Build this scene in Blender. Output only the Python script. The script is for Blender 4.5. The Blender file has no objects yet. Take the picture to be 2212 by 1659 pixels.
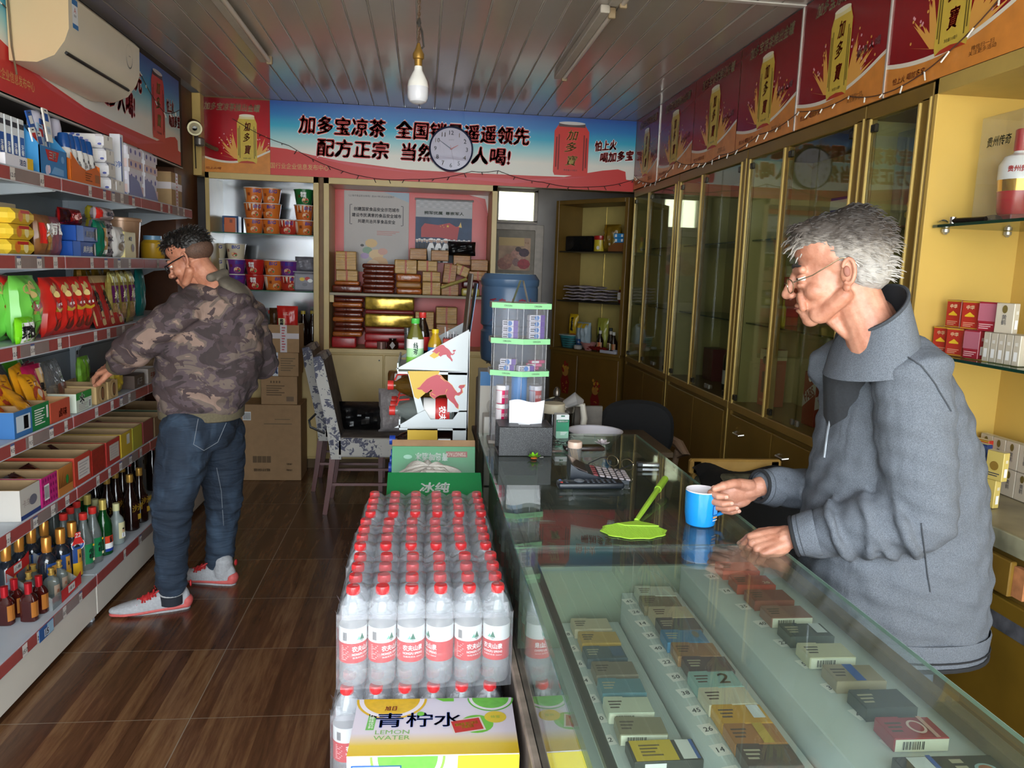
import bpy, bmesh, math, random
import numpy as np
from mathutils import Vector as V, Matrix as MX, Euler
random.seed(7); PI=math.pi
SC=bpy.context.scene; COL=SC.collection
# ---------- camera ----------
RC=((0.99300226,-0.01731719,-0.1168188),(-0.11295729,0.14932836,-0.98231446),(0.03445529,0.98863601,0.14632729))
CAMZ=1.6; FPX=1661.0
cam=bpy.data.objects.new('camera',bpy.data.cameras.new('camera')); COL.objects.link(cam); SC.camera=cam
cam.data.sensor_width=36; cam.data.lens=FPX/2212*36; cam.data.clip_start=.02
cam.matrix_world=MX.Translation((0,0,CAMZ))@MX(RC).to_4x4()
# ---------- world, daylight, exposure ----------
W=bpy.data.worlds.new('daylight'); SC.world=W; W.use_nodes=True
bg=W.node_tree.nodes['Background']; bg.inputs[0].default_value=(.86,.94,1,1); bg.inputs[1].default_value=4.2
SC.view_settings.view_transform='Standard'; SC.view_settings.look='None'; SC.view_settings.gamma=1
SC.view_settings.use_curve_mapping=False; SC.view_settings.exposure=1.45
SC.cycles.use_denoising=True; SC.cycles.max_bounces=14; SC.cycles.transparent_max_bounces=40; SC.cycles.glossy_bounces=5
SC.cycles.caustics_reflective=False; SC.cycles.caustics_refractive=False; SC.cycles.sample_clamp_indirect=6
def area(name,loc,rot,sx,sy,power,portal=False,col=(1,1,1)):
    l=bpy.data.lights.new(name,'AREA'); l.shape='RECTANGLE'; l.size=sx; l.size_y=sy; l.energy=power; l.color=col
    o=bpy.data.objects.new(name,l); COL.objects.link(o); o.location=loc; o.rotation_euler=rot
    if portal: l.cycles.is_portal=True
    return o
area('shopfront_daylight',(0.18,-.78,1.3),(PI/2,0,0),3.5,2.6,1,True)
sl=bpy.data.lights.new('street_sun','SUN'); sl.energy=3.2; sl.angle=.01; sl.color=(1,.95,.86); so=bpy.data.objects.new('street_sun',sl); COL.objects.link(so); so.rotation_euler=Euler((-.12,-.75,0))
area('back_window_daylight',(.85,7.16,2.18),(-PI/2,0,0),.4,.3,1,True)
# ---------- helpers ----------
def hexc(h): 
    h=h.lstrip('#'); c=[int(h[i:i+2],16)/255 for i in (0,2,4)]
    return tuple((x/12.92 if x<=.04045 else ((x+.055)/1.055)**2.4) for x in c)+(1,)
def at(x,y,X=None,Y=None,Z=None):
    c=(x-1106,-(y-829.5),-FPX); r=[sum(RC[i][j]*c[j] for j in range(3)) for i in range(3)]
    t=X/r[0] if X is not None else (Y/r[1] if Y is not None else (Z-CAMZ)/r[2])
    return V((r[0]*t,r[1]*t,CAMZ+r[2]*t))
MC={}
def newmat(n):
    a=bpy.data.materials.new(n); a.use_nodes=True; return a,a.node_tree,a.node_tree.nodes['Principled BSDF']
def nd(t,k,**kw):
    n=t.nodes.new(k)
    for a,b in kw.items(): setattr(n,a,b)
    return n
def coords(t,sc=(1,1,1),rot=(0,0,0),kind='Object'):
    a=nd(t,'ShaderNodeTexCoord'); b=nd(t,'ShaderNodeMapping'); t.links.new(a.outputs[kind],b.inputs[0])
    b.inputs['Scale'].default_value=sc; b.inputs['Rotation'].default_value=rot
    return b.outputs[0]
def noise(t,vec,scale,detail=3,rough=.5,dist=0):
    n=nd(t,'ShaderNodeTexNoise'); t.links.new(vec,n.inputs['Vector']); n.inputs['Scale'].default_value=scale
    n.inputs['Detail'].default_value=detail; n.inputs['Roughness'].default_value=rough; n.inputs['Distortion'].default_value=dist
    return n.outputs[0]
def ramp(t,fac,stops,const=False):
    r=nd(t,'ShaderNodeValToRGB'); t.links.new(fac,r.inputs[0]); e=r.color_ramp.elements
    if const: r.color_ramp.interpolation='CONSTANT'
    while len(e)<len(stops): e.new(.5)
    for k,(p,c) in enumerate(stops): e[k].position=p; e[k].color=hexc(c) if isinstance(c,str) else c
    return r.outputs[0]
def bump(t,b,fac,strength,dist=.01):
    n=nd(t,'ShaderNodeBump'); n.inputs['Strength'].default_value=strength; n.inputs['Distance'].default_value=dist
    t.links.new(fac,n.inputs['Height']); t.links.new(n.outputs[0],b.inputs['Normal'])
def m(h,r=.5,me=0,n=0,ns=40,b=0,bs=60,sp=.5,co=0):
    """plain procedural material: colour, roughness, metal, noise amount/scale, bump strength/scale"""
    key=(h,r,me,n,ns,b,bs,sp,co)
    if key in MC: return MC[key]
    a,t,p=newmat('mat_'+h); p.inputs['Base Color'].default_value=hexc(h); p.inputs['Roughness'].default_value=r
    p.inputs['Metallic'].default_value=me; p.inputs['Specular IOR Level'].default_value=sp; p.inputs['Coat Weight'].default_value=co
    if n or b: v=coords(t)
    if n:
        c=hexc(h); f=noise(t,v,ns)
        t.links.new(ramp(t,f,[(.3,tuple(x*(1-n) for x in c[:3])+(1,)),(.7,tuple(min(1,x*(1+n*.6)) for x in c[:3])+(1,))]),p.inputs['Base Color'])
    if b: bump(t,p,noise(t,v,bs),b)
    MC[key]=a; return a
def clear(name,tint='ffffff',gl=1.45,haze=0,hcol='ffffff',rough=.02,bs=0,bst=.3,tr=1.0,bd=.004):
    """thin clear sheet: see-through plus fresnel reflection (and some milky diffuse)"""
    if name in MC: return MC[name]
    a=bpy.data.materials.new(name); a.use_nodes=True; t=a.node_tree; t.nodes.remove(t.nodes['Principled BSDF']); out=t.nodes['Material Output']
    T=nd(t,'ShaderNodeBsdfTransparent'); T.inputs[0].default_value=hexc(tint); G=nd(t,'ShaderNodeBsdfGlossy'); G.inputs['Roughness'].default_value=rough
    F=nd(t,'ShaderNodeFresnel'); ge=nd(t,'ShaderNodeNewGeometry'); im=nd(t,'ShaderNodeMix',data_type='FLOAT'); im.inputs[2].default_value=gl; im.inputs[3].default_value=1/gl; t.links.new(ge.outputs['Backfacing'],im.inputs[0]); t.links.new(im.outputs[0],F.inputs[0]); mx=nd(t,'ShaderNodeMixShader'); base=T.outputs[0]
    if haze:
        D=nd(t,'ShaderNodeBsdfDiffuse'); D.inputs[0].default_value=hexc(hcol); m1=nd(t,'ShaderNodeMixShader'); m1.inputs[0].default_value=haze
        t.links.new(base,m1.inputs[1]); t.links.new(D.outputs[0],m1.inputs[2]); base=m1.outputs[0]
    t.links.new(F.outputs[0],mx.inputs[0]); t.links.new(base,mx.inputs[1]); t.links.new(G.outputs[0],mx.inputs[2]); t.links.new(mx.outputs[0],out.inputs[0])
    if bs:
        v=coords(t); n=nd(t,'ShaderNodeBump'); n.inputs['Strength'].default_value=bst; n.inputs['Distance'].default_value=bd
        t.links.new(noise(t,v,bs,4),n.inputs['Height']); t.links.new(n.outputs[0],G.inputs['Normal']); t.links.new(n.outputs[0],F.inputs['Normal'])
    MC[name]=a; return a
GLASS=clear('glass','f3f8f4',1.5); FILM=clear('film','f4f4f6',1.4,.10,'e8e8f0',.16,14,.8,bd=.02)
PET=clear('pet_plastic','eaf0f4',1.5,.16,'ffffff',.05); BAGP=clear('clear_bag','e9e9e9',1.5,.08,'dddddd',.08,40,.8,bd=.02)
FR={'S':((1,0,0),(0,0,1),(0,-1,0)),'N':((-1,0,0),(0,0,1),(0,1,0)),'E':((0,1,0),(0,0,1),(1,0,0)),'W':((0,-1,0),(0,0,1),(-1,0,0)),
    'T':((1,0,0),(0,1,0),(0,0,1)),'D':((1,0,0),(0,-1,0),(0,0,-1)),'TW':((0,-1,0),(1,0,0),(0,0,1)),'TE':((0,1,0),(-1,0,0),(0,0,1))}
def frame(o,f,rz=0,tilt=0):
    x,y,n=[V(q) for q in (FR[f] if isinstance(f,str) else f)]
    M3=MX((x,y,n)).transposed().to_4x4()
    return MX.Translation(o)@MX.Rotation(rz,4,'Z')@M3@MX.Rotation(tilt,4,'X')
GC={}
def glyphs(s,shear=0):
    k=(s,shear)
    if k not in GC:
        c=bpy.data.curves.new('lettering','FONT'); c.body=s; c.align_x='CENTER'; c.resolution_u=2; c.shear=shear; c.space_line=.95
        o=bpy.data.objects.new('lettering',c); COL.objects.link(o); bpy.context.view_layer.update()
        me=bpy.data.meshes.new_from_object(o.evaluated_get(bpy.context.evaluated_depsgraph_get()))
        vs=np.array([v.co[:2] for v in me.vertices]) if len(me.vertices) else np.zeros((1,2)); fs=[tuple(p.vertices) for p in me.polygons]
        bpy.data.objects.remove(o); bpy.data.curves.remove(c); bpy.data.meshes.remove(me)
        lo,hi=vs.min(0),vs.max(0); GC[k]=((vs-(lo+hi)/2),fs,hi-lo)
    return GC[k]
class MB:
    """collects shapes into ONE mesh"""
    def __init__(s): s.v=[];s.f=[];s.mi=[];s.sm=[];s.mats=[];s.T=MX();s.W=None
    def slot(s,a):
        if a not in s.mats: s.mats.append(a)
        return s.mats.index(a)
    def add(s,vs,fs,a,smooth=False):
        b=len(s.v); T=s.T; k=s.slot(a)
        if s.W: vs=[s.W(*q) for q in vs]
        s.v+=[tuple(T@V(q)) for q in vs]
        for f in fs: s.f.append(tuple(b+i for i in f)); s.mi.append(k); s.sm.append(smooth)
    def bm(s,bm,a,smooth=False):
        bm.verts.index_update(); s.add([v.co for v in bm.verts],[tuple(v.index for v in f.verts) for f in bm.faces],a,smooth); bm.free()
    def box(s,c,d,a,bev=0,rot=None,seg=1):
        bm=bmesh.new(); bmesh.ops.create_cube(bm,size=1); bmesh.ops.scale(bm,vec=d,verts=bm.verts)
        if bev: bmesh.ops.bevel(bm,geom=bm.edges[:],offset=bev,segments=seg,affect='EDGES',profile=.5)
        M=MX.Translation(c)
        if rot is not None: M=M@Euler(rot).to_matrix().to_4x4()
        bmesh.ops.transform(bm,matrix=M,verts=bm.verts); s.bm(bm,a,seg>1); return s
    def b2(s,x0,x1,y0,y1,z0,z1,a,bev=0): return s.box(((x0+x1)/2,(y0+y1)/2,(z0+z1)/2),(abs(x1-x0),abs(y1-y0),abs(z1-z0)),a,bev)
    def lathe(s,prof,a,n=20,sq=0,sy=1,c=(0,0,0),arc=(0,2*PI),cap=(1,1)):
        """prof: (r,z) or (r,z,mat) rows; sq>0 squarish section"""
        full=abs(arc[1]-arc[0]-2*PI)<1e-6; N=n if full else n+1; vs=[]
        for p in prof:
            for i in range(N):
                t=arc[0]+(arc[1]-arc[0])*i/n; cx,sx=math.cos(t),math.sin(t); k=1
                if sq: k=1/((abs(cx)**(2+sq*8)+abs(sx)**(2+sq*8))**(1/(2+sq*8)))
                vs.append((c[0]+p[0]*k*cx,c[1]+p[0]*k*sx*sy,c[2]+p[1]))
        b=len(s.v); T=s.T; s.v+=[tuple(T@V(q)) for q in vs]
        for j in range(len(prof)-1):
            k=s.slot(prof[j+1][2] if len(prof[j+1])>2 else a)
            for i in range(n):
                i2=(i+1)%N; s.f.append((b+j*N+i,b+j*N+i2,b+(j+1)*N+i2,b+(j+1)*N+i)); s.mi.append(k); s.sm.append(True)
        if full:
            for j,fl in ((0,True),(len(prof)-1,False)):
                if prof[j][0]>1e-5 and cap[0 if fl else 1]:
                    q=[b+j*N+i for i in range(N)]; s.f.append(tuple(reversed(q)) if fl else tuple(q)); s.mi.append(s.slot(prof[j][2] if len(prof[j])>2 else a)); s.sm.append(False)
        return s
    def cyl(s,p,q,r,a,n=12,r2=None): 
        p,q=V(p),V(q); T=s.T; d=q-p; s.T=T@MX.Translation(p)@d.to_track_quat('Z','Y').to_matrix().to_4x4()
        s.lathe([(r,0),(r if r2 is None else r2,d.length)],a,n); s.T=T; return s
    def tube(s,pts,r,a,n=6,close=False):
        pts=[V(p) for p in pts]; rs=r if isinstance(r,(list,tuple)) else [r]*len(pts); vs=[]; N=len(pts); up=None
        for i,p in enumerate(pts):
            d=(pts[(i+1)%N]-pts[i-1]) if close else (pts[min(i+1,N-1)]-pts[max(i-1,0)])
            d=d.normalized() if d.length>1e-9 else V((0,0,1))
            if up is None: up=d.orthogonal().normalized()
            up=(up-d*up.dot(d)); up=up.normalized() if up.length>1e-6 else d.orthogonal().normalized()
            w=d.cross(up)
            for k in range(n): t=2*PI*k/n; vs.append(p+(up*math.cos(t)+w*math.sin(t))*rs[i])
        fs=[]
        for i in range(N if close else N-1):
            for k in range(n): fs.append((i*n+k,i*n+(k+1)%n,((i+1)%N)*n+(k+1)%n,((i+1)%N)*n+k))
        if not close: fs+=[tuple(reversed(range(n))),tuple((N-1)*n+k for k in range(n))]
        s.add(vs,fs,a,True); return s
    def poly(s,pts,a,z=0): s.add([(p[0],p[1],z) for p in pts],[tuple(range(len(pts)))],a); return s
    def rect(s,x,y,w,h,a,z=0): return s.poly([(x-w/2,y-h/2),(x+w/2,y-h/2),(x+w/2,y+h/2),(x-w/2,y+h/2)],a,z)
    def disc(s,x,y,rx,ry,a,z=0,n=20,t0=0,t1=2*PI): return s.poly([(x+rx*math.cos(t0+(t1-t0)*i/n),y+ry*math.sin(t0+(t1-t0)*i/n)) for i in range(n+(0 if t1-t0>6.28 else 1))],a,z)
    def prism(s,pts,d,a,z=0):
        n=len(pts); vs=[(p[0],p[1],z) for p in pts]+[(p[0],p[1],z+d) for p in pts]
        s.add(vs,[tuple(reversed(range(n))),tuple(range(n,2*n))]+[(i,(i+1)%n,n+(i+1)%n,n+i) for i in range(n)],a); return s
    def text(s,st,x,y,h,a,w=None,bold=0,shear=0,z=.001,wrap=0,rot=0,vert=False):
        if vert: st='\n'.join(st)
        vs,fs,dm=glyphs(st,shear); ky=h/max(dm[1],1e-6); kx=(w/max(dm[0],1e-6)) if w else ky
        c,sn=math.cos(rot),math.sin(rot)
        for dx,dy in ([(0,0)] if not bold else [(0,0),(bold,0),(-bold,0),(0,bold),(0,-bold)]):
            X=vs[:,0]*kx+dx*h; Y=vs[:,1]*ky+dy*h; X,Y=X*c-Y*sn+x,X*sn+Y*c+y
            if wrap: pts=[((wrap+z)*math.sin(q/wrap),r_,(wrap+z)*math.cos(q/wrap)-wrap) for q,r_ in zip(X,Y)]
            else: pts=[(q,r_,z) for q,r_ in zip(X,Y)]
            s.add(pts,fs,a)
        return s
    def grid(s,fn,nu,nv,a,closeu=False):
        vs=[fn(i/(nu if closeu else nu-1),j/(nv-1)) for j in range(nv) for i in range(nu)]; U=nu if closeu else nu-1
        s.add(vs,[(j*nu+i,j*nu+(i+1)%nu,(j+1)*nu+(i+1)%nu,(j+1)*nu+i) for j in range(nv-1) for i in range(U)],a,True); return s
    def build(s,name,parent=None,loc=(0,0,0),rz=0,ang=.6):
        me=bpy.data.meshes.new(name); me.from_pydata(s.v,[],s.f); 
        for a in s.mats: me.materials.append(a)
        me.polygons.foreach_set('material_index',s.mi); me.polygons.foreach_set('use_smooth',s.sm); me.update()
        me.set_sharp_from_angle(angle=ang)
        o=bpy.data.objects.new(name,me); COL.objects.link(o); o.location=loc; o.rotation_euler=(0,0,rz)
        if parent: o.parent=parent
        return o
def tag(o,label,cat,group=None,kind=None):
    o['label']=label; o['category']=cat
    if group: o['group']=group
    if kind: o['kind']=kind
    return o
def thing(name,label,cat,loc=(0,0,0),rz=0,group=None):
    o=bpy.data.objects.new(name,None); COL.objects.link(o); o.empty_display_size=.05; o.location=loc; o.rotation_euler=(0,0,rz)
    return tag(o,label,cat,group)
def st(mb,name,parent=None):
    o=mb.build(name,parent); o['kind']='structure'; return o
def dup(root,loc,label,rz=None,group=None,rot=None):
    r=root.copy(); COL.objects.link(r); r.location=loc; r['label']=label
    if rz is not None: r.rotation_euler=(0,0,rz)
    if rot is not None: r.rotation_euler=rot
    if group: r['group']=group
    for ch in root.children:
        c=ch.copy(); COL.objects.link(c); c.parent=r
        for g in ch.children: d=g.copy(); COL.objects.link(d); d.parent=c
    return r
class Kind:
    """first call places the original, later calls place copies"""
    def __init__(s,root): s.o=root; s.n=0
    def put(s,loc,label,rz=0,group=None,rot=None):
        s.n+=1
        if s.n>1: return dup(s.o,loc,label,rz,group,rot)
        s.o.location=loc; s.o['label']=label; s.o.rotation_euler=rot or (0,0,rz)
        if group: s.o['group']=group
        return s.o
ORD='nearest second third fourth fifth sixth seventh eighth ninth tenth'.split()
# ---------- the room ----------
GOLD=m('b39650',.38,0,.10,9); GOLDL=m('cfb06a',.35,0,.06,12); GOLDD=m('6b5224',.45,0,.18,7); WALLG=m('9a9490',.8,0,.12,5)
BX=-1.6; RX=1.615; BY=6.02; TZ=2.77; LZ=2.235; YF=-.8
# floor: wood-look tiles, strips run towards the back wall
a,t,p=newmat('wood_tile_floor'); v=coords(t); sx=nd(t,'ShaderNodeSeparateXYZ'); t.links.new(v,sx.inputs[0])
def mth(op,x,y=None):
    n=nd(t,'ShaderNodeMath',operation=op)
    for k,q in enumerate((x,y)):
        if q is None: continue
        if isinstance(q,(int,float)): n.inputs[k].default_value=q
        else: t.links.new(q,n.inputs[k])
    return n.outputs[0]
X_=mth('ADD',sx.outputs[0],10.79); Y_=mth('ADD',sx.outputs[1],9.89)
strip=mth('FLOOR',mth('MULTIPLY',X_,16)); tx_=mth('FLOOR',mth('MULTIPLY',X_,2)); ty_=mth('FLOOR',mth('MULTIPLY',Y_,2))
cb=nd(t,'ShaderNodeCombineXYZ'); t.links.new(strip,cb.inputs[0]); t.links.new(mth('MULTIPLY',mth('FLOOR',mth('MULTIPLY',ty_,.5)),1),cb.inputs[1]); wn=nd(t,'ShaderNodeTexWhiteNoise'); t.links.new(cb.outputs[0],wn.inputs['Vector'])
gv=coords(t,(1,.09,1)); g1=noise(t,gv,60,6,.65,.6); g2=noise(t,gv,14,3,.5,1.5)
mix=nd(t,'ShaderNodeMath',operation='ADD'); t.links.new(mth('ADD',mth('MULTIPLY',wn.outputs[0],.5),.12),mix.inputs[0]); t.links.new(mth('MULTIPLY',mth('SUBTRACT',mth('ADD',g1,g2),1),.9),mix.inputs[1])
colr=ramp(t,mix.outputs[0],[(0,'482d1c'),(.35,'5e3e28'),(.6,'775538'),(.85,'866848'),(1,'92775a')])
fx=mth('FRACT',X_); fy=mth('FRACT',mth('MULTIPLY',Y_,2))
gr=mth('MAXIMUM',mth('LESS_THAN',fx,.0035),mth('LESS_THAN',fy,.006)); mc=nd(t,'ShaderNodeMix',data_type='RGBA'); t.links.new(gr,mc.inputs[0]); t.links.new(colr,mc.inputs[6]); mc.inputs[7].default_value=hexc('8d7f6c')
t.links.new(mc.outputs[2],p.inputs['Base Color']); p.inputs['Roughness'].default_value=.24; p.inputs['Specular IOR Level'].default_value=.45
FLOOR=a
b=MB(); b.b2(-2.0,2.05,YF,8.0,-.1,0,FLOOR); st(b,'floor')
# ceiling: glossy plastic strips with grooves
CEIL=m('a99f96',.16,0,.03,3,sp=.9); GROOVE=m('d8d2c8',.5)
b=MB(); x=BX; pw=.111; prof=[]
while x<RX:
    b.b2(x,min(x+pw-.009,RX),YF,BY,TZ,TZ+.03,CEIL,.002); b.b2(x+pw-.009,min(x+pw,RX+.01),YF,BY,TZ+.008,TZ+.03,GROOVE); x+=pw
b.b2(-2.0,2.05,YF,8.0,TZ+.03,TZ+.1,WALLG); st(b,'ceiling')
b=MB(); b.b2(BX,RX,3.34,3.37,TZ-.006,TZ,m('c9c4bc',.3),.002); st(b,'trim_1')
b=MB(); b.b2(1.40,1.404,3.37,BY,TZ-.002,TZ,m('c4beb4',.4)); st(b,'trim_2')
# left wall with the hanging fascia that carries the banner
DARKW=m('3b2f25',.7,0,.2,6)
b=MB(); b.b2(-2.0,-1.9,YF,8,0,TZ,m('8d8983',.7,0,.1,4)); b.b2(-1.9,BX-.004,YF,5.5,2.2,TZ,DARKW); b.b2(-1.9,-1.66,5.5,6.02,0,TZ,m('5a3319',.5,0,.3,8)); st(b,'wall_left')
b=MB(); b.b2(-1.62,-1.604,YF,5.5,2.192,2.205,m('b9b4ab',.5)); st(b,'trim_3')
b=MB(); b.b2(-1.66,BX,5.93,BY+.02,2.2,TZ,GOLDL,.003); st(b,'trim_4')
# right wall
b=MB(); b.b2(1.98,2.05,YF,8,0,TZ,GOLD); b.b2(RX+.006,1.98,YF,BY,2.25,TZ,GOLDD); st(b,'wall_right')
# back wall: lintel with banner, room behind seen through the passage on the right
b=MB(); b.b2(BX-.06,RX+.3,BY+.006,BY+.12,LZ,TZ,GOLDD); st(b,'wall_back')
b=MB(); b.b2(-1.9,.50,6.46,6.5,0,TZ,WALLG); b.b2(.50,.54,6.46,7.2,0,TZ,WALLG)
b.b2(.5,.66,7.2,7.3,0,TZ,WALLG); b.b2(1.03,2.0,7.2,7.3,0,TZ,m('a7a19c',.8,0,.12,4)); b.b2(.66,1.03,7.2,7.3,0,2.04,WALLG); b.b2(.66,1.03,7.2,7.3,2.33,TZ,WALLG); st(b,'wall_back_room')
FRM=m('b4a89b',.5,0,.15,20)
b=MB(); 
for q in ((.655,.675,2.04,2.33),(1.0,1.035,2.04,2.33),(.655,1.035,2.03,2.055),(.655,1.035,2.31,2.34)): b.b2(q[0],q[1],7.17,7.22,q[2],q[3],FRM,.003)
wf=st(b,'window_1'); b=MB(); b.b2(.675,1.0,7.2,7.205,2.055,2.31,clear('window_pane','f2f2dc',1.4,.25,'ffffff')); o=st(b,'window_pane',wf)
b=MB(); b.b2(.58,1.10,7.165,7.2,.02,2.02,FRM,.004)
for q in ((.64,1.02,1.35,1.97),(.64,1.02,.12,1.25)): b.b2(q[0],q[1],7.155,7.17,q[2],q[3],m('8f8577',.6,0,.2,12),.006)
d=st(b,'door_1'); b=MB(); b.cyl((1.05,7.165,1.1),(1.05,7.13,1.1),.012,m('888888',.3,1)); b.box((1.03,7.125,1.1),(.09,.012,.018),m('888888',.3,1),.004); st(b,'door_handle',d)
# shop front and street
b=MB(); b.b2(-2.0,2.05,YF-.1,YF,2.62,TZ+.1,WALLG); b.b2(-2.0,-1.62,YF-.1,YF,0,2.62,WALLG); st(b,'wall_front')
b=MB(); b.b2(-12,12,-14,YF,-.12,-.02,m('d2ccc0',.9,0,.1,2)); st(b,'ground')
# ---------- printed banners and posters ----------
RED=m('c32a28',.45); RED2=m('d23a36',.4); WHT=m('e9e6e2',.45); WHT2=m('f4f4f2',.4); BLK=m('151517',.45); CREAM=m('efe3b4',.45); DRED=m('8e1518',.45); YEL=m('e8bc2c',.45); GLD=m('d8ae3c',.35,.3)
def printed(name,stops,scale,off,radial=None,rough=.3):
    a,t,p=newmat(name); v=coords(t,kind='Object'); p.inputs['Roughness'].default_value=rough
    s=nd(t,'ShaderNodeSeparateXYZ'); t.links.new(v,s.inputs[0])
    if radial:
        dn=nd(t,'ShaderNodeVectorMath',operation='DISTANCE'); mp=nd(t,'ShaderNodeCombineXYZ')
        t.links.new(s.outputs[radial[0]],mp.inputs[0]); t.links.new(s.outputs[2],mp.inputs[1]); t.links.new(mp.outputs[0],dn.inputs[0]); dn.inputs[1].default_value=(radial[1],radial[2],0); f=dn.outputs['Value']
    else: f=s.outputs[2]
    mr=nd(t,'ShaderNodeMapRange'); t.links.new(f,mr.inputs[0]); mr.inputs[1].default_value=off; mr.inputs[2].default_value=off+scale
    t.links.new(ramp(t,mr.outputs[0],stops),p.inputs['Base Color']); return a
H=TZ-LZ
SKYP=printed('banner_print',[(0,'f2eee2'),(.34,'efece2'),(.5,'a9dce0'),(.66,'3fb4d4'),(.82,'2f7fc4'),(1,'1c4aa0')],H,0)
PRED=printed('poster_print',[(0,'d8302a'),(.35,'c0202a'),(1,'6e1018')],.42,0,(0,.33,.22),.2)
PORG=m('d98a3c',.3,0,.12,18); SWSH=m('e6dccb',.35); SPL=m('e8a850',.4); PINK=m('e9a8b0',.4)
def can(b,x,y,w,h,gold=True,z=.002):
    body=m('d9b94a',.35,0,.06,30) if gold else m('d8362c',.35); rim=m('e8d9a0',.3) if gold else m('3a1512',.3)
    tw=w*.38
    b.poly([(x-w*.5,y-h*.44),(x-w*.46,y-h*.5),(x+w*.46,y-h*.5),(x+w*.5,y-h*.44),(x+w*.5,y+h*.32),(x+tw,y+h*.44),(x-tw,y+h*.44),(x-w*.5,y+h*.32)],body,z)
    b.poly([(x-tw,y+h*.4),(x+tw,y+h*.4),(x+tw,y+h*.47),(x-tw,y+h*.47)],rim,z+.0006); b.disc(x,y+h*.47,tw,h*.03,m('f2ecd2',.3) if gold else m('d8d4d0',.3),z+.001)
    c=m('a01c1a',.4) if gold else m('e9d27a',.35)
    for k,ch in enumerate('加多寶'): b.text(ch,x+w*(.02,-.02,.02)[k],y+h*(.25,.03,-.22)[k],h*.185,c,w*.34,.02,.25,z+.0014)
    b.text('净含量:310毫升',x,y-h*.40,h*.035,BLK,w*.4,0,0,z+.0012)
    for sx in (-1,1):
        for k in range(2): b.rect(x+sx*w*(.36+.07*k),y-h*.07,w*.035,h*(.66-.1*k),m('6a5a20',.5) if gold else m('7a1814',.5),z+.0008)
    if gold: b.poly([(x-w*.46,y-h*.5),(x+w*.46,y-h*.5),(x+w*.3,y-h*.465),(x,y-h*.45),(x-w*.3,y-h*.465)],m('b83a22',.4),z+.001)
def poster(fr,w,h,label,off=0,cut=None):
    """red drink poster: lower left corner at the frame origin, x right, y up"""
    b=MB(); o=fr.translation; L=MX.Translation(-o)@fr; b.T=L; R_=random.Random(3)
    cx=w*.5; ct=cut or w
    b.poly([(0,0),(ct,0),(ct,h),(0,h)],PRED,0)
    for k in range(34):   # splash
        sd=R_.choice((-1,1)); a_=R_.uniform(.15,1.25); r0=w*.12; r1=w*R_.uniform(.2,.40); x0=cx+sd*r0; y0=h*.2
        X=cx+sd*(r0+(r1-r0)*math.cos(a_)); Y=y0+h*.42*math.sin(a_)*R_.uniform(.4,1); q=.008*w/.47
        if X<ct-.01: b.poly([(x0-q*2,y0),(x0+q*2,y0-q),(X,Y)],SPL,.0008+.00002*k); b.disc(min(X+R_.uniform(-.02,.02),ct-.01),Y+.012,q*.45,q*.5,PINK if k%2 else SPL,.0012+.00002*k,6)
    pts=[(ct*i/16,h*(.165-.115*math.sin(PI*min(1,(i/16)*1.02)*.78+.35)+.12*(i/16)**2+.06)) for i in range(17)]
    b.poly([(0,0),(ct,0)]+[(x,y) for x,y in reversed(pts)],PORG,.0018)
    sw=[(x,y+h*.028) for x,y in pts]; 
    for i in range(16): b.poly([pts[i],pts[i+1],sw[i+1],sw[i]],SWSH,.0022)
    can(b,cx,h*.47,w*.235,h*.66,True,.0026)
    ti='加多宝凉茶推出金罐'
    if cut: b.text(ti,w*.33,h*.885,h*.10,CREAM,w*.66,.018,.2,.003)
    else: b.text(ti,w*.53,h*.885,h*.105,CREAM,w*.72,.018,.2,.003)
    if not cut:
        b.text('更多人喝',w*.81,h*.40,h*.06,PINK,w*.24,.012,.2,.003,0,.12); b.text('怕上火 喝加多宝',w*.2,h*.08,h*.045,m('a82838',.4),w*.26,.01,.2,.003); b.text('微信扫一扫\n关注更多活动',w*.72,h*.085,h*.055,m('5a3418',.5),w*.17,0,0,.003)
    else: b.text('怕上火喝',w*.1,h*.055,h*.035,m('a82838',.4),w*.18,.01,.2,.003)
    return tag(b.build('poster',None,o),label,'poster','red drink posters along the walls')
def banner(fr,W_,sc,label):
    b=MB(); o=fr.translation; b.T=MX.Translation(-o)@fr; K=W_/2.75; h=H-.004
    b.poly([(0,0),(W_,0),(W_,h),(0,h)],SKYP,0)
    pts=[(0,.2),(.12,.19),(.3,.155),(.5,.125),(.75,.105),(1.0,.085),(1.4,.082),(1.9,.085),(2.2,.088),(2.35,.12),(2.5,.15),(2.62,.165),(2.68,.15),(2.69,.09),(2.75,.085)]
    b.poly([(0,0),(W_,0)]+[(x*K,y) for x,y in reversed(pts)],RED2,.0006)
    for q in (((.2,.16),(.7,.10),(1.1,.06),(.6,.09)),((1.2,.05),(1.9,.055),(2.4,.1),(1.8,.02))): b.poly([(x*K,y) for x,y in q],m('d8525a',.4),.0009)
    for s_,x0,x1,y in (('加多宝凉茶  全国销量遥遥领先',.204,1.916,.372),('配方正宗  当然更多人喝!',.336,1.776,.215)):
        for c,bo,z in ((WHT2,.095,.0016),(RED2,.052,.0028)): b.text(s_,(x0+x1)/2*K,y,.128,c,(x1-x0)*K,bo,.08,z)
    can(b,2.245*K,.30,.27*K,.40,False,.0032)
    for s_,x0,x1,y in (('怕上火',2.43,2.60,.338),('喝加多宝',2.47,2.74,.26)):
        for c,bo,z in ((WHT2,.10,.003),(RED2,.03,.0038)): b.text(s_,(x0+x1)/2*K,y,.075,c,(x1-x0)*K,bo,.25,z,0,.12)
    b.text('国行业企业信息发布中心',.21*K,.068,.042,m('d9b36a',.4),.42*K,0,0,.0014)
    return tag(b.build('banner',None,o),label,'banner')
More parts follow.
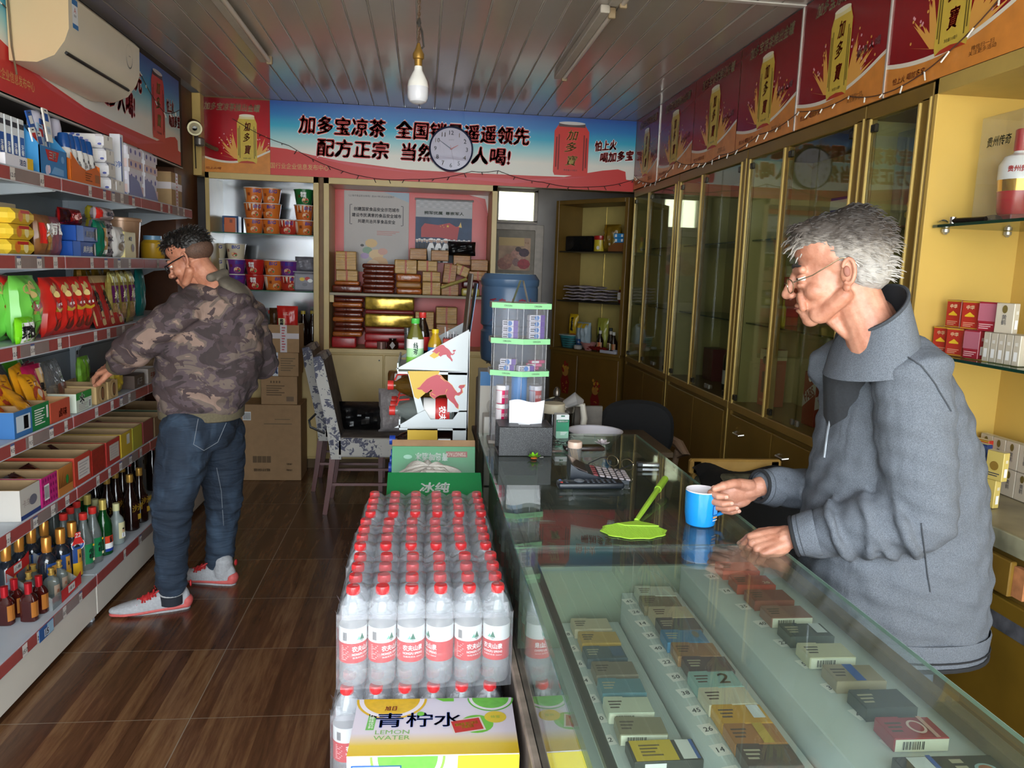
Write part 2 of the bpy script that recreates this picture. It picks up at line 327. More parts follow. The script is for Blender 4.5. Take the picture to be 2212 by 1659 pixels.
banner(frame((-1.135,BY,LZ+.002),'S'),2.75,1,'wide blue and red drink banner with red lettering above the back cabinets')
banner(frame((BX,3.155,LZ-.03),'E'),2.285,1,'blue and red drink banner behind the air conditioner on the side fascia')
poster(frame((BX,BY,LZ+.002),'S'),.60,H-.01,'golden can poster in the back corner beside the security camera',cut=.463)
PW=('dim first poster touching the back banner corner','second poster from the back corner','third poster from the back corner','fourth poster from the back corner','fifth poster from the back corner','sixth poster from the back corner','seventh poster, nearest the shop front')
ys=[6.012,5.405,4.70,4.02,3.36,2.69,2.01,1.33]
for i in range(7): poster(frame((RX,ys[i]-.003,2.25),'W'),ys[i]-ys[i+1]-.006,TZ-2.252,'red golden-can poster above the glass cabinets, '+PW[i])
poster(frame((BX,2.50,LZ-.03),'E'),.64,.55,'golden can poster on the side fascia nearer the shop front')
for i in (1,4,5): b=MB(); b.b2(RX-.006,RX,ys[i]-.004,ys[i]+.004,2.25,TZ,m('d8d4cc',.25,.5)); st(b,'trim_%d'%(4+i))
# ---------- ceiling fittings ----------
def tube_lamp(x,y0,y1,label):
    t=thing('tube_lamp',label,'lamp',(x,y0,TZ),0,'unlit tube lamps on the ceiling'); L=y1-y0
    b=MB(); b.b2(-.022,.022,0,L,-.035,0,m('bdb4a6',.45,0,.06,20),.004); b.build('housing',t)
    b=MB(); b.cyl((.035,.03,-.03),(.035,L-.03,-.03),.0125,m('d8cdbd',.25),12); b.build('tube',t)
    for y in (.02,L-.04):
        b=MB(); b.b2(.02,.052,y,y+.02,-.05,-.004,m('9a8566',.5),.003); b.build('lamp_holder',t)
tube_lamp(-.935,3.60,4.80,'unlit ceiling tube lamp above the customer aisle'); tube_lamp(.775,3.52,4.75,'unlit ceiling tube lamp above the counter, farther of two in line'); tube_lamp(.79,2.25,3.44,'unlit ceiling tube lamp above the counter, nearer of two in line')
t=thing('light_bulb','white globe bulb hanging on a twisted brown cord','light bulb',(-.034,3.16,2.23))
b=MB(); b.lathe([(0,0),(.018,.001),(.032,.008),(.0395,.022),(.0405,.04),(.0405,.062)],m('d6d6dc',.25),24); b.lathe([(.0408,.062),(.0405,.066),(.037,.085),(.026,.108),(.0165,.125),(.015,.14)],m('e6e4de',.35),24); b.build('globe',t)
b=MB(); b.lathe([(.0145,.138),(.015,.165),(.021,.168),(.022,.185),(.016,.196),(.01,.21),(.006,.225)],m('a8813e',.35,.6),20); b.build('lamp_holder',t)
b=MB()
for ph in (0,PI): b.tube([(.004*math.cos(k*.7+ph),.004*math.sin(k*.7+ph),.22+.30*k/60) for k in range(61)],.0028,m('5a4432',.6),5)
b.tube([(.004,0,.20),(.02,0,.215),(.012,0,.27),(0,0,.30)],.004,m('2c2620',.6),6); b.lathe([(.004,.285),(.009,.30),(.004,.32)],m('2c2620',.6),8); b.build('cord',t)
b=MB(); b.lathe([(.008,.46),(.014,.47),(.017,.54)],m('6e5a48',.5),16); b.build('ceiling_cap',t)
# ---------- clock ----------
t=thing('wall_clock','round white wall clock with a dark rim hanging on the back banner','clock',(.19,5.985,2.482)); F=frame((0,0,0),'S',0,0)
b=MB(); b.T=F; R0=.165; b.lathe([(0,-.028),(R0,-.028),(R0,.016),(R0-.006,.022),(R0-.012,.018),(R0-.013,.006)],m('2c3350',.3),48); b.build('rim',t)
b=MB(); b.T=F; b.disc(0,0,R0-.012,R0-.012,m('e6e0e6',.5),.009,48)
for k in range(1,13):
    q=PI/2-k*PI/6; g=m('6a6a72',.4) if k in (12,6,2,3,8,9,5) else m('b9a58a',.4); b.text(str(k),.118*math.cos(q),.118*math.sin(q),.03,g,None,.02,0,.0105)
b.text('QUARTZ',0,.066,.008,m('888888',.5),z=.0105); b.build('dial',t)
b=MB(); b.T=F
for q,l,w,mm,z in ((2.55,.105,.004,m('55606e',.3),.0125),(.52,.06,.005,m('c8746a',.3),.012),(-1.35,.11,.0015,m('b8aab0',.3),.013),(1.8,.03,.003,m('d0a0a0',.3),.0132)):
    c,s_=math.cos(q),math.sin(q); b.poly([(-w*s_,w*c),(-w*.6*s_+l*c*0-c*.012,0-s_*.012),(w*s_,-w*c),(l*c+w*.4*s_,l*s_-w*.4*c),(l*c-w*.4*s_,l*s_+w*.4*c)],mm,z)
b.disc(0,0,.006,.006,m('c8746a',.3),.0135,12); b.build('hands',t)
b=MB(); b.T=F; b.lathe([(R0-.013,.014),(.1,.019),(0,.021)],clear('clock_glass','f6f6fa',1.25),40); b.build('cover_glass',t)
# ---------- air conditioner ----------
AC=m('ded2bd',.35,0,.04,6)
t=thing('air_conditioner','cream wall air conditioner mounted over the side banner','air conditioner',(BX+.008,3.30,2.33))
b=MB(); L=.75; pr=[(0,.0),(.10,.0),(.165,.03),(.205,.085),(.222,.13),(.225,.255),(.205,.275),(0,.28)]; n=len(pr)
b.add([(x,0,z) for x,z in pr]+[(x,L,z) for x,z in pr],[tuple(range(n)),tuple(reversed(range(n,2*n)))],m('cdb48c',.35)); b.add([(x,0,z) for x,z in pr]+[(x,L,z) for x,z in pr],[(i,n+i,n+(i+1)%n,(i+1)%n) for i in range(n)],AC,False); b.build('body',t)
b=MB(); b.box((.186,L/2,.052),(.012,L-.10,.010),BLK,0,(0,.9,0)); b.build('air_outlet',t)
b=MB(); b.T=MX.Translation((.2265,.05,.15)); b.T=b.T@frame((0,0,0),'E'); b.rect(0,.045,.05,.11,m('e8eaee',.4),.0002); b.rect(0,.09,.05,.022,m('3a78b8',.4),.0004); b.rect(0,.0,.05,.018,m('3a78b8',.4),.0004); b.text('A',0,.06,.02,m('c04040',.4),z=.0006); b.text('能效',0,.04,.01,BLK,z=.0006); b.build('energy_label',t)
b=MB(); b.T=frame((.2262,.61,.185),'E')
for k in range(24):
    q0,q1=2*PI*k/24,2*PI*(k+1)/24; w=.002+.004*max(0,-math.sin(q0)); r=.05
    b.poly([(r*math.cos(q0)*.75,r*math.sin(q0)),(r*math.cos(q1)*.75,r*math.sin(q1)),((r+w)*math.cos(q1)*.75,(r+w)*math.sin(q1)),((r+w)*math.cos(q0)*.75,(r+w)*math.sin(q0))],m('6a6e6a',.3) if q0>PI else m('c4b8a4',.3),.0006)
b.rect(.005,0,.022,.003,m('777777',.4),.0006); b.build('emblem',t)
b=MB(); b.tube([(.012,-.03,.28+.13),(.014,-.012,.2),(.016,-.008,.05),(.02,.01,-.05)],.004,m('6a5a44',.5),6); b.build('cable',t)
# ---------- security camera ----------
t=thing('security_camera','round silver bullet security camera on a bracket in the back corner','security camera',(-1.56,5.62,2.485))
b=MB(); d=V((.30,-.92,-.25)).normalized(); b.T=d.to_track_quat('Z','Y').to_matrix().to_4x4(); b.lathe([(.03,-.08),(.046,-.075),(.05,.0),(.05,.072),(.046,.08)],m('6a4a34',.3,.4),24); b.lathe([(.046,.08),(.047,.084),(.036,.084),(.034,.078),(.02,.077),(0,.077)],m('8d866a',.3,.6),24); b.lathe([(.017,.0775),(.015,.084),(0,.085)],m('101010',.1),16)
for k in range(16): q=k*PI/8; b.disc(.0285*math.cos(q),.0285*math.sin(q),.0045,.0045,m('d0c8a8',.2),.0795,8)
b.build('housing',t)
b=MB(); b.tube([(0,.02,-.04),(.01,.05,-.08),(.06,.2,-.10),(.07,.3,-.10)],.014,m('5a5048',.35,.5),8); b.lathe([(.02,-.03),(.034,-.02),(.034,.02),(.02,.03)],m('777068',.35,.5),16,c=(.02,.05,-.09)); b.build('bracket',t)
b=MB(); b.tube([(-.02,.07,.0),(-.03,.12,-.1),(-.05,.2,-.25)],.004,BLK,5); b.build('cable',t)
# ---------- strings of small lights ----------
def garland(pts,label,wm,bm,step,grp,nv=(0,-1,0)):
    t=thing('string_light',label,'string light',pts[0],0,grp); o=V(pts[0]); P=[]
    for i in range(len(pts)-1):
        p,q=V(pts[i]),V(pts[i+1])
        for k in range(8): u=k/8; P.append(p.lerp(q,u)+V((0,0,-.03*math.sin(PI*u)*((p-q).length/.7)))-o)
    P.append(V(pts[-1])-o); b=MB(); b.tube(P,.0022,wm,5); b.build('wire',t)
    r=random.Random(5); acc=0
    for i in range(1,len(P)):
        acc+=(P[i]-P[i-1]).length
        if acc>step:
            acc=0; b=MB(); d=V(nv)*r.uniform(.004,.014)+V(nv).cross(V((0,0,1)))*r.uniform(-.02,.02)+V((0,0,r.uniform(-.032,-.012))); b.cyl(P[i],P[i]+d,.0028,bm,6); b.build('mini_lamp',t)
    return t
garland([(-1.4,6.01,2.62),(-1.0,6.002,2.45),(-.55,6.0,2.27),(-.1,6.0,2.25),(.35,5.998,2.33),(.55,5.998,2.345),(.9,5.998,2.275),(1.3,5.998,2.26),(1.61,6.0,2.33)],'thin dark light string sagging across the back banner',m('3a2a28',.6),m('4a3a34',.5),.11,'light strings')
garland([(1.608,5.98,2.36),(1.600,5.6,2.262),(1.600,5.3,2.255),(1.600,4.95,2.33),(1.600,4.6,2.27),(1.600,4.2,2.262),(1.600,3.7,2.29),(1.600,3.3,2.32),(1.600,2.9,2.30),(1.600,2.6,2.26),(1.604,2.3,2.33),(1.604,2.05,2.47)],'light string with white mini lamps under the posters on the cabinet side',m('57382c',.6),m('e6e2d8',.4),.095,'light strings',(-1,0,0))
garland([(-1.592,3.0,2.56),(-1.592,3.25,2.53),(-1.592,3.6,2.50),(-1.59,4.7,2.62),(-1.59,5.1,2.48),(-1.59,5.4,2.55)],'light string with white mini lamps across the side fascia banner',m('4a3a30',.6),m('e6e2d8',.4),.11,'light strings',(1,0,0))
# ---------- gondola shelf along the customer side ----------
STEEL=m('c4ccd4',.4,0,.05,8); STEELD=m('8e979e',.45,0,.08,6); RAIL=m('a04a46',.4,0,.12,14); RAILG=m('8a7a76',.4,0,.1,14); CREAMW=m('dcd6ca',.45,0,.05,5); TAG=m('d9d2cc',.6)
SXF,SXB=-1.47,-1.85; LEV=[1.905,1.592,1.265,.92,.605,.213]; BAYS=[2.5,3.4,4.3,5.2]
g=thing('gondola_shelf','long grey steel shop shelf with red price rails and white base','shelf',(-1.65,2.5,0)); O=V((1.65,-2.5,0))
def part(b,name,par=g): o=b.build(name,par); return o
for i in range(3):
    y0,y1=BAYS[i],BAYS[i+1]
    b=MB(); b.T=MX.Translation(O); b.b2(SXB-.02,SXB,y0,y1,.1,2.12,STEELD)
    for z in (.45,.78,1.1,1.45,1.78): b.b2(SXB,SXB+.002,y0,y1,z,z+.004,m('4c5358',.5))
    part(b,'back_panel')
    for k,z in enumerate(LEV):
        xf=SXF if k<5 else -1.405
        b=MB(); b.T=MX.Translation(O); b.b2(SXB,xf-.004,y0+.003,y1-.003,z-.03 if k<5 else z-.02,z,STEEL,.002); part(b,'shelf_board')
        b=MB(); b.T=MX.Translation(O); b.b2(xf-.004,xf,y0+.004,y1-.004,z-.052,z+.004,STEEL); b.b2(xf,xf+.003,y0+.006,y1-.006,z-.047,z-.002,RAIL if not(k==0 and i==1) else RAIL); b.b2(xf+.0031,xf+.0035,y0+.5,y0+.72,z-.046,z-.003,RAILG); r=part(b,'price_rail')
        R_=random.Random(10*i+k); y=y0+.1
        while y<y1-.1:
            y+=R_.uniform(.10,.22)
            if y>y1-.07: break
            b=MB(); b.T=MX.Translation(O)@frame((xf+.0036,y,z-.025),'E'); w=R_.uniform(.028,.038); b.rect(0,0,w,.044,TAG,.0004); b.rect(0,.018,w,.008,m('56608a',.5) if R_.random()<.4 else TAG,.0006)
            b.text('%.1f'%R_.choice((2,3.5,5,8.5,12,1.5,6,9.5,15)),0,-.004,.015,m('4a4650',.6),None,.02,.2,.0009); b.build('price_tag',r)
        if k<5:
            for y in (y0+.012,y1-.012):
                b=MB(); b.T=MX.Translation(O+V((0,y-.003,0))); q=[(SXB,z-.03),(xf-.03,z-.03),(xf-.012,z-.042),(xf-.03,z-.052),(SXB+.14,z-.075),(SXB+.07,z-.11),(SXB+.04,z-.16),(SXB,z-.19)]
                b.T=b.T@MX(((1,0,0,0),(0,0,1,0),(0,1,0,0),(0,0,0,1))); b.prism(q,.006,STEEL); part(b,'bracket')
    b=MB(); b.T=MX.Translation(O); b.b2(-1.425,-1.408,y0+.004,y1-.004,.028,.16,CREAMW,.003); part(b,'base_panel')
for y in BAYS:
    b=MB(); b.T=MX.Translation(O); b.b2(SXB,SXB+.03,y-.02,y+.02,0,2.14,STEEL,.002)
    for k in range(40): b.b2(SXB+.03,SXB+.0305,y-.006,y+.006,.25+k*.046,.275+k*.046,m('1e2224',.6))
    b.b2(-1.46,-1.425,y-.012,y+.012,0,.06,m('c8d2da',.4)); part(b,'upright')
def Yp(px,py,X): return at(px,py,X=X).y
# ---- makers for goods ----
def pil(w,h,d,crimp=.05):
    def th(x,y):
        u=min(1,abs(2*x/w)); v_=min(1,abs(2*y/h)/(1-crimp))
        return d/2*max(0,1-u**2.6)**.55*max(0,1-v_**3)**.6
    return th
def bag(name,label,cat,w,h,d,base,art=None,crimp=.05,seed=0,face='E',lean=0,grp=None,parts=None):
    """stuffed pouch standing on its lower edge, front towards the given side"""
    t_=pil(w,h,d,crimp); R_=random.Random(seed); ph=[R_.uniform(0,6) for _ in range(6)]
    def th(x,y): return t_(x,y)*(1+.10*math.sin(23*x/w+ph[0]+4*y/h)+.08*math.sin(17*y/h+ph[1]-9*x/w))
    b=MB(); T=frame((0,0,0),face,0,-lean)@MX.Translation((0,h/2,0)); b.T=T
    for sg in (1,-1):
        def fn(u,v,sg=sg):
            x=(u-.5)*w; y=(v-.5)*h; e=1-.04*math.sin(PI*v)*0-.03*abs(math.sin(PI*v))**2*abs(2*u-1)
            return (x*e,y,sg*th(x,y)+.002*math.sin(40*u+ph[2])*(abs(v-.5)>.46))
        n0=len(b.f); b.grid(fn,15,19,base)
        if sg<0:
            for k in range(n0,len(b.f)): b.f[k]=tuple(reversed(b.f[k]))
    if art:
        b.W=lambda x,y,z:(x*.985,y,max(th(x,y),0)+.0015+z); art(b,w,h); b.W=None
    o=b.build(name); return tag(o,label,cat,grp)
def dense(b,x0,x1,y0,y1,a,z=.0004,n=5):
    for i in range(n):
        for j in range(n): 
            xa,xb=x0+(x1-x0)*i/n,x0+(x1-x0)*(i+1)/n; ya,yb=y0+(y1-y0)*j/n,y0+(y1-y0)*(j+1)/n; b.poly([(xa,ya),(xb,ya),(xb,yb),(xa,yb)],a,z)
def carton(name,label,cat,w,d,h,base,arts=None,open_top=False,grp=None,bev=.002,front=None,th=.004,inner=None):
    """box on its base; w along x, d along y. arts: {face: fn(b,w,h)}"""
    b=MB()
    if open_top:
        inn=inner or base
        b.b2(-w/2,w/2,-d/2,d/2,0,th,inn)
        for q in ((-w/2,w/2,-d/2,-d/2+th),(-w/2,w/2,d/2-th,d/2),(-w/2,-w/2+th,-d/2+th,d/2-th),(w/2-th,w/2,-d/2+th,d/2-th)): b.b2(q[0],q[1],q[2],q[3],th,h,inn)
        e=.0006
        for q in ((-w/2-e,w/2+e,-d/2-e,-d/2),(-w/2-e,w/2+e,d/2,d/2+e),(-w/2-e,-w/2,-d/2,d/2),(w/2,w/2+e,-d/2,d/2)): b.b2(q[0],q[1],q[2],q[3],0,h-.001,base)
    else: b.box((0,0,h/2),(w,d,h),base,bev)
    for f,fn in (arts or {}).items():
        org={'S':(0,-d/2-.0008,h/2),'N':(0,d/2+.0008,h/2),'E':(w/2+.0008,0,h/2),'W':(-w/2-.0008,0,h/2),'T':(0,0,h+.0008),'TW':(0,0,h+.0008),'TE':(0,0,h+.0008)}[f]
        dims={'S':(w,h),'N':(w,h),'E':(d,h),'W':(d,h),'T':(w,d),'TW':(d,w),'TE':(d,w)}[f]
        b.T=frame(org,f); fn(b,*dims); b.T=MX()
    return tag(b.build(name),label,cat,grp)
def lines(b,x,y,w,h,n,a,z=.0004):
    for k in range(n): b.rect(x-w*.5+w*(.5-.08*(k%3)),y+h/2-h*(k+.5)/n,w*(1-.16*(k%3)),h/n*.45,a,z)
def barcode(b,x,y,w,h,z=.0006,bk=True):
    if bk: b.rect(x,y,w*1.15,h*1.25,WHT2,z-.0002)
    R_=random.Random(4); q=-w/2
    while q<w/2-w*.03: k=R_.choice((.02,.035,.05))*w; b.rect(x+q+k/2,y,k,h,BLK,z); q+=k*R_.uniform(1.6,2.4)
def put(o,x,y,z,rz=0,rot=None): o.location=(x,y,z); o.rotation_euler=rot or (0,0,rz); return o
BLUE=m('2458a8',.4); LBLUE=m('6ea6d8',.4); TEAL=m('2f8f8a',.4); GRN=m('2f8a3c',.4); LGRN=m('7cc43c',.4); ORG=m('e07a22',.4); YEL2=m('ecc63a',.35); PURP=m('5b2a6e',.4); BRN=m('5a3524',.4); CARD=m('a98a62',.7,0,.08,25); CARDD=m('8d7150',.75,0,.1,20); TAN=m('c9a978',.5); MAG=m('c02a5e',.35); REDB=m('cc2a22',.28); INK=m('3a3a44',.6); GREYP=m('b0a8a4',.5)
# ---- shelf level one: toiletries and paper ----
z=LEV[0]+.001; X=-1.56
k=Kind(carton('toothpaste_box','x','toothpaste',.055,.042,.19,m('dfe4ea',.4),{'E':lambda b,w,h:(b.rect(0,-h*.1,w*.7,h*.5,BLUE,.0003),b.rect(0,h*.35,w*.8,h*.1,INK,.0003),b.text('牙膏',0,-h*.1,h*.2,WHT2,None,.02,0,.0006,0,0,True))}))
for i in range(4): k.put((X+.02,3.05+i*.048,z),'upright white and blue toothpaste box, %s of four in a row'%ORD[i],0,'upright toothpaste boxes')
put(carton('toothpaste_box','flat white and yellow toothpaste box lying before the upright ones','toothpaste',.06,.20,.045,m('e2e2ec',.4),{'E':lambda b,w,h:(b.rect(w*.38,0,w*.22,h,YEL,.0003),b.text('洁白',.02,0,h*.5,BLUE,None,.02,0,.0006))}),-1.505,3.09,z)
put(carton('soap_box','small yellow box at the picture edge on the top shelf','box',.05,.05,.09,YEL,{'E':lambda b,w,h:b.disc(0,0,w*.3,h*.2,ORG,.0004)}),-1.52,2.96,z)
t=thing('toothbrush_display','blue card display box of toothbrushes with a red emblem','display box',(X+.03,3.36,z))
b=MB(); bl=m('2a7ab8',.4)
b.b2(-.055,.055,-.115,.115,0,.004,bl); b.b2(.051,.055,-.115,.115,0,.11,bl); b.b2(-.055,-.051,-.115,.115,0,.2,bl)
for y in (-.115,.111): b.T=MX.Translation((0,y,0))@MX(((1,0,0,0),(0,0,1,0),(0,1,0,0),(0,0,0,1))); b.prism([(-.055,0),(.055,0),(.055,.11),(-.02,.2),(-.055,.2)],.004,m('3f8ec6',.4)); b.T=MX()
b.T=frame((.0555,0,.055),'E'); b.poly([(-.07,.045),(.045,.045),(.025,.005),(-.05,.005)],RED,.0004); b.text('三笑',-.012,.026,.03,WHT2,.06,.03,.1,.0008); b.disc(.075,.02,.014,.014,LBLUE,.0004); b.disc(-.06,-.035,.016,.02,m('c8c8e0',.4),.0004); b.disc(-.045,-.03,.012,.016,m('e0c8d8',.4),.0006); b.poly([(-.03,-.045),(.08,-.045),(.08,-.02),(.0,-.015)],LBLUE,.0004); b.build('display_tray',t)
R_=random.Random(2)
for i,(y,zz,c) in enumerate(((-.09,.17,WHT2),(-.06,.19,LBLUE),(-.03,.165,WHT2),(-.0,.2,m('a8c8e4',.4)),(.03,.185,WHT2),(.055,.17,m('9ec4e6',.4)),(.08,.19,WHT2),(-.075,.235,BLUE),(.01,.26,m('eeeae0',.4)),(.06,.225,BLUE))):
    b=MB(); b.T=MX.Translation((R_.uniform(-.035,.035),y,zz-.06))@Euler((R_.uniform(-.25,.25),-.12,0)).to_matrix().to_4x4()@frame((0,0,0),'E'); b.box((0,0,0),(.045,.13,.006),c,.001); b.rect(0,.03,.03,.03,RED if i%3==0 else (BLUE if c!=BLUE else WHT2),.0036); b.rect(0,-.02,.03,.03,m('c8d8ea',.4),.0036); b.text('||||||',0,-.02,.016,INK,.02,z=.004); b.rect(0,.056,.018,.005,INK,.0036); tag(b.build('toothbrush_pack'),'carded toothbrush in the blue display box, %s from the shop-front side'%('nearest','second','third','fourth','fifth','sixth','seventh','dark blue one raised near','white one raised highest','dark blue one raised far')[i],'toothbrush','toothbrush packs'); o=bpy.context.scene.objects[-1] if False else None
for o in [q for q in COL.objects if q.name.startswith('toothbrush_pack')]: o.location=t.location
t=thing('shampoo_tray','low orange card tray holding blue-capped shampoo bottles','tray',(-1.545,3.66,z))
b=MB(); og=m('d96a1e',.4)
b.b2(-.07,.07,-.145,.145,0,.004,og); b.b2(-.07,-.066,-.145,.145,0,.16,og); b.T=frame((.068,0,0),'E'); b.prism([(-.145,0),(.145,0),(.145,.065),(.10,.085),(.0,.06),(-.07,.075),(-.145,.12)],.003,og); b.T=MX()
for y in (-.145,.142): b.T=MX.Translation((0,y,0))@MX(((1,0,0,0),(0,0,1,0),(0,1,0,0),(0,0,0,1))); b.prism([(-.07,0),(.07,0),(.07,.09),(-.07,.16)],.003,og); b.T=MX()
b.T=frame((.0715,.02,.035),'E'); lines(b,0,0,.07,.04,4,m('7a3a1a',.5)); b.rect(.09,0,.05,.035,m('9a5a2a',.4),.0004); b.build('tray',t)
def flatb(name,label,body,cap,h=.19,r=.034,sy=.6,mark=None):
    t=thing(name,label,'bottle'); b=MB(); b.lathe([(r*.7,0),(r,.006),(r*1.05,h*.4),(r*.95,h*.62),(r*.8,h*.68)],body,20,0,sy); 
    if mark: b.T=frame((r*1.0+.003,0,h*.32),'E'); mark(b); b.T=MX()
    b.build('body',t); b=MB(); b.lathe([(r*.8,h*.68),(r*.84,h*.7),(r*.8,h*.85),(r*.62,h*.99),(0,h)],cap,20,0,sy); b.build('cap',t); return t
hs=Kind(flatb('shampoo_bottle','x',m('e9e7e4',.3),m('1c4f94',.25),.20,.032,.9,lambda b:(b.disc(-.012,.03,.006,.008,INK,.0006),b.text('h&s\n去屑',.006,.012,.026,INK,None,.01,0,.0006,0,.2),b.rect(0,-.03,.03,.01,m('c8b8b8',.4),.0006))))
for i,(dx,dy,tl) in enumerate(((.03,-.10,.1),(.03,-.045,.05),(.035,.01,0),(.03,.06,.12),(.03,.115,.16),(-.03,.02,.05),(-.03,.09,.05))): hs.put((-1.545+dx,3.66+dy,z+.006),'white shampoo bottle with blue cap, '+('front row, %s from the shop front'%ORD[i] if i<5 else 'behind the front row, %s one'%('nearer','farther')[i-5]),0,'shampoo bottles',(-tl,-.08,0))
hs2=Kind(flatb('air_freshener_bottle','x',m('2a1f66',.3),m('d9d4e4',.3),.30,.036,.9))
for i in range(3): hs2.put((-1.66-.0*i,3.62+i*.09,z),'tall violet bottle with pale cap behind the shampoo, %s of three'%ORD[i],0,'violet bottles')
PAT=m('e4e2e6',.45,0,.06,50)
def flor(b,w,h):
    R_=random.Random(8)
    for k in range(16): x,y=R_.uniform(-.42,.42)*w,R_.uniform(-.42,.42)*h; b.disc(x,y,w*.05,h*.09,m('5a62a8',.5) if k%2 else m('8c90c4',.5),.0003+k*.00002,7); b.rect(x+w*.03,y,w*.02,h*.14,m('4a5298',.5),.0003)
ts=Kind(carton('tissue_pack','x','tissue pack',.19,.105,.062,PAT,{'S':lambda b,w,h:(b.rect(-w*.06,0,w*.78,h*.86,WHT,.0002),flor(b,w,h)),'T':flor,'E':lambda b,w,h:(b.rect(0,0,w*.86,h*.9,m('efece6',.5),.0003),b.rect(0,h*.25,w*.05,h*.28,INK,.0006))},bev=.012))
for i in range(4): ts.put((-1.575,3.93+.012*i,z+.0635*(3-i)),'white paper tissue pack with blue flowers, %s of the stack'%('topmost','second from top','third from top','lowest')[i],.05*(i-1),'tissue packs')
ts.put((-1.575,4.05,z),'white tissue pack with blue flowers standing beside the stack bottom',0,'tissue packs')
def rolls(b,w,h):
    for r_ in range(4):
        b.rect(0,-h*.36+r_*h*.24,w*.96,h*.16,(m('d8c0bc',.4),m('dcd8e4',.4))[r_%2],.0003)
        for q in range(3): b.disc(-w*.3+q*w*.3,-h*.36+r_*h*.24,w*.06,h*.05,m('6a6aa8',.5),.0005,8)
    b.poly([(-w*.48,-h*.48),(w*.48,-h*.48),(w*.2,-h*.2),(-w*.1,-h*.12),(-w*.48,-h*.1)],m('8088b4',.45),.0007)
rp=Kind(carton('toilet_roll_pack','x','toilet paper',.24,.21,.26,m('dcdae0',.35,0,.05,30,.25,18),{'E':rolls,'S':rolls},bev=.02))
for i in range(2): rp.put((-1.60,4.27+.225*i,z),'big wrapped pack of toilet rolls on the top shelf, %s'%('nearer','farther')[i],0,'toilet roll packs')
put(carton('cleaner_bottle_box','slim white and blue box between tissue stack and toilet rolls','box',.05,.04,.29,m('e6e8ee',.4),{'E':lambda b,w,h:b.rect(-w*.3,0,w*.3,h*.9,BLUE,.0003),'S':lambda b,w,h:b.text('洁净',0,0,.03,BLUE)}),-1.52,4.135,z)
def tape(b,w,h,c=None):
    b.rect(0,0,w*.22,h,m('d8cfd2',.3),.0004); b.rect(0,h*.1,w,h*.2,m('d8cfd2',.3),.0006); lines(b,0,0,w*.12,h*.9,9,m('c05a64',.4),.0009)
put(carton('carton','small brown carton sealed with red-printed tape at the shelf end','carton',.22,.20,.2,CARD,{'E':tape,'S':tape}),-1.60,4.97,z)
# ---- level two: biscuits and cakes ----
z=LEV[1]+.001
def word(s,c,hh=.3,bold=.03,sh=.1,yy=0,ww=None,xx=0): return lambda b,w,h:b.text(s,xx*w,yy*h,h*hh,c,(ww*w if ww else None),bold,sh,.0006)
def lay(o,x,y,z,rz=0): return put(o,x,y,z,0,(0,PI/2,rz))
put(carton('biscuit_carton','red and cream pie carton with biscuits pictured, at the shelf back','carton',.09,.25,.20,m('c9b894',.4),{'E':lambda b,w,h:(b.poly([(-w/2,-h/2),(w/2,-h/2),(w/2,-h*.1),(w*.1,h*.2),(-w*.2,h*.12),(-w/2,h*.3)],REDB,.0003),[b.disc(x*w,y*h,.035,.022,q,.0006+i*.0002) for i,(x,y,q) in enumerate(((-.1,.3,TAN),(.15,.2,BRN),(.3,.05,BRN),(-.05,.22,BRN),(-.3,.15,m('8a6a4a'))))],b.text('好丽友派',.02,-h*.25,h*.22,WHT2,w*.8,.04,0,.0012))}),-1.68,3.25,z)
yb=Kind(carton('biscuit_pack','x','snack pack',.14,.20,.055,YEL2,{'E':lambda b,w,h:(b.disc(-w*.2,0,.02,.02,ORG,.0005),b.disc(w*.1,0,.018,.02,m('f0e0a0'),.0005),b.rect(0,h*.3,w*.4,h*.2,RED,.0006)),'T':lambda b,w,h:b.disc(0,0,w*.2,h*.2,ORG,.0005)},bev=.018))
for i in range(3): yb.put((-1.55,3.09+.01*i,z+.057*i),'yellow wrapped biscuit pack in the shelf-end stack, %s'%('lowest','middle','topmost')[i],.04*i,'yellow biscuit packs')
put(bag('snack_bag','brown waffle snack bag with a red corner beside the yellow packs','snack bag',.13,.16,.05,m('8a5a34',.3,0,.3,20),lambda b,w,h:(dense(b,-w*.4,-w*.1,-h*.2,h*.3,REDB),b.text('果',.02,.02,.05,WHT2,None,.05,0,.001),dense(b,0,w*.4,-h*.35,h*.1,m('b08444',.4,0,.4,90)))),-1.51,3.30,z)
put(bag('snack_bag','dusty pink snack bag with white lettering','snack bag',.13,.16,.05,m('8d5560',.35),lambda b,w,h:b.text('有滋',0,h*.2,.05,WHT2,None,.04,0,.001),seed=3),-1.53,3.43,z)
def oreo(b,w,h): b.rect(-w*.33,0,w*.3,h,m('2f6fd0',.3),.0002); b.text('奥利奥',w*.12,0,h*.42,WHT2,w*.4,.04,.15,.0008); b.disc(w*.4,0,h*.3,h*.42,BLK,.0005); b.disc(w*.43,0,h*.1,h*.42,WHT2,.0008)
ok=Kind(carton('cookie_box','x','cookie box',.10,.24,.066,m('1e4a9a',.3),{'E':oreo,'T':lambda b,w,h:b.rect(0,0,w,h,m('2c66c0',.3),.0002)}))
for i in range(2): ok.put((-1.53,3.62+.03*i,z+.067*i),'blue cookie box with white lettering, %s of two stacked'%('lower','upper')[i],.03*i,'blue cookie boxes')
put(bag('wafer_pack','shiny red and black foil wafer pack lying on the blue boxes','snack pack',.22,.07,.05,m('b81c22',.12,.6),lambda b,w,h:(dense(b,-w*.48,-w*.2,-h*.4,h*.4,m('2a0c10',.15)),b.text('威化',0.02,-.0,.025,m('ffd0c8'),None,.02,.2,.001))),-1.53,3.60,z+.135)
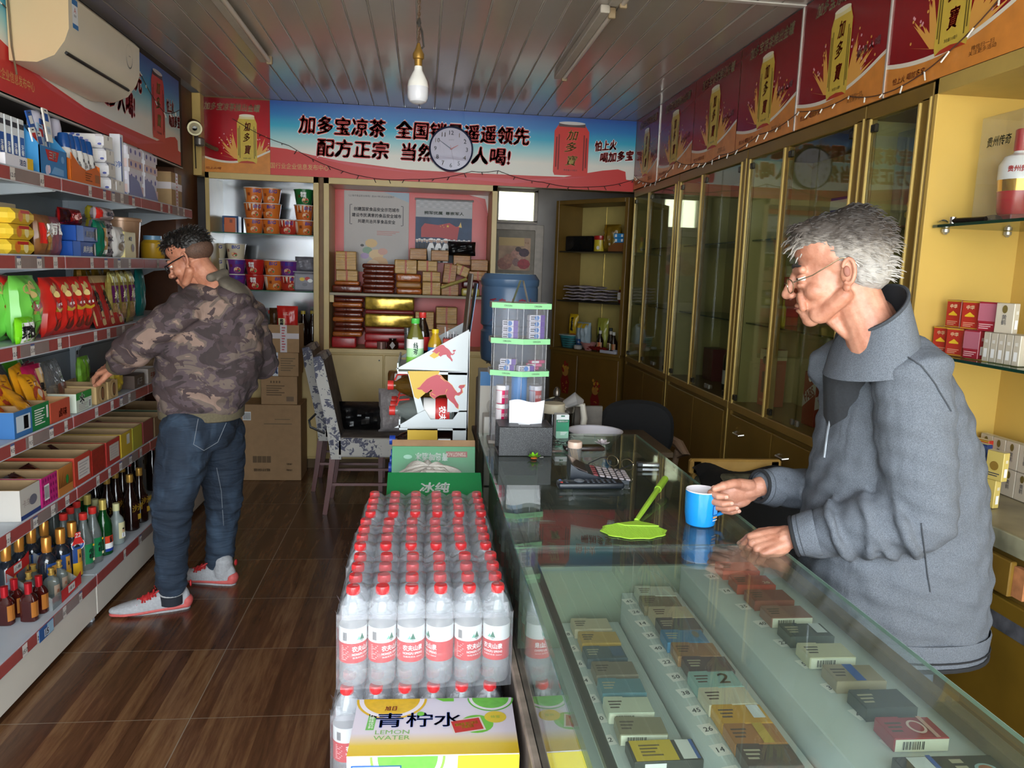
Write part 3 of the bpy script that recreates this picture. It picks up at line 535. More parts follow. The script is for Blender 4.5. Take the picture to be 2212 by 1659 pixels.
put(bag('snack_bag','green and tan foil snack bag leaning beside the blue boxes','snack bag',.13,.17,.05,m('1f8a6a',.15,.4,.3,14),lambda b,w,h:(dense(b,-w*.1,w*.4,-h*.3,h*.3,m('b89058',.3,0,.3,20)),b.text('坚果',.01,-h*.35,.02,WHT2,None,.03,0,.0015)),seed=5),-1.50,3.83,z)
ck=Kind(bag('cake_pack','x','cake pack',.20,.062,.07,m('a8989a',.25,0,.08,20),lambda b,w,h:(dense(b,-w*.48,-w*.3,-h*.4,h*.4,REDB),b.text('CAKE',.0,0,.022,INK,None,.02,.1,.0012))))
for i in range(4): ck.put((-1.53,3.93+.02*(i%2),z+.058*i),'grey wrapped cake pack in the stack, %s'%('lowest','second from bottom','third from bottom','topmost')[i],0,'cake packs')
put(carton('foil_box','low silver foil box at the shelf back','box',.1,.2,.06,m('c8c8ca',.12,.9,.1,30)),-1.72,3.80,z+.10); put(carton('snack_carton','plain brown carton under the silver box','carton',.12,.22,.099,CARDD),-1.72,3.80,z)
ye=Kind(bag('snack_pack','x','snack pack',.17,.07,.06,m('d8c23a',.2,0,.15,16),lambda b,w,h:(b.disc(-.03,0,.016,.02,m('f2ecc8'),.0006),b.text('香酥',.03,0,.02,BLUE,None,.03,0,.001))))
for i in range(4): ye.put((-1.60-.01*i,4.10+.02*(i%2),z+.06*i),'yellow foil snack pack in the far stack, %s'%('lowest','second from bottom','third from bottom','topmost')[i],0,'yellow snack packs')
put(carton('snack_box','pale yellow box with blue lettering before the yellow stack','snack box',.06,.15,.13,m('d8c88a',.35),{'E':lambda b,w,h:(b.text('大吉',0,h*.25,h*.16,BLUE,None,.03,0,.0006),b.disc(w*.2,-h*.1,.02,.02,BRN,.0006))}),-1.50,4.13,z)
put(bag('snack_bag','white and grey mushroom snack bag beside the cakes','snack bag',.13,.15,.05,m('c8c4c0',.3),lambda b,w,h:(b.disc(0,.02,.03,.022,m('6e6660',.4),.001),b.disc(-.02,-.02,.025,.02,m('8a7a68',.4),.0012)),seed=6),-1.495,4.03,z)
b=MB(); b.lathe([(.085,0),(.1,.19),(.106,.192),(.106,.205),(.1,.21),(0,.21)],m('b08a6c',.3,.2,.15,12),28); tag(b.build('snack_bucket',None,(-1.60,4.36,z)),'round tan snack bucket behind the shopper\'s head','bucket')
b=MB(); b.lathe([(.06,0),(.065,.01),(.065,.09),(.05,.11)],m('d8a828',.35),20); b.lathe([(.05,.11),(.05,.135),(0,.135)],m('7aa8cc',.3),20); tag(b.build('candy_jar',None,(-1.6,4.85,z)),'blue-topped yellow candy jar at the far end of the second shelf','jar')
# ---- level three: crisps and nuts ----
z=LEV[2]+.001
def chip(b,w,h): 
    b.disc(w*.06,h*.02,w*.30,h*.11,m('f0c63a',.3),.0004,20,PI,2*PI); b.disc(w*.06,h*.045,w*.30,h*.085,m('c01c1c',.3),.0008); b.text("Lay's",w*.06,h*.045,h*.085,WHT2,w*.44,.03,.15,.0014)
    for x,y,r in ((-.2,.3,.11),(.02,.36,.09),(-.08,.22,.08)): b.disc(x*w,y*h,r*w*1.3,r*h*.7,m('e9cf86',.4),.0006+x*.0004)
    b.disc(.12*w,-.3*h,w*.24,h*.12,m('8a3a2a',.4,0,.4,60),.0005)
cr=Kind(bag('crisps_bag','x','crisps bag',.16,.24,.085,REDB,chip,seed=1))
for i,(y,zz,ry) in enumerate(((3.36,0,.1),(3.47,0,.0),(3.57,0,-.05),(3.66,0,-.1))): cr.put((-1.53,y,z),'upright red crisps bag, %s of four along the shelf edge'%ORD[i],ry,'red crisps bags')
for i in range(2): cr.put((-1.60+.02*i,3.05+.24*i,z+.155),'red crisps bag lying sideways on top of the others, %s'%('nearer','farther')[i],0,'red crisps bags',(PI/2-.1,0,0))
cg=Kind(bag('crisps_bag','x','crisps bag',.20,.25,.10,m('6cc04a',.28),chip,seed=2))
for i in range(2): cg.put((-1.52-.07*i,3.14-.05*i,z),'green crisps bag, %s one'%('front','rear')[i],.05,'green crisps bags')
put(bag('snack_bag','bright green pouch with a white panel in front of the green crisps','snack bag',.13,.10,.04,m('76d01e',.3),lambda b,w,h:(dense(b,-w*.35,w*.42,-h*.45,h*.3,WHT2),b.text('菜园',0,-.005,.045,BLK,None,.07,0,.0012)),seed=4),-1.475,3.05,z)
pb=Kind(bag('paper_snack_bag','x','snack bag',.15,.25,.03,m('b02420',.45),lambda b,w,h:(dense(b,-w*.5,w*.5,h*.35,h*.5,TAN),dense(b,-w*.45,-w*.38,-h*.45,h*.35,TAN),dense(b,w*.05,w*.3,-h*.3,h*.3,TAN),b.text('炒货',w*.17,0,h*.4,BLK,None,.03,0,.0015,0,0,True),b.disc(w*.1,-h*.4,.02,.016,TAN,.0008)),lean=.3,crimp=.02))
for i in range(3): pb.put((-1.46-.0*i-.03,3.80+.10*i,z),'red paper snack bag with a tan strip, %s of three'%ORD[i],0,'red paper snack bags')
pu=Kind(bag('nut_bag','x','nut bag',.13,.26,.05,m('8a7a3c',.25,0,.4,30),lambda b,w,h:(dense(b,-w*.5,w*.5,h*.30,h*.48,m('c6c27a',.3)),dense(b,-w*.42,w*.42,-h*.08,h*.24,m('5c1d58',.25)),b.text('奶香',0,h*.07,.035,m('d8cfa0'),None,.03,.2,.0015),dense(b,-w*.4,w*.4,-h*.4,-h*.1,m('b08a5c',.4,0,.5,80)))))
for i in range(3): pu.put((-1.52,4.0+.11*i,z),'nut bag with a purple panel, %s of three'%ORD[i],.1,'purple nut bags')
gd=Kind(bag('nut_bag','x','nut bag',.15,.31,.07,m('8c6a20',.15,.3,.5,18),lambda b,w,h:(dense(b,-w*.5,w*.5,h*.36,h*.5,m('b8a03c',.2,.2)),dense(b,-w*.5,w*.5,h*.345,h*.355,BLK))))
for i in range(4): gd.put((-1.66,4.02+.15*i,z),'tall glossy gold nut bag at the shelf back, %s of four'%ORD[i],.06,'gold nut bags')
put(bag('snack_bag','teal pouch beside the gold bags','snack bag',.12,.27,.05,m('1e8f8c',.3),seed=9),-1.62,4.66,z)
# ---- level four: pouches and small trays ----
z=LEV[3]+.001
def tray(name,label,y,w,h,base,art,dep=.33,x=-1.478,z=z,inner=CARD,front=None,grp=None):
    """open card tray reaching back into the shelf, its short front towards the aisle"""
    o=carton(name,label,'tray',dep,w,h,base,{'E':art} if art else {},True,grp,inner=inner); return put(o,x-dep/2-.004,y,z)
def meatp(b,w,h): b.disc(0,-h*.1,w*.3,h*.25,m('b8482a',.35,0,.4,60),.001); b.disc(w*.08,-h*.05,w*.14,h*.12,m('e8d0b8',.4),.0016); lines(b,0,h*.25,w*.6,h*.2,3,m('8a4a10',.5),.001)
tray('snack_tray','blue and white snack tray at the picture edge on the fourth shelf',3.02,.13,.10,m('3a6ea8',.4),lambda b,w,h:(b.rect(0,0,w*.8,h*.6,m('c8d4dc',.5),.0004),barcode(b,.02,0,.03,.04)))
tray('snack_tray','green snack tray with small white print on its front',3.155,.135,.10,m('1f7a40',.4),lambda b,w,h:(lines(b,-.01,0,.08,.065,7,WHT,.0005),b.rect(w*.38,.01,.014,.05,WHT,.0005)))
tray('snack_tray','red translucent-looking tray full of orange pouches',3.32,.17,.085,m('c0523a',.35),lambda b,w,h:b.text('卤味',.02,-.01,.035,m('8a2a1c'),None,.03,.1,.0005),inner=m('c89a6a',.6))
tray('snack_tray','white and green tray with a snowflake printed on its front',3.545,.155,.085,m('c8d2c2',.5),lambda b,w,h:(b.rect(0,h*.32,w,h*.36,GRN,.0003),[b.rect(-.02+.0*k,h*.1,.008,.05,WHT2,.0005) for k in (0,)],b.text('*',-.02,h*.15,.05,WHT2,None,.05,0,.0007),lines(b,-.01,-h*.25,w*.6,h*.35,4,GREYP,.0005),barcode(b,w*.36,-h*.2,.02,.03)))
def woodp(b,w,h): [b.disc(0,0,w*(.48-.1*k),h*(.6-.1*k),(TAN,m('b8935e',.5))[k%2],.0003+.0002*k) for k in range(3)]; b.disc(.01,0,.018,.032,BLK,.0012); b.disc(.01,0,.014,.026,m('8a5a3a',.4),.0014)
wb=Kind(carton('wood_print_tray','x','tray',.20,.115,.085,m('c9aa76',.5),{'E':woodp},True,inner=CARD))
for i in range(2): wb.put((-1.585,3.74+.135*i,z),'wood-patterned snack tray with a dark oval emblem, %s of two'%('nearer','farther')[i],0,'wood-patterned trays')
pw=Kind(bag('snack_pouch','x','snack pouch',.13,.17,.04,m('e09a1c',.25,0,.12,18,.2,20),meatp,seed=3))
R_=random.Random(6)
for i,(x,y,zz,l,ry,rl) in enumerate(((-1.55,3.05,.06,-.9,.3,.4),(-1.60,3.15,.06,-.5,-.2,-.2),(-1.53,3.20,.05,-.7,.5,.7),(-1.56,3.33,.03,-.35,0,.0),(-1.62,3.34,.06,-.2,.1,.1),(-1.66,3.22,.05,-.3,-.1,.2))): pw.put((x,y,z+zz),'glossy orange meat snack pouch in the heap, %s'%('lowest near the green tray','second, leaning back','third, tilted sideways','upright at the front of the red tray','behind the upright one','rearmost of the heap')[i],0,'orange meat pouches',(rl,l,ry))
mg=Kind(bag('snack_pouch','x','snack pouch',.16,.19,.035,m('b81d50',.25),lambda b,w,h:(dense(b,w*.05,w*.44,-h*.3,h*.4,m('e6c084',.3)),dense(b,w*.34,w*.44,-h*.3,h*.4,m('d89a20',.3)),b.text('鸭',w*.2,-h*.05,.05,BLK,None,.04,0,.0015)),seed=7))
for i in range(3): mg.put((-1.60-.03*i,3.40+.05*i,z+.03),'magenta duck snack pouch behind the orange ones, %s'%('front','middle','rear')[i],0,'magenta pouches',(0,-.15,.15*i))
cb_=Kind(bag('clear_snack_bag','x','snack bag',.20,.20,.05,BAGP,lambda b,w,h:(dense(b,-w*.2,w*.3,-h*.42,-h*.05,m('7a4a3a',.4,0,.5,60)),b.text('|||||',w*.1,h*.2,.04,m('c8c8c8',.5),.05,0,0,.001)),seed=8))
for i in range(3): cb_.put((-1.68+.04*i,3.30+.14*i,z+.02),'clear plastic bag of dried meat at the shelf back, %s'%ORD[i],0,'clear meat bags',(0,-.2,.1))
put(bag('snack_pouch','bright green pouch sticking up behind the clear bags','snack pouch',.15,.16,.03,m('5aba2c',.35),lambda b,w,h:b.disc(-.01,0,.03,.03,BLK,.001)),-1.76,3.62,z+.10,0,(.5,-.2,0))
put(bag('snack_pouch','green and yellow pouch behind the shopper\'s hand','snack pouch',.12,.15,.04,m('6a9a2c',.35,0,.4,25)),-1.62,3.88,z+.05)
put(bag('snack_bag','yellow bag with a blue spot beyond the wood-patterned trays','snack bag',.12,.13,.06,m('b89a30',.3,0,.3,25),lambda b,w,h:b.disc(0,.04,.015,.015,BLUE,.001)),-1.53,4.02,z)
put(carton('snack_tray','dark tray with white lettering at the far part of the fourth shelf','tray',.25,.14,.07,m('5a4a42',.4),{'E':word('瓜子',WHT2,.5)},True),-1.60,4.20,z); put(carton('snack_tray','white-fronted tray beyond the dark one','tray',.25,.14,.08,m('b0a49c',.5),{'E':word('干货',RED,.4)},True),-1.60,4.40,z)
put(carton('snack_tray','brown tray at the far end of the fourth shelf','tray',.25,.2,.09,CARDD,None,True),-1.60,4.75,z)
# ---- level five: row of open card trays ----
z=LEV[4]+.001
def lblf(c): return lambda b,w,h:(b.rect(.01,0,w*.72,h*.62,c,.0004),lines(b,.01,0,w*.6,h*.5,5,GREYP,.0007))
def dots(b,w,h):
    for i in range(6):
        for j in range(4): b.disc(-w*.4+w*.16*i,-h*.35+h*.24*j,w*.045,h*.08,m('8a1a5a',.4),.0004,6)
    barcode(b,-w*.2,-.005,.035,.05,.0009)
def pat(b,w,h):
    for i in range(9): b.poly([(-w*.5+w*.11*i,-h*.2),(-w*.5+w*.11*(i+1),-h*.2),(-w*.5+w*.11*i+w*.05,h*.4)],m('7a4a18',.5),.0004)
    b.disc(w*.1,0,.012,.02,GRN,.0007)
T5=(('white-fronted card tray with a car drawing and blue edge',3.03,.15,.12,m('c4beb6',.55),lambda b,w,h:(b.rect(0,-h*.42,w,h*.14,m('2a3f78',.4),.0004),b.disc(.02,.0,.03,.02,m('6a6a78',.4),.0005),b.text('卡车',-.03,.0,.03,m('9a8a84'),None,0,0,.0006))),
('purple dotted card tray with a barcode',3.185,.13,.12,m('c22a7a',.35),dots),('orange patterned card tray full of brown packs',3.325,.13,.12,m('c07a3a',.45),pat),('red-fronted card tray with a white printed panel, green packs inside',3.49,.16,.13,m('b8402e',.4),lblf(m('d8cfc8',.5))),
('dark red glossy card tray with brown sticks',3.66,.14,.12,m('96281e',.3,0,.3,40),None),('red-rimmed card tray with a white label, empty inside',3.83,.16,.12,m('a8302a',.4),lblf(m('c4b6a8',.5))),('yellow card tray with a small white label',4.0,.14,.12,m('c0a02c',.4),lambda b,w,h:b.rect(.02,.02,.04,.05,m('d0ccc0',.5),.0004)),
('olive yellow card tray with a white lining edge',4.15,.13,.12,m('a8a030',.4),None),('far card tray holding small red packs',4.31,.15,.12,m('8a3a3a',.4),None),('plain brown card tray near the far end of the fifth shelf',4.50,.17,.11,CARDD,None),('last card tray on the fifth shelf, dark green inside',4.80,.3,.11,m('5a6a50',.5),None))
for i,(l,y,w,h,c,art) in enumerate(T5): tray('card_tray',l,y,w,h,c,art,.35,-1.474,z)
R_=random.Random(11)
def fill(kind,lab,y,n,w,zz,grp,xs=(-1.78,-1.52)):
    for i in range(n):
        x=xs[1]-(xs[1]-xs[0])*(i/max(1,n-1)); kind.put((x,y+R_.uniform(-w,w),z+zz),lab+', %s from the tray front'%ORD[i],0,grp,(R_.uniform(-.5,.5),-1.2+R_.uniform(-.3,.3),R_.uniform(-.6,.6)))
bp=Kind(bag('meat_pack','x','snack pack',.10,.15,.03,m('4a1a14',.2,0,.3,25),lambda b,w,h:(dense(b,-w*.35,w*.35,-h*.35,h*.2,m('8a3a1c',.25)),b.disc(0,-h*.2,w*.25,h*.14,m('d89a5a',.35),.001),b.text('烤肠',0,h*.05,.025,GLD,None,.02,0,.0012)),seed=5))
fill(bp,'brown meat snack pack in the orange tray',3.325,3,.02,.03,'brown meat packs'); fill(bp,'brown meat snack pack in the purple tray',3.185,3,.02,.04,'brown meat packs')
gp=Kind(bag('green_snack_pack','x','snack pack',.05,.12,.025,m('2a6a2c',.25),lambda b,w,h:dense(b,-w*.3,w*.3,0,h*.2,m('d0d0c0',.4)),seed=6)); fill(gp,'small green snack pack in the red-fronted tray',3.49,6,.04,.02,'green snack packs')
dk=Kind(bag('dark_snack_stick','x','snack pack',.03,.16,.02,m('4a2a26',.25,0,.3,25),seed=7)); fill(dk,'dark snack stick in the glossy red tray',3.66,5,.03,.02,'dark snack sticks'); fill(dk,'dark snack stick in the olive tray',4.15,2,.02,.02,'dark snack sticks')
rk=Kind(bag('small_red_pack','x','snack pack',.06,.10,.02,m('8a2a3a',.25),seed=8)); fill(rk,'small red pack in the far tray',4.31,5,.04,.06,'small red packs')
# ---- base deck: bottles ----
z=LEV[5]+.001
def lab(r,txt,base,c,zc,h,w,extra=None,n=8):
    """label wrapped on a bottle, facing the aisle and the camera"""
    def fn(b):
        q0=w/r/2; a0=-.35
        b.lathe([(r+.0006,zc-h/2),(r+.0006,zc+h/2)],base,n,arc=(a0-q0,a0+q0)); T=b.T; b.T=T@MX.Rotation(a0,4,'Z')@frame((r+.0006,0,zc),'E')
        if txt: b.text(txt,0,0,min(h*.8,w*.4*len(txt)),c,None,.03,0,.0006,r,0,len(txt)>1)
        if extra: extra(b,r)
        b.T=T
    return fn
def bottle(name,label,cat,prof,body,cap,lb=None,n=20,sq=0,sy=1,grp=None):
    t=thing(name,label,cat,group=grp); b=MB(); b.lathe(prof,body,n,sq,sy); b.build('body',t); b=MB(); b.lathe(cap[0],cap[1],14); b.build('cap',t)
    if lb: b=MB(); lb(b); b.build('label',t)
    return t
GB=m('12351c',.08,0,0,1,sp=.8); GC_=clear('green_glass','3f7a4c',1.5,.35,'1f6a30'); DK=m('1c0d0a',.06,sp=.8); FROST=m('8a9490',.35); CLR=clear('clear_bottle','c8d0cc',1.5,.22,'b8c0bc'); GCAP=m('c89a4a',.25,.6); RCAP=m('c4302a',.35)
def row(kind,lab_,pts,grp,z=z):
    for i,(x,y) in enumerate(pts): kind.put((x,y,z),lab_[i] if isinstance(lab_,list) else lab_%ORD[i],0,grp)
K22=Kind(bottle('liquor_bottle','x','bottle',[(.03,0),(.034,.004),(.034,.145),(.028,.165),(.016,.178),(.015,.19)],m('20242c',.1,sp=.8),([(.0175,.183),(.0185,.187),(.0185,.243),(.016,.247),(0,.247)],m('cf8a3a',.25,.5)),lambda b:(lab(.0345,None,m('2a4a86',.3),BLK,.105,.07,.06)(b),lab(.035,'古酒',m('c08a3a',.3),BLK,.10,.06,.022)(b),lab(.0346,None,m('d8a420',.3),BLK,.04,.06,.06)(b))))
y0=3.13
row(K22,'orange-capped liquor bottle in the near cluster, front row, %s',[(-1.51,3.20),(-1.50,3.30),(-1.49,3.385)],'orange-capped bottles'); row(K22,'orange-capped liquor bottle in the near cluster, back row, %s',[(-1.62,3.11),(-1.62,3.21),(-1.62,3.31),(-1.61,3.40)],'orange-capped bottles')
t=K22.o; tg=thing('bottle_neck_tag','round red and white neck tag reading 22 on the front orange-capped bottle','tag',(-1.462,3.372,z+.17))
b=MB(); b.T=frame((0,0,0),'E',-.6); b.disc(0,-.022,.03,.026,WHT2,0); b.disc(0,-.022,.027,.023,m('3a5a9a',.4),.0004); b.poly([(-.028,-.02),(.028,-.02),(.014,.012),(.013,.035),(-.013,.035),(-.014,.012)],RED,.0008); b.text('22',0,.022,.018,WHT2,None,.03,.15,.0014); b.text('满瓶盖奖',0,-.022,.009,WHT2,None,.02,0,.0014); b.disc(0,-.022,.03,.026,WHT2,-.0006); b.build('card',tg)
KR=Kind(bottle('red_cap_bottle','x','bottle',[(.032,0),(.0345,.006),(.0345,.13),(.030,.155),(.018,.195),(.0135,.22),(.0135,.235)],CLR,([(.0155,.228),(.017,.231),(.017,.256),(.015,.258),(0,.258)],RCAP),lambda b:(lab(.0348,'牛栏',m('1f7a4a',.35),BLK,.075,.09,.055,lambda b,r:(b.disc(.014,.035,.005,.005,YEL,.001),b.rect(.012,-.03,.01,.012,CREAM,.001)))(b))))
row(KR,'red-capped clear liquor bottle with green label, front row, %s',[(-1.475,3.56),(-1.48,3.475)],'red-capped bottles'); row(KR,'red-capped clear liquor bottle with green label, second row, %s',[(-1.56,3.47),(-1.57,3.56),(-1.58,3.65)],'red-capped bottles'); row(KR,'red-capped clear liquor bottle with green label, third row, %s',[(-1.65,3.40),(-1.66,3.50),(-1.66,3.60),(-1.67,3.70)],'red-capped bottles'); row(KR,'red-capped clear liquor bottle with green label, rear row, %s',[(-1.74,3.35),(-1.75,3.46),(-1.75,3.57)],'red-capped bottles')
KG=Kind(bottle('green_bottle','x','bottle',[(.033,0),(.037,.005),(.037,.135),(.033,.16),(.018,.19),(.0145,.205),(.0145,.225)],GC_,([(.016,.215),(.0165,.262),(.0,.263)],m('d0b860',.3,.4)),lambda b:(lab(.0375,'红星',m('d2442a',.35),BLK,.075,.035,.055)(b),lab(.0375,None,WHT2,BLK,.045,.026,.055)(b),lab(.0375,None,m('22409a',.4),BLK,.025,.014,.055)(b))))
row(KG,['green glass bottle with an orange, white and blue label standing in front','green glass bottle with gold cap just behind the labelled one','gold-capped green bottle among the red caps','gold-capped green bottle third row back','gold-capped green bottle rearmost'],[(-1.47,3.66),(-1.57,3.74),(-1.63,3.80),(-1.72,3.72),(-1.74,3.84)],'green gold-capped bottles')
KF=Kind(bottle('frosted_bottle','x','bottle',[(.03,0),(.034,.006),(.035,.10),(.03,.125),(.015,.145),(.012,.175)],FROST,([(.0155,.165),(.016,.2),(0,.201)],m('d4d09a',.4)),lambda b:(lab(.0355,None,m('d8cfa0',.45),BLK,.07,.08,.044,lambda b,r:(b.disc(0,.0,.006,.009,m('c89a7a',.5),.0012),b.disc(0,.008,.006,.004,BLK,.0016),b.poly([(-.012,-.035),(.012,-.035),(.01,-.012),(-.01,-.012)],WHT2,.0012),b.rect(0,-.022,.003,.02,BLK,.0016)))(b))))
row(KF,['small frosted bottle with a portrait label, front','small frosted bottle behind the front portrait-label one','small frosted bottle third from the front'],[(-1.465,3.80),(-1.525,3.78),(-1.59,3.87)],'frosted bottles')
KD=Kind(bottle('dark_bottle','x','bottle',[(.034,0),(.039,.006),(.0385,.12),(.03,.165),(.016,.21),(.0135,.25),(.0135,.262)],DK,([(.0155,.25),(.0165,.254),(.0165,.29),(0,.292)],GCAP),lambda b:(lab(.0392,None,m('2a1410',.2),BLK,.10,.1,.05,lambda b,r:(b.text('沙洲',.0,.02,.035,GLD,None,.03,.1,.0008),b.rect(.012,-.03,.022,.028,GLD,.0008)))(b))))
row(KD,'dark brown liquor bottle with gold lettering and gold cap, front row, %s',[(-1.47,4.0),(-1.47,4.13)],'dark gold-capped bottles'); row(KD,'dark brown gold-capped bottle, second row, %s',[(-1.57,3.97),(-1.57,4.08),(-1.58,4.2)],'dark gold-capped bottles'); row(KD,'dark brown gold-capped bottle, rear row, %s',[(-1.67,3.98),(-1.68,4.1)],'dark gold-capped bottles')
KS=Kind(bottle('silver_cap_bottle','x','bottle',[(.034,0),(.042,.008),(.042,.15),(.03,.19),(.016,.215),(.015,.25)],DK,([(.017,.245),(.018,.248),(.018,.285),(0,.286)],m('b8bcc0',.25,.7))))
row(KS,'dark round-shouldered bottle with silver cap behind the green ones, %s',[(-1.68,3.90),(-1.76,3.94),(-1.80,4.04)],'silver-capped bottles')
KQ=Kind(bottle('dark_bottle','x','bottle',[(.034,0),(.037,.006),(.037,.15),(.018,.21),(.0135,.25)],DK,([(.016,.245),(.0165,.28),(0,.281)],m('a8343c',.35))))
row(KQ,'dark bottle with dull red cap farther along the deck, %s',[(-1.60,4.34),(-1.68,4.28),(-1.62,4.50),(-1.72,4.42),(-1.52,4.62),(-1.6,4.72)],'dull red-capped bottles')
KP=Kind(bottle('small_flask','x','bottle',[(.026,0),(.029,.004),(.029,.085),(.022,.098),(.010,.106),(.009,.115)],CLR,([(.011,.112),(.0125,.114),(.0125,.118),(.009,.12),(.009,.134),(.012,.136),(.012,.141),(0,.142)],m('d8b25c',.25,.6)),lambda b:lab(.0293,'酒',m('a08a78',.5),m('8a4a28'),.05,.05,.03)(b),16,.3,.6))
row(KP,['small clear flask with gold cap, front inside the acrylic stand','small clear flask with gold cap, second in the acrylic stand','small clear flask with gold cap, third in the acrylic stand','small clear flask with gold cap, rearmost in the acrylic stand'],[(-1.465,3.13),(-1.47,3.21),(-1.53,3.09),(-1.55,3.17)],'small clear flasks')
KN=Kind(bottle('small_red_flask','x','bottle',[(.026,0),(.03,.004),(.03,.085),(.024,.1),(.012,.112),(.011,.12)],m('3a0f0c',.08,sp=.8),([(.013,.108),(.0135,.150),(0,.152)],m('b81e28',.2,.4)),lambda b:lab(.0303,None,m('a8682c',.4),BLK,.05,.06,.035)(b),16,.3,.65))
row(KN,'small dark red flask with shiny red cap at the near end, %s',[(-1.465,3.03),(-1.47,2.96),(-1.54,3.0),(-1.54,2.93)],'small red flasks')
t=thing('acrylic_stand','clear acrylic stand with red price strips around the small flasks','stand',(-1.50,3.14,z))
b=MB(); b.b2(-.09,-.087,-.08,.09,0,.16,CLR_:=clear('acrylic','e0e6e6',1.5,.12,'ffffff')); b.b2(.075,.078,-.10,.12,0,.05,CLR_)
for y in (-.105,.115): b.T=MX.Translation((0,y,0))@MX(((1,0,0,0),(0,0,1,0),(0,1,0,0),(0,0,0,1))); b.prism([(-.09,0),(.078,0),(.078,.05),(-.09,.16)],.003,CLR_); b.T=MX()
b.build('panel',t)
for y,zz,s in ((.06,.03,'小瓶 18/-'),(-.02,.15,'小瓶')):
    b=MB(); b.T=frame((.079 if zz<.1 else -.084,y,zz),'E'); b.poly([(-.09,-.03),(.09,-.02),(.09,.035),(.05,.022),(-.09,.02)],RED,.0004); b.rect(.0,.0,.06,.03,TAG,.0008); b.text(s,0,0,.014,INK,.05,.01,.2,.0012); b.build('price_strip',t)
b=MB(); b.T=frame((-1.400,2.93,LEV[5]-.026),'E'); b.box((0,0,.001),(.11,.05,.002),m('2f5f9a',.4)); b.rect(.03,.0,.05,.046,m('9ac0d8',.4),.0022); b.rect(.0,-.004,.04,.03,m('b8c0d0',.5),.0026); b.text('15',0,-.004,.022,INK,None,.03,.1,.003); tag(b.build('price_card'),'blue price card with a handwritten 15 on the lowest rail','price card')
# ---------- back cabinets ----------
BRNG=m('5b4420',.6); MIRR=m('c9ccd0',.14,1,.10,3); GLED=m('3f6b55',.1,0,0,1); SHELFG=clear('shelf_glass','b8d2c4',1.5,.06,'5a8a70')
LC=m('cdb273',.38,0,.06,9); LCD=m('c2a868',.42,0,.10,6)
t=thing('noodle_cabinet','gold-framed cabinet with mirrored back and glass shelves of noodle cups','cabinet',(-1.6,6.02,0)); O=V((1.6,-6.02,0))
def P(bb,name,par=None): bb_=bb.build(name,par or t); return bb_
def B(): b=MB(); b.T=MX.Translation(O); return b
b=B(); b.b2(-1.6,-.785,6.40,6.42,.95,2.2,MIRR); P(b,'mirror_back'); b=B(); b.b2(-1.6,-.785,6.02,6.42,.93,.96,LC,.002); b.b2(-1.6,-.785,6.03,6.42,.08,.93,LCD); b.b2(-1.6,-.785,6.06,6.42,0,.08,BRNG); P(b,'base')
b=B(); b.b2(-.825,-.785,6.0,6.42,.93,2.235,LC,.002); P(b,'stile'); b=B(); b.b2(-1.6,-1.57,6.0,6.42,.93,2.235,LC,.002); P(b,'stile'); b=B(); b.b2(-1.6,-.785,6.0,6.03,2.19,2.235,LC,.002); b.b2(-1.57,-.825,6.03,6.42,2.2,2.22,m('b8bcc0',.2,.9)); P(b,'top_rail')
for z in (1.808,1.385): b=B(); b.b2(-1.57,-.825,6.045,6.40,z-.008,z,SHELFG); b.b2(-1.57,-.825,6.043,6.0455,z-.008,z,GLED); P(b,'glass_shelf')
for x in (-1.385,-.995): b=B(); b.b2(x-.19,x+.19,6.018,6.03,.1,.92,LC,.003); P(b,'door')
t2=t
t=thing('paper_cabinet','gold-framed cabinet with red back holding bundles of joss paper','cabinet',(-.75,6.02,0)); O=V((.75,-6.02,0)); REDBK=m('cf3a30',.35,0,.06,3)
b=B(); b.b2(-.71,.51,6.40,6.42,.95,2.2,REDBK); P(b,'back_panel'); b=B(); b.b2(-.75,.553,6.02,6.42,.925,.957,LC,.002); b.b2(-.75,.553,6.035,6.42,.08,.925,LCD); b.b2(-.75,.553,6.06,6.42,0,.08,BRNG); P(b,'base')
for x0,x1 in ((-.75,-.71),(.513,.553)): b=B(); b.b2(x0,x1,6.0,6.42,.93,2.235,LC,.002); P(b,'stile')
b=B(); b.b2(-.75,.553,6.0,6.03,2.19,2.235,LC,.002); b.b2(-.71,.513,6.03,6.42,2.19,2.21,m('cfa89a',.3)); P(b,'top_rail'); b=B(); b.b2(-.71,.513,6.03,6.40,1.365,1.385,m('a2967e',.5),.002); b.b2(-.71,-.68,6.05,6.08,1.31,1.365,LC); P(b,'shelf_board')
for x0,x1 in ((-.705,-.30),(-.29,.12),(.13,.54)): b=B(); b.b2(x0,x1,6.02,6.035,.1,.91,LC,.004); b.cyl((x1-.03,6.021,.87),(x1-.03,6.016,.87),.006,BLK,8); P(b,'door')
b=B(); b.T=b.T@frame((.513,6.39,2.19),'S'); b.poly([(-.16,0),(0,-.03),(0,0)],m('e8ddd8',.4),.0); b.poly([(-.03,0),(0,0),(0,-.14)],m('e8ddd8',.4),.0004); b.poly([(-.16,0),(-.05,-.07),(-.0,-.16),(-.0,-.14),(-.06,-.05),(-.13,-.005)],m('c22a28',.3),.0008); P(b,'printed_star')
b=MB(); b.b2(-.785,-.75,6.04,6.42,0,2.235,m('7a5424',.5,0,.2,10)); b.build('trim_9')['kind']='structure'
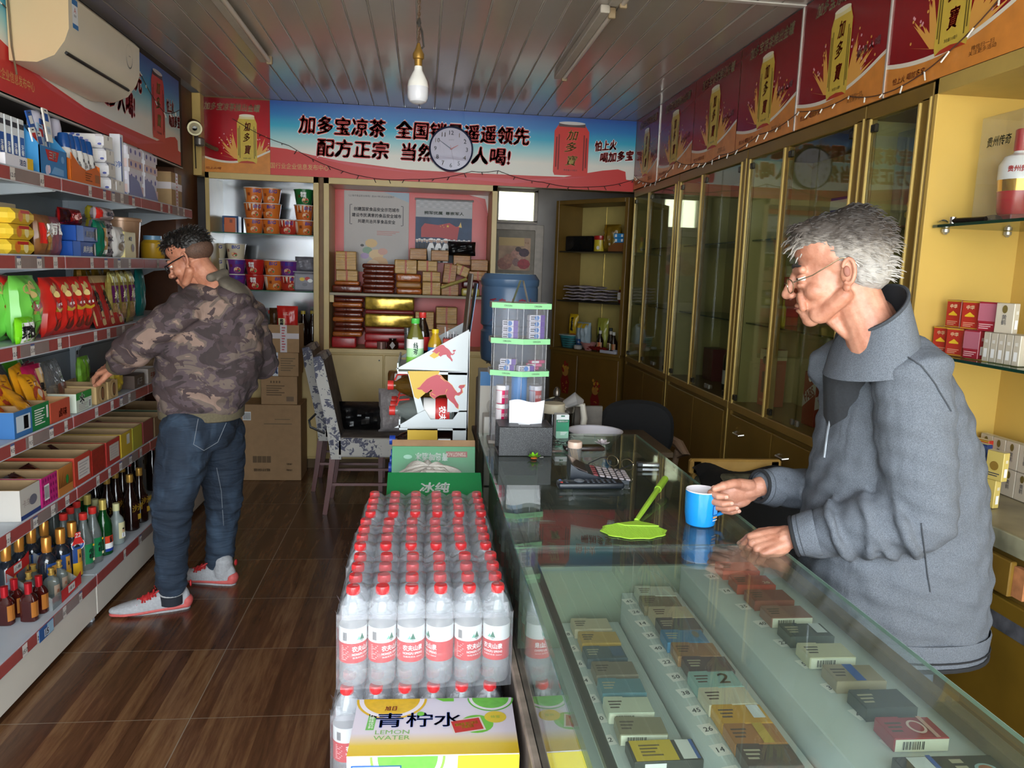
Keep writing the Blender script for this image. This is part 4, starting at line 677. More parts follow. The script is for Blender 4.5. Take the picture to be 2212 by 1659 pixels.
# noodle cups
def cup(name,base,panel,txt,pc=m('e8dcc4',.4),top=m('e0d8d0',.4)):
    t=thing(name,'x','instant noodles'); b=MB(); b.lathe([(.055,0),(.0575,.004),(.073,.108)],base,26); 
    def W(x,y,z): r=.0555+.0175*(y/.108)+.0009+z; q=x/.066; return (r*math.sin(q),-r*math.cos(q),y)
    b.W=W
    dense(b,-.10,-.055,.006,.10,pc,0,4) if panel=='side' else None
    if panel=='top': dense(b,-.05,.06,.06,.104,pc,0,4)
    for k,(x,y,r,c) in enumerate(((.015,.03,.028,m('d8b098',.4)),(.02,.028,.02,m('b8482a',.4)),(.005,.036,.010,m('e8c080',.4)),(.03,.025,.008,GRN))): b.disc(x,y,r,r*.8,c,.0006+.0004*k,12)
    if txt: b.text(txt,.03,.086,.024,m('1f3aa0',.35),.055,.03,.1,.0012); 
    else: b.text('香辣\n牛肉',.0,.072,.04,WHT2,None,.03,0,.0012)
    b.text('面',-.03,.06,.02,m('7a2a1a',.4),None,.03,0,.0012); b.W=None; b.build('cup',t)
    b=MB(); b.lathe([(.0735,.106),(.0765,.107),(.0765,.112),(.074,.1135),(0,.113)],top,26); b.build('lid',t); return Kind(t)
CO=cup('noodle_cup',m('d8742c',.3),'side','BIG'); COT=cup('noodle_cup',m('d06a28',.3),'top','BIG'); CRD=cup('noodle_cup',m('b82420',.3),None,None,top=m('b83028',.3)); CPU=cup('noodle_cup',m('6a2f80',.3),'side','BIG'); CCR=cup('noodle_cup',m('d9ccae',.35),None,'BIG'); CGR=cup('noodle_cup',m('1f6a34',.3),None,None,top=m('2a7a3c',.3)); CRB=cup('noodle_cup',m('c03a2a',.3),'top','BIG')
HC=.1145
def cups(z0,cols,where):
    for px,kinds,nm in cols:
        x=at(px,500,Y=6.17).x
        for i,(k,c) in enumerate(kinds): k.put((x,6.17 if 'behind' not in nm else 6.30,z0+HC*i),'%s noodle cup, %s %s'%(c,nm,('' if len(kinds)==1 else ('bottom of stack','middle of stack','top of stack')[i] if len(kinds)==3 else ('bottom of two','top of two')[i])) ,R_.uniform(-.35,.35),'noodle cups on the glass shelves')
R_=random.Random(12)
cups(1.809,((549,((CO,'orange'),(COT,'orange'),(CO,'orange')),'tall left stack on the upper glass shelf'),(587,((CO,'orange'),(CO,'orange'),(CO,'orange')),'tall right stack on the upper glass shelf'),(622,((CRB,'red'),),'single one right of the tall stacks'),(657,((CO,'orange'),(COT,'orange'),(CGR,'green'),),'stack beside the gold stile')),'upper')
cups(1.386,((509,((CPU,'purple'),(CPU,'purple and cream'),(CCR,'cream')),'left stack on the lower glass shelf'),(550,((CRD,'red'),(CRD,'dark red')),'second stack on the lower glass shelf'),(590,((CO,'orange and cream'),(CO,'orange')),'third stack on the lower glass shelf'),(624,((CRB,'red'),(CPU,'violet')),'fourth stack on the lower glass shelf'),(458,((CCR,'cream'),(CCR,'cream'),(CCR,'cream')),'stack behind the shopper\'s head')),'lower')
put(carton('noodle_packet','small orange packet standing left on the upper glass shelf','packet',.08,.05,.11,m('d0683a',.35),{'S':lambda b,w,h:b.rect(.01,.03,.02,.025,m('8a4a3a'),.0004)}),at(498,490,Y=6.15).x,6.15,1.809)
put(carton('snack_carton','blue and clear carton behind the orange packet','carton',.12,.1,.13,m('3a5a88',.3),{'S':lambda b,w,h:b.rect(0,-h*.2,w*.8,h*.4,m('b8bcae',.4),.0004)}),at(500,470,Y=6.3).x,6.31,1.809)
b=MB(); b.T=frame((0,0,0),'S'); b.lathe([(.05,-.05),(.062,-.045),(.065,0),(.06,.045),(.05,.05)],m('8a8a90',.3),4); 
pl=MB(); pl.b2(-.085,.085,-.06,.06,0,.14,m('8d8a92',.35,0,.15,20),.012); pl.b2(-.09,.09,-.065,.065,.14,.15,m('a8a6ac',.3),.004); pl.T=frame((0,-.0608,.07),'S'); [pl.disc(x,y,.02,.014,c,.0004+k*.0002) for k,(x,y,c) in enumerate(((-.02,.02,YEL2),(.02,.025,RED),(.04,.01,WHT2),(0,-.02,m('7a7880',.4))))]
tag(pl.build('storage_box',None,(at(661,610,Y=6.17).x,6.17,1.386)),'grey translucent plastic box at the right end of the lower glass shelf','box')
put(bag('plastic_bag','crumpled grey plastic bag lying on the plastic box','bag',.16,.11,.10,m('8a8890',.3,0,.25,20,.5,25),None,seed=3,face='S'),at(661,590,Y=6.17).x,6.16,1.537)
# things in the lower compartment
KW=Kind(bottle('oil_bottle','x','bottle',[(.035,0),(.04,.01),(.04,.17),(.02,.22),(.018,.24)],CLR,([(.021,.235),(.021,.262),(0,.263)],RCAP)))
for i in range(3): KW.put((at(560+25*i,690,Y=6.25).x,6.25,.962),'clear bottle with red cap in the low compartment, %s from the left'%('first','second','third')[i],0,'clear red-capped bottles')
KK=Kind(bottle('soy_bottle','x','bottle',[(.035,0),(.038,.01),(.038,.16),(.016,.22),(.015,.25)],DK,([(.018,.245),(.018,.27),(0,.271)],m('b8a03c',.4))))
for i in range(2): KK.put((at(655+18*i,720,Y=6.14).x,6.14+.06*i,.962),'dark soy bottle beside the gold stile, %s'%('nearer','farther')[i],0,'dark soy bottles')
# cartons before the noodle cabinet
def flat4(b,w,h): [b.rect(-.05+.033*k,0,.030,.05,m('6a5234',.6),.0004) or b.rect(-.05+.033*k,0,.027,.047,CARD,.0006) for k in range(4)]
def bigS(b,w,h):
    barcode(b,-w*.32,h*.35,.05,.05); g=m('7a6446',.6); lines(b,w*.22,h*.31,.11,.012,1,g); lines(b,w*.15,h*.25,.2,.016,1,g)
    b.T=b.T@MX.Translation((-w*.1,-h*.22,0)); flat4(b,w,h); b.T=b.T@MX.Translation((w*.1,h*.22,0)); b.text('箱环保循',-w*.1,-h*.36,.022,g,.12,.02,0,.0004,0,PI); b.text('(盒装)',w*.32,-h*.28,.018,g,None,.02,0,.0004,0,PI); b.text('(河南)',w*.32,-h*.36,.018,g,None,.02,0,.0004,0,PI)
K1=m('a98660',.75,0,.08,22)
def c3(b,w,h): g=m('6a5234',.6); [b.rect(-w*.22+.02*k,h*.3,.011,.016,g,.0004) for k in range(4)]; lines(b,-w*.1,0,w*.5,h*.4,5,g,.0004); barcode(b,w*.3,-h*.3,.05,.035,.0006,False)
def c2(b,w,h): b.rect(-.015,0,.04,h,m('d8dce2',.3),.0004); b.text('金盾文具',-.015,0,h*.8,m('2a4a9a',.4),None,.03,0,.0008,0,0,True); lines(b,w*.25,0,w*.35,h*.6,6,m('7a6446',.6),.0004)
put(carton('carton','large brown carton on the floor before the noodle cabinet','carton',.468,.29,.568,K1,{'S':bigS}),-1.11,5.83,.001)
put(carton('carton','brown carton with printed icons, standing directly on the large one','carton',.257,.22,.208,K1,{'S':c3}),-1.03,5.80,.571)
put(carton('carton','brown carton with a blue and white tape strip, second above the large one','carton',.298,.22,.172,K1,{'S':c2}),-1.04,5.80,.781)
put(carton('carton','open brown carton crossed with red-printed white tape, top of the pile','carton',.217,.22,.198,K1,{'S':tape},True,inner=CARD),-.995,5.80,.955)
put(bag('seasoning_bag','red seasoning bag with a cream label standing in the top carton','bag',.15,.2,.05,REDB,lambda b,w,h:(lines(b,.01,h*.22,w*.5,h*.12,3,m('e8b8a8',.4),.001),dense(b,-w*.42,-w*.1,-h*.25,h*.05,CREAM,.0008),b.text('和厨',-w*.26,-h*.1,.05,BLK,None,.03,0,.0018,0,0,True),b.disc(w*.15,-h*.3,.035,.02,m('e8a868',.4),.001)),face='S'),-.985,5.80,1.085)
put(bag('dried_food_bag','brown bag behind the red seasoning bag in the top carton','bag',.13,.19,.05,m('4a3018',.25,0,.4,30),None,seed=4,face='S'),-1.06,5.86,1.075)
# joss paper
def bundle_mat(c,d): 
    k='bundle'+c
    if k in MC: return MC[k]
    a,t_,p=newmat(k); v=coords(t_,(1,1,60)); w=noise(t_,v,3,3); t_.links.new(ramp(t_,w,[(.3,d),(.65,c)]),p.inputs['Base Color']); p.inputs['Roughness'].default_value=.35; bump(t_,p,w,.5,.004); MC[k]=a; return a
JY=bundle_mat('c8a04a','8a6420'); JO=bundle_mat('b0702c','6a3414'); WRAP=clear('wrapper','fff4dc',1.5,.10,'d8b870',.08,30,.8,bd=.02); BR2=m('6a2a18',.22,0,.4,14,.6,16); OR2=m('b0602a',.22,0,.35,14,.6,16); GLDG=m('b89838',.15,.5,.5,26); RDP=m('b02a2e',.3,0,.25,30)
def joss(w,d,h,mm,band=True,film=True):
    t=thing('paper_bundle','x','joss paper'); b=MB(); b.box((0,0,h/2),(w,d,h),mm,.003); b.build('paper',t)
    if band: b=MB(); b.b2(-.007,.007,-d/2-.0015,d/2+.0015,-.0005,h+.0015,m('a8382a',.5)); b.build('red_band',t)
    if film: b=MB(); b.box((0,0,h/2+.0005),(w+.006,d+.006,h+.004),WRAP,.006); b.build('wrapper',t)
    return t
def px_item(x0,x1,z0,h,mk,label,y=6.10,grp='joss paper bundles',rot=None,d=.16):
    a=at(x0,640,Y=y).x; c=at(x1,640,Y=y).x; o=mk(c-a,d,h); o.location=((a+c)/2,y+d/2,z0); o['label']=label; o['group']=grp
    if rot: o.rotation_euler=rot
    return o
def flatbag(c): 
    def f(w,d,h): b=MB(); b.box((0,0,h/2),(w,d,h),c,min(h*.42,.014),None,3); return tag(b.build('paper_packet'),'x','joss paper')
    return f
jy=lambda w,d,h:joss(w,d,h,JY); jo=lambda w,d,h:joss(w,d,h,JO); jw=lambda w,d,h:joss(w,d,h,JO,False)
S=1.386
px_item(717,782,S,.055,flatbag(BR2),'dark red flat packet under the left bundles'); px_item(722,776,S+.056,.03,flatbag(OR2),'orange flat packet under the left bundles',6.09)
px_item(726,772,S+.088,.08,jy,'yellow paper bundle, lower of two at the shelf left end'); px_item(725,769,S+.172,.14,jy,'tall yellow paper bundle, upper of two at the shelf left end')
for i in range(6): px_item(784-(i%2)*2,851+(i%3),S+.038*i,.037,flatbag(BR2),'shiny dark brown paper packet in the second pile, %s from the bottom'%('first','second','third','fourth','fifth','sixth')[i],6.08+.006*(i%3),'brown paper packets')
px_item(856,911,S,.045,flatbag(OR2),'orange packet at the bottom of the third pile'); px_item(855,910,S+.046,.05,flatbag(bundle_mat('c08838','7a3a14')),'orange packet second in the third pile'); px_item(855,909,S+.097,.06,flatbag(OR2),'brown-orange packet third in the third pile'); px_item(852,899,S+.159,.105,jy,'yellow bundle with red band topping the third pile')
px_item(912,951,S,.10,jy,'yellow bundle at the bottom of the fourth pile'); px_item(912,950,S+.104,.075,jy,'yellow bundle in the middle of the fourth pile'); px_item(901,943,S+.183,.08,jy,'yellow bundle topping the fourth pile')
px_item(884,920,S+.27,.085,jw,'wrapped brown bundle high above the third pile',6.12); px_item(930,967,S+.267,.08,jw,'wrapped bundle with pale top above the fourth pile',6.13)
px_item(953,990,S,.09,jo,'dull brown bundle behind the gold roll'); px_item(955,982,S+.094,.15,lambda w,d,h:joss(w,d,h,JO),'upright brown bundle leaning beside the fourth pile',6.13,rot=(0,.1,0)); px_item(976,1008,S+.16,.08,jy,'orange bundle tilted on the gold roll side',6.18,rot=(0,.35,0)); px_item(997,1036,S,.06,flatbag(m('b0a04a',.3,0,.2,20)),'pale yellow packet at the shelf right end',6.10); px_item(998,1034,S+.062,.06,flatbag(m('5a1a1c',.25,0,.4,30)),'dark red packet at the shelf right end',6.12)
px_item(978,1014,S+.24,.075,jw,'wrapped bundle below the black bag',6.22); px_item(1016,1052,S+.20,.085,jw,'wrapped bundle beside the right stile',6.10); px_item(1012,1050,S+.125,.07,jo,'wrapped orange bundle under the one by the right stile',6.11)
b=MB(); b.cyl((-.1,0,0),(.1,0,.075),.013,m('b8a860',.25,.2,.2,30),10); tag(b.build('paper_roll',None,(at(980,620,Y=6.07).x,6.07,S+.06)),'gold wrapped roll lying slanted before the brown bundles','joss paper')
put(bag('black_bag','small black plastic bag draped on the wrapped bundles','bag',.22,.11,.10,m('0c0c0e',.3,0,0,1,.8,20),None,seed=6,face='S'),at(997,560,Y=6.22).x,6.23,S+.315)
S=.958
px_item(716,770,S,.085,flatbag(RDP),'bright red packet at the bottom of the lower left pile',6.07)
for i in range(8): px_item(718+(i%3)*2,782+(i%2)*4,S+.087+.038*i,.037,flatbag(BR2 if i%3 else OR2),'brown paper packet in the lower left pile, %s from the bottom'%('second','third','fourth','fifth','sixth','seventh','eighth','ninth')[i],6.07+.005*(i%2),'lower brown packets')
for i,(h,mm,l) in enumerate(((.055,RDP,'red patterned paper box, lowest of the middle pile'),(.06,RDP,'red patterned paper box, second in the middle pile'),(.05,m('7a2a24',.3),'dark red packet in the middle pile'),(.10,GLDG,'gold foil grid pack, lower one of the middle pile'),(.03,m('8a3030',.3),'thin red packet between the gold foil packs'),(.10,GLDG,'gold foil grid pack, upper one of the middle pile'))):
    zz=S+(0,.056,.117,.168,.269,.30)[i]; px_item(788,895,zz,h,flatbag(mm),l,6.09,'middle pile packs')
px_item(898,940,S,.15,jo,'brown bundle under the shelf, behind the drink bottles'); px_item(898,938,S+.154,.14,jy,'yellow bundle under the shelf, behind the drink bottles'); px_item(944,990,S,.2,jo,'large brown bundle at the lower right'); px_item(943,988,S+.204,.13,jy,'yellow bundle on the large brown one')
b=MB(); b.lathe([(.035,0),(.045,.01),(.045,.055),(.025,.07),(.03,.072),(.03,.085),(0,.086)],m('2a0f0a',.15),18); b.T=frame((0,-.046,.033),'S'); b.poly([(0,-.03),(.022,0),(0,.03),(-.022,0)],m('b0a8a4',.5),.0006); tag(b.build('spice_jar',None,(at(848,745,Y=6.05).x,6.058,S)),'dark brown jar with a pale diamond label on the cabinet ledge','jar')
b=MB(); b.lathe([(.034,0),(.036,.055),(0,.056)],m('8a6a60',.3,.3),18); tag(b.build('small_tin',None,(at(824,745,Y=6.05).x,6.058,S)),'small round tin beside the dark brown jar','tin')
b=MB(); b.lathe([(.026,0),(.026,.16),(.022,.17)],CLR,16); b.lathe([(.0262,.13),(.027,.17),(0,.171)],m('8a8a8a',.3,.5),16); tag(b.build('glass_bottle',None,(at(880,745,Y=6.05).x,6.065,S)),'narrow clear glass bottle right of the dark jar','bottle')
# posters inside the paper cabinet
b=MB(); a0=at(743,580,Y=6.385); a1=at(884,417,Y=6.385); w,h=a1.x-a0.x,a1.z-a0.z+.02; PP=m('c4bfbc',.55,0,.03,6)
b.T=frame((0,0,0),'S'); b.poly([(0,0),(w,0),(w,h),(0,h)],PP); b.poly([(w*.6,h),(w,h),(w,h*.88)],m('a8bccb',.5),.0004); b.text('《上海市食品安全条例》自2017年3月20日起施行',w*.42,h*.94,.016,INK,w*.7,0,0,.0006)
for i,(s,x,ww) in enumerate((('创建国家食品安全示范城市',.5,.7),('建设市民满意的食品安全城市',.5,.76),('共建共治共享食品安全',.5,.58))): b.text(s,w*x,h*(.78-.075*i),.030,INK,w*ww,.02,0,.0006)
for sx in (.09,.91): b.rect(w*sx,h*.71,.004,h*.24,INK,.0006); b.rect(w*(sx+(.02 if sx<.5 else -.02)),h*.83,.014,.004,INK,.0006); b.rect(w*(sx+(.02 if sx<.5 else -.02)),h*.59,.014,.004,INK,.0006)
for i,(x,y,r,c) in enumerate(((.42,.36,.05,'e0c08a'),(.36,.27,.04,'8aa890'),(.32,.2,.035,'b8a0c8'),(.5,.22,.06,'e6c89a'),(.55,.12,.07,'e2b88a'),(.45,.1,.05,'e8ccaa'),(.6,.26,.04,'d8a89a'),(.28,.33,.015,'4a4a4a'))): b.disc(w*x,h*y,r,r*.7,m(c,.5),.0005+i*.0001,9)
lines(b,w*.68,h*.49,w*.35,h*.06,3,m('c8908a',.5),.0005); o=b.build('notice_poster',None,(a0.x,6.385,a0.z-.02)); tag(o,'pale food safety notice poster inside the red-backed cabinet','poster')
t=thing('wall_calendar','hanging scroll picture of marching soldiers under a red flag','calendar',(at(960,432,Y=6.37).x,6.375,at(960,432,Y=6.37).z)); w=.455; h=.50
b=MB(); b.cyl((-w*.52,0,0),(w*.52,0,0),.008,m('b8b8b8',.3,.6),8); b.build('top_rod',t)
b=MB(); b.T=frame((-w/2,0,-h),'S'); b.poly([(0,0),(w,0),(w,h),(0,h)],m('b9b9bc',.5)); b.poly([(0,0),(w,0),(w,h*.72),(0,h*.72)],m('31486a',.5,0,.3,8),.0004)
for i in range(14):
    for j in range(3): b.disc(w*(i+.5)/14,h*(.97-.05*j),.014,.012,m('aeb0b4',.5) if (i+j)%2 else m('c4c4c8',.5),.0005+j*.0001,10,0,PI)
b.text('拥军优属  尊崇军人',w*.5,h*.79,.026,m('4a5a4a',.5),w*.7,.03,0,.001)
b.poly([(w*.1,h*.40),(w*.1,h*.55),(w*.16,h*.62),(w*.4,h*.60),(w*.6,h*.64),(w*.72,h*.58),(w*.78,h*.60),(w*.74,h*.36),(w*.45,h*.40)],m('b02a2c',.45),.001)
for x,y,r in ((.57,.59,.016),(.48,.6,.006),(.5,.57,.006),(.44,.58,.006)): b.text('★',w*x,h*y,r*1.6,YEL,None,0,0,.0014)
b.poly([(w*.76,h*.58),(w*.8,h*.66),(w*.82,h*.57)],m('d8b04a',.4),.0012)
for i in range(22): b.disc(w*(.03+.044*i),h*(.335+.012*(i%2)),.010,.012,m('c8b0a0',.5),.0012,8); b.disc(w*(.03+.044*i),h*(.355+.012*(i%2)),.011,.006,WHT,.0014,8); b.poly([(w*(.01+.044*i),0),(w*(.05+.044*i),0),(w*(.05+.044*i),h*.31),(w*(.01+.044*i),h*.31)],m('20242e',.5) if i%2 else m('2a2f3a',.5),.001+.00002*i)
for x in (.28,.41,.54): b.poly([(w*(x-.04),0),(w*(x+.04),0),(w*(x+.055),h*.25),(w*(x+.03),h*.31),(w*(x-.03),h*.31),(w*(x-.07),h*.22)],WHT2,.0020); b.disc(w*x,h*.345,.014,.016,m('c09a88',.5),.0024,10); b.disc(w*x,h*.372,.017,.008,WHT2,.0026,10); b.rect(w*(x+.02),h*.2,.02,.03,BLK,.0024)
b.build('picture_sheet',t)
# ---------- corner cabinet in the passage ----------
CRZ=-.906; CO_=V((1.12,6.655,0)); RC_=MX.Rotation(CRZ,3,'Z')
def cw(x,y,z): return CO_+RC_@V((x,y,z))
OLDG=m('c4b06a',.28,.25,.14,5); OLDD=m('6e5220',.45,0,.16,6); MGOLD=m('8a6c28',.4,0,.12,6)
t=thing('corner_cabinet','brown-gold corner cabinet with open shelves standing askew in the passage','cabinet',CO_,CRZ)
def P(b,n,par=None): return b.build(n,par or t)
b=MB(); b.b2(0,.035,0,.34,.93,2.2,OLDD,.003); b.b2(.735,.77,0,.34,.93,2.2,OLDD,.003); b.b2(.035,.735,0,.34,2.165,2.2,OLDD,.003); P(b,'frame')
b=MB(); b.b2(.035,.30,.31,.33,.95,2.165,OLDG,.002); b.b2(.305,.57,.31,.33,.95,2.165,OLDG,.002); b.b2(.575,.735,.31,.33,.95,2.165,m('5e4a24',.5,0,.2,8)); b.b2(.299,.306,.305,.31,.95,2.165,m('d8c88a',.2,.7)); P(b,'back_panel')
for z in (1.778,1.36): b=MB(); b.b2(.035,.735,.02,.31,z-.010,z,m('2a2620',.3),.002); P(b,'shelf_board')
b=MB(); b.b2(0,.77,-.012,.34,.925,.95,OLDD,.003); b.b2(0,.77,.008,.34,.06,.925,OLDD); b.b2(.01,.76,.03,.33,0,.06,BLK); P(b,'base')
for x0,x1 in ((.02,.318),(.328,.755)): b=MB(); b.b2(x0,x1,-.004,.008,.08,.90,m('6a4c1c',.42,0,.14,7),.004); P(b,'door')
for x,zz in ((.19,.70),(.53,.58)):
    b=MB(); b.T=MX.Translation((x,-.0045,zz))@frame((0,0,0),'S'); R_=random.Random(int(x*100))
    b.poly([(-.03,-.14),(.04,-.14),(.05,-.04),(.03,.02),(-.03,.02),(-.05,-.03)],m('7a1c18',.5),.0004); b.disc(0,.05,.035,.04,m('a87838',.5),.0005)
    for k in range(12): b.disc(R_.uniform(-.04,.045),R_.uniform(.05,.13),.012,.014,m('b8862c',.45) if k%2 else m('8a1e18',.5),.0008+.00003*k,8)
    for k in range(10): b.disc(R_.uniform(-.03,.03),R_.uniform(-.13,-.03),.005,.005,m('b89030',.5),.0007,6)
    P(b,'sticker')
def cput(o,x,y,z,rz=0): o.location=cw(x,y,z); o.rotation_euler=(0,0,CRZ+rz); return o
b=MB(); b.box((0,0,.065),(.30,.16,.13),m('0e0e10',.22,0,0,1,.9,22,),.012,None,2); tag(cput(b.build('wrapped_box'),.19,.17,1.779),'box wrapped in black plastic on the corner cabinet top shelf','wrapped box')
b=MB(); b.lathe([(.05,0),(.052,.005),(.052,.095)],m('c8b02c',.35),24); b.lathe([(.053,.095),(.054,.097),(.054,.128),(.05,.13),(0,.13)],m('a8201e',.3),24); b.T=frame((0,-.0525,.03),'S'); b.disc(.02,0,.016,.016,WHT,.0006); tag(cput(b.build('milk_powder_tin'),.405,.12,1.779),'yellow tin with red lid beside the black wrapped box','tin')
cput(carton('shoe_box','brown low box at the right of the corner cabinet top shelf','box',.17,.2,.07,m('7a4a22',.5)),.63,.15,1.779); bb=Kind(carton('medicine_box','x','box',.13,.15,.036,m('2f86c4',.4),{'S':lambda b,w,h:(b.rect(-.03,0,.02,.022,WHT2,.0004),b.rect(.03,0,.018,.02,WHT2,.0004))}))
for i in range(2): o=bb.put((0,0,0),'flat blue box, %s of two on the brown low box'%('lower','upper')[i],0,'blue boxes'); cput(o,.65-.005*i,.13,1.85+.037*i,.04*i)
cput(carton('drink_carton','white printed carton standing on the blue boxes','carton',.07,.07,.11,m('c4ccc8',.4),{'S':lambda b,w,h:(b.disc(0,-h*.25,.016,.016,INK,.0006),b.poly([(0,0),(w*.5,0),(w*.5,h*.5),(w*.1,h*.5)],m('2a4a3a',.4),.0004))}),.69,.16,1.9235)
cput(bag('plastic_bag','knotted yellow see-through bag beside the yellow tin','bag',.17,.22,.12,clear('yellow_bag','d8c060',1.5,.35,'a8882a',.1,25,.8,bd=.02),None,seed=4,face='S'),.545,.10,1.779)
# newspapers: every folded sheet its own
NW=m('8e7c7e',.7,0,.25,40); NW2=m('a09498',.7,0,.2,40); R_=random.Random(9); npk=None
for i in range(14):
    b=MB(); w,d=R_.uniform(.20,.26),.17; ph=R_.uniform(0,6)
    for sg in (0,1): b.grid(lambda u,v:((u-.5)*w,(v-.5)*d,.0085*sg+.006*math.sin(5*u+ph)*math.sin(PI*v)+.003*math.sin(11*u)),10,5,(NW,NW2)[i%2])
    for e in (0,1): b.grid(lambda u,v:((e-.5)*w,(v-.5)*d,.0085*u+.006*math.sin(5*e+ph)*math.sin(PI*v)+.003*math.sin(11*e)),2,5,NW2); b.grid(lambda u,v:((v-.5)*w,(e-.5)*d,.0085*u+.003*math.sin(11*v)),2,10,NW2)
    o=b.build('newspaper'); cput(o,.20+.12*(i%3)+R_.uniform(-.02,.02),.14,1.366+.026*(i//3)+.003*(i%3)+.004,R_.uniform(-.12,.12)); tag(o,'folded pinkish-grey newspaper in the messy pile, %s layer, %s part'%(('lowest','second','third','fourth','topmost')[i//3],('left','middle','right')[i%3]),'newspaper','old newspapers')
b=MB(); b.lathe([(.036,0),(.04,.006),(.04,.105),(.034,.115)],m('5a1f12',.12),20); b.lathe([(.0385,.113),(.04,.115),(.04,.14),(0,.141)],m('b8a02c',.35),20); b.T=frame((0,-.0405,.06),'S'); b.rect(-.01,0,.035,.06,m('c0b8b0',.5),.0008); barcode(b,-.01,-.01,.02,.016,.0012); tag(cput(b.build('honey_jar'),.69,.10,1.361),'dark honey jar with yellow lid right of the newspapers','jar')
t=thing('plastic_basket','small teal plastic basket with holes on the corner cabinet ledge','basket',cw(.12,.12,.951),CRZ)
b=MB(); b.lathe([(.055,0),(.058,.004),(.078,.10),(.080,.102)],m('3f8f92',.45),24,.3,.9)
b.lathe([(.080,.102),(.087,.104),(.087,.110),(.08,.110)],m('b8c8c8',.4),24,.3,.9); P(b,'basket')
b=MB()
for k in range(26):
    for j in range(4): q=-PI+PI*k/25; r=.0595+.0205*(j+.6)/5; cx,sx=math.cos(q),math.sin(q); kk=1/((abs(cx)**4.4+abs(sx)**4.4)**(1/4.4)); b.T=MX.Translation((r*kk*cx,r*kk*sx*.9,.015+.02*j))@MX.Rotation(q,4,'Z')@frame((0,0,0),'E'); b.disc(0,0,.004,.007,m('143234',.6),.0012,8)
P(b,'holes')
def fbag(nm,l,w,h,d,c,art,x,y,z,sd=1): return cput(bag(nm,l,'bag',w,h,d,c,art,seed=sd,face='S'),x,y,z)
fbag('noodle_bag','tall yellow bag with black writing in the teal basket',.10,.19,.06,m('c8a418',.35),lambda b,w,h:(b.text('竹香米线',0,.01,h*.6,BLK,None,.03,0,.001,0,0,True),dense(b,-w*.5,w*.5,-h*.5,-h*.38,m('b05a1c',.4))),.14,.14,1.05)
fbag('rice_bag','white and blue food bag tied with yellow beside the basket',.15,.22,.10,m('9fb0b8',.35,0,.15,12),lambda b,w,h:(dense(b,-w*.45,w*.1,-h*.4,-h*.15,m('2a5a9a',.4)),dense(b,-w*.4,w*.4,h*.28,h*.46,m('c8a42c',.4)),b.text('米粉',-.02,-h*.27,.02,WHT2)),.29,.10,.96,2)
fbag('food_bag','olive green bag standing behind the white and blue one',.12,.26,.06,m('9a9a3a',.3),None,.40,.22,.96,3)
SY=Kind(bottle('sauce_bottle','x','bottle',[(.026,0),(.03,.005),(.03,.085),(.012,.125),(.010,.15)],m('1c0f0a',.1,sp=.8),([(.013,.142),(.014,.168),(0,.169)],m('d0ccc0',.4)),lambda b:(b.lathe([(.0304,.02),(.0304,.07)],m('b8926a',.45),10,arc=(-PI*.9,-PI*.1)),b.lathe([(.0307,.02),(.0307,.07)],m('c86a2a',.45),4,arc=(-PI*.45,-PI*.25)))))
for i,(x,y) in enumerate(((.44,.14),(.53,.17),(.60,.12))): o=SY.put((0,0,0),'dark sauce bottle with pale cap on the ledge, %s from the left'%('first','second','third')[i],0,'sauce bottles'); cput(o,x,y,.951)
SZ=Kind(bottle('vinegar_bottle','x','bottle',[(.022,0),(.026,.005),(.026,.11),(.011,.15),(.010,.17)],clear('vinegar_glass','a8b098',1.5,.25,'6a5a3a'),([(.013,.16),(.014,.19),(0,.191)],m('1c2a26',.4)),lambda b:b.lathe([(.0264,.03),(.0264,.09)],m('7a241c',.45),10,arc=(-PI*.9,-PI*.1))))
for i,(x,y) in enumerate(((.39,.20),(.48,.23),(.66,.20),(.70,.24))): o=SZ.put((0,0,0),'tall vinegar bottle with dark cap behind the sauces, %s from the left'%('first','second','third','fourth')[i],0,'vinegar bottles'); cput(o,x,y,.951)
b=MB(); b.lathe([(.03,0),(.033,.005),(.07,.06),(.073,.066),(.069,.066),(.03,.012),(0,.01)],m('b8807a',.35),26); tag(cput(b.build('bowl'),.385,.055,.951),'pink bowl at the front of the corner cabinet ledge','bowl')
b=MB(); b.lathe([(.02,.0),(.035,.004),(.038,.03),(.03,.035),(0,.02)],m('b0aaa2',.4),20); tag(cput(b.build('garlic_bag'),.29,.03,.951),'small white bundle left of the pink bowl','food')
R_=random.Random(3); b=MB()
for k in range(60): x,y,zz=R_.uniform(-.09,.09),R_.uniform(-.03,.03),R_.uniform(.006,.035); q=R_.uniform(0,6); b.tube([(x,y,zz),(x+.02*math.cos(q),y+.01*math.sin(q),zz+.004),(x+.04*math.cos(q),y+.02*math.sin(q),zz)],[.005,.006,.001],m('7a1814',.3),5)
o=cput(b.build('dried_chillies'),.50,.035,.951); tag(o,'heap of dried red chillies before the sauce bottles','chillies',kind='stuff')
b=MB(); b.b2(-.075,.075,-.05,.05,0,.004,m('b4b2bc',.35)); [b.box(c_,d_,m('b4b2bc',.35),.002) for c_,d_ in (((0,-.052,.012),(.16,.004,.024)),((0,.052,.012),(.16,.004,.024)),((-.078,0,.012),(.004,.1,.024)),((.078,0,.012),(.004,.1,.024)))]; tag(cput(b.build('tray'),.64,.045,.951),'small white plastic tray at the right end of the ledge','tray')
b=MB(); b.lathe([(.022,0),(.026,.07),(.0245,.07),(.02,.004),(0,.004)],GLASS,20); tag(cput(b.build('drinking_glass'),.625,.04,.956),'clear drinking glass in the small white tray','glass')
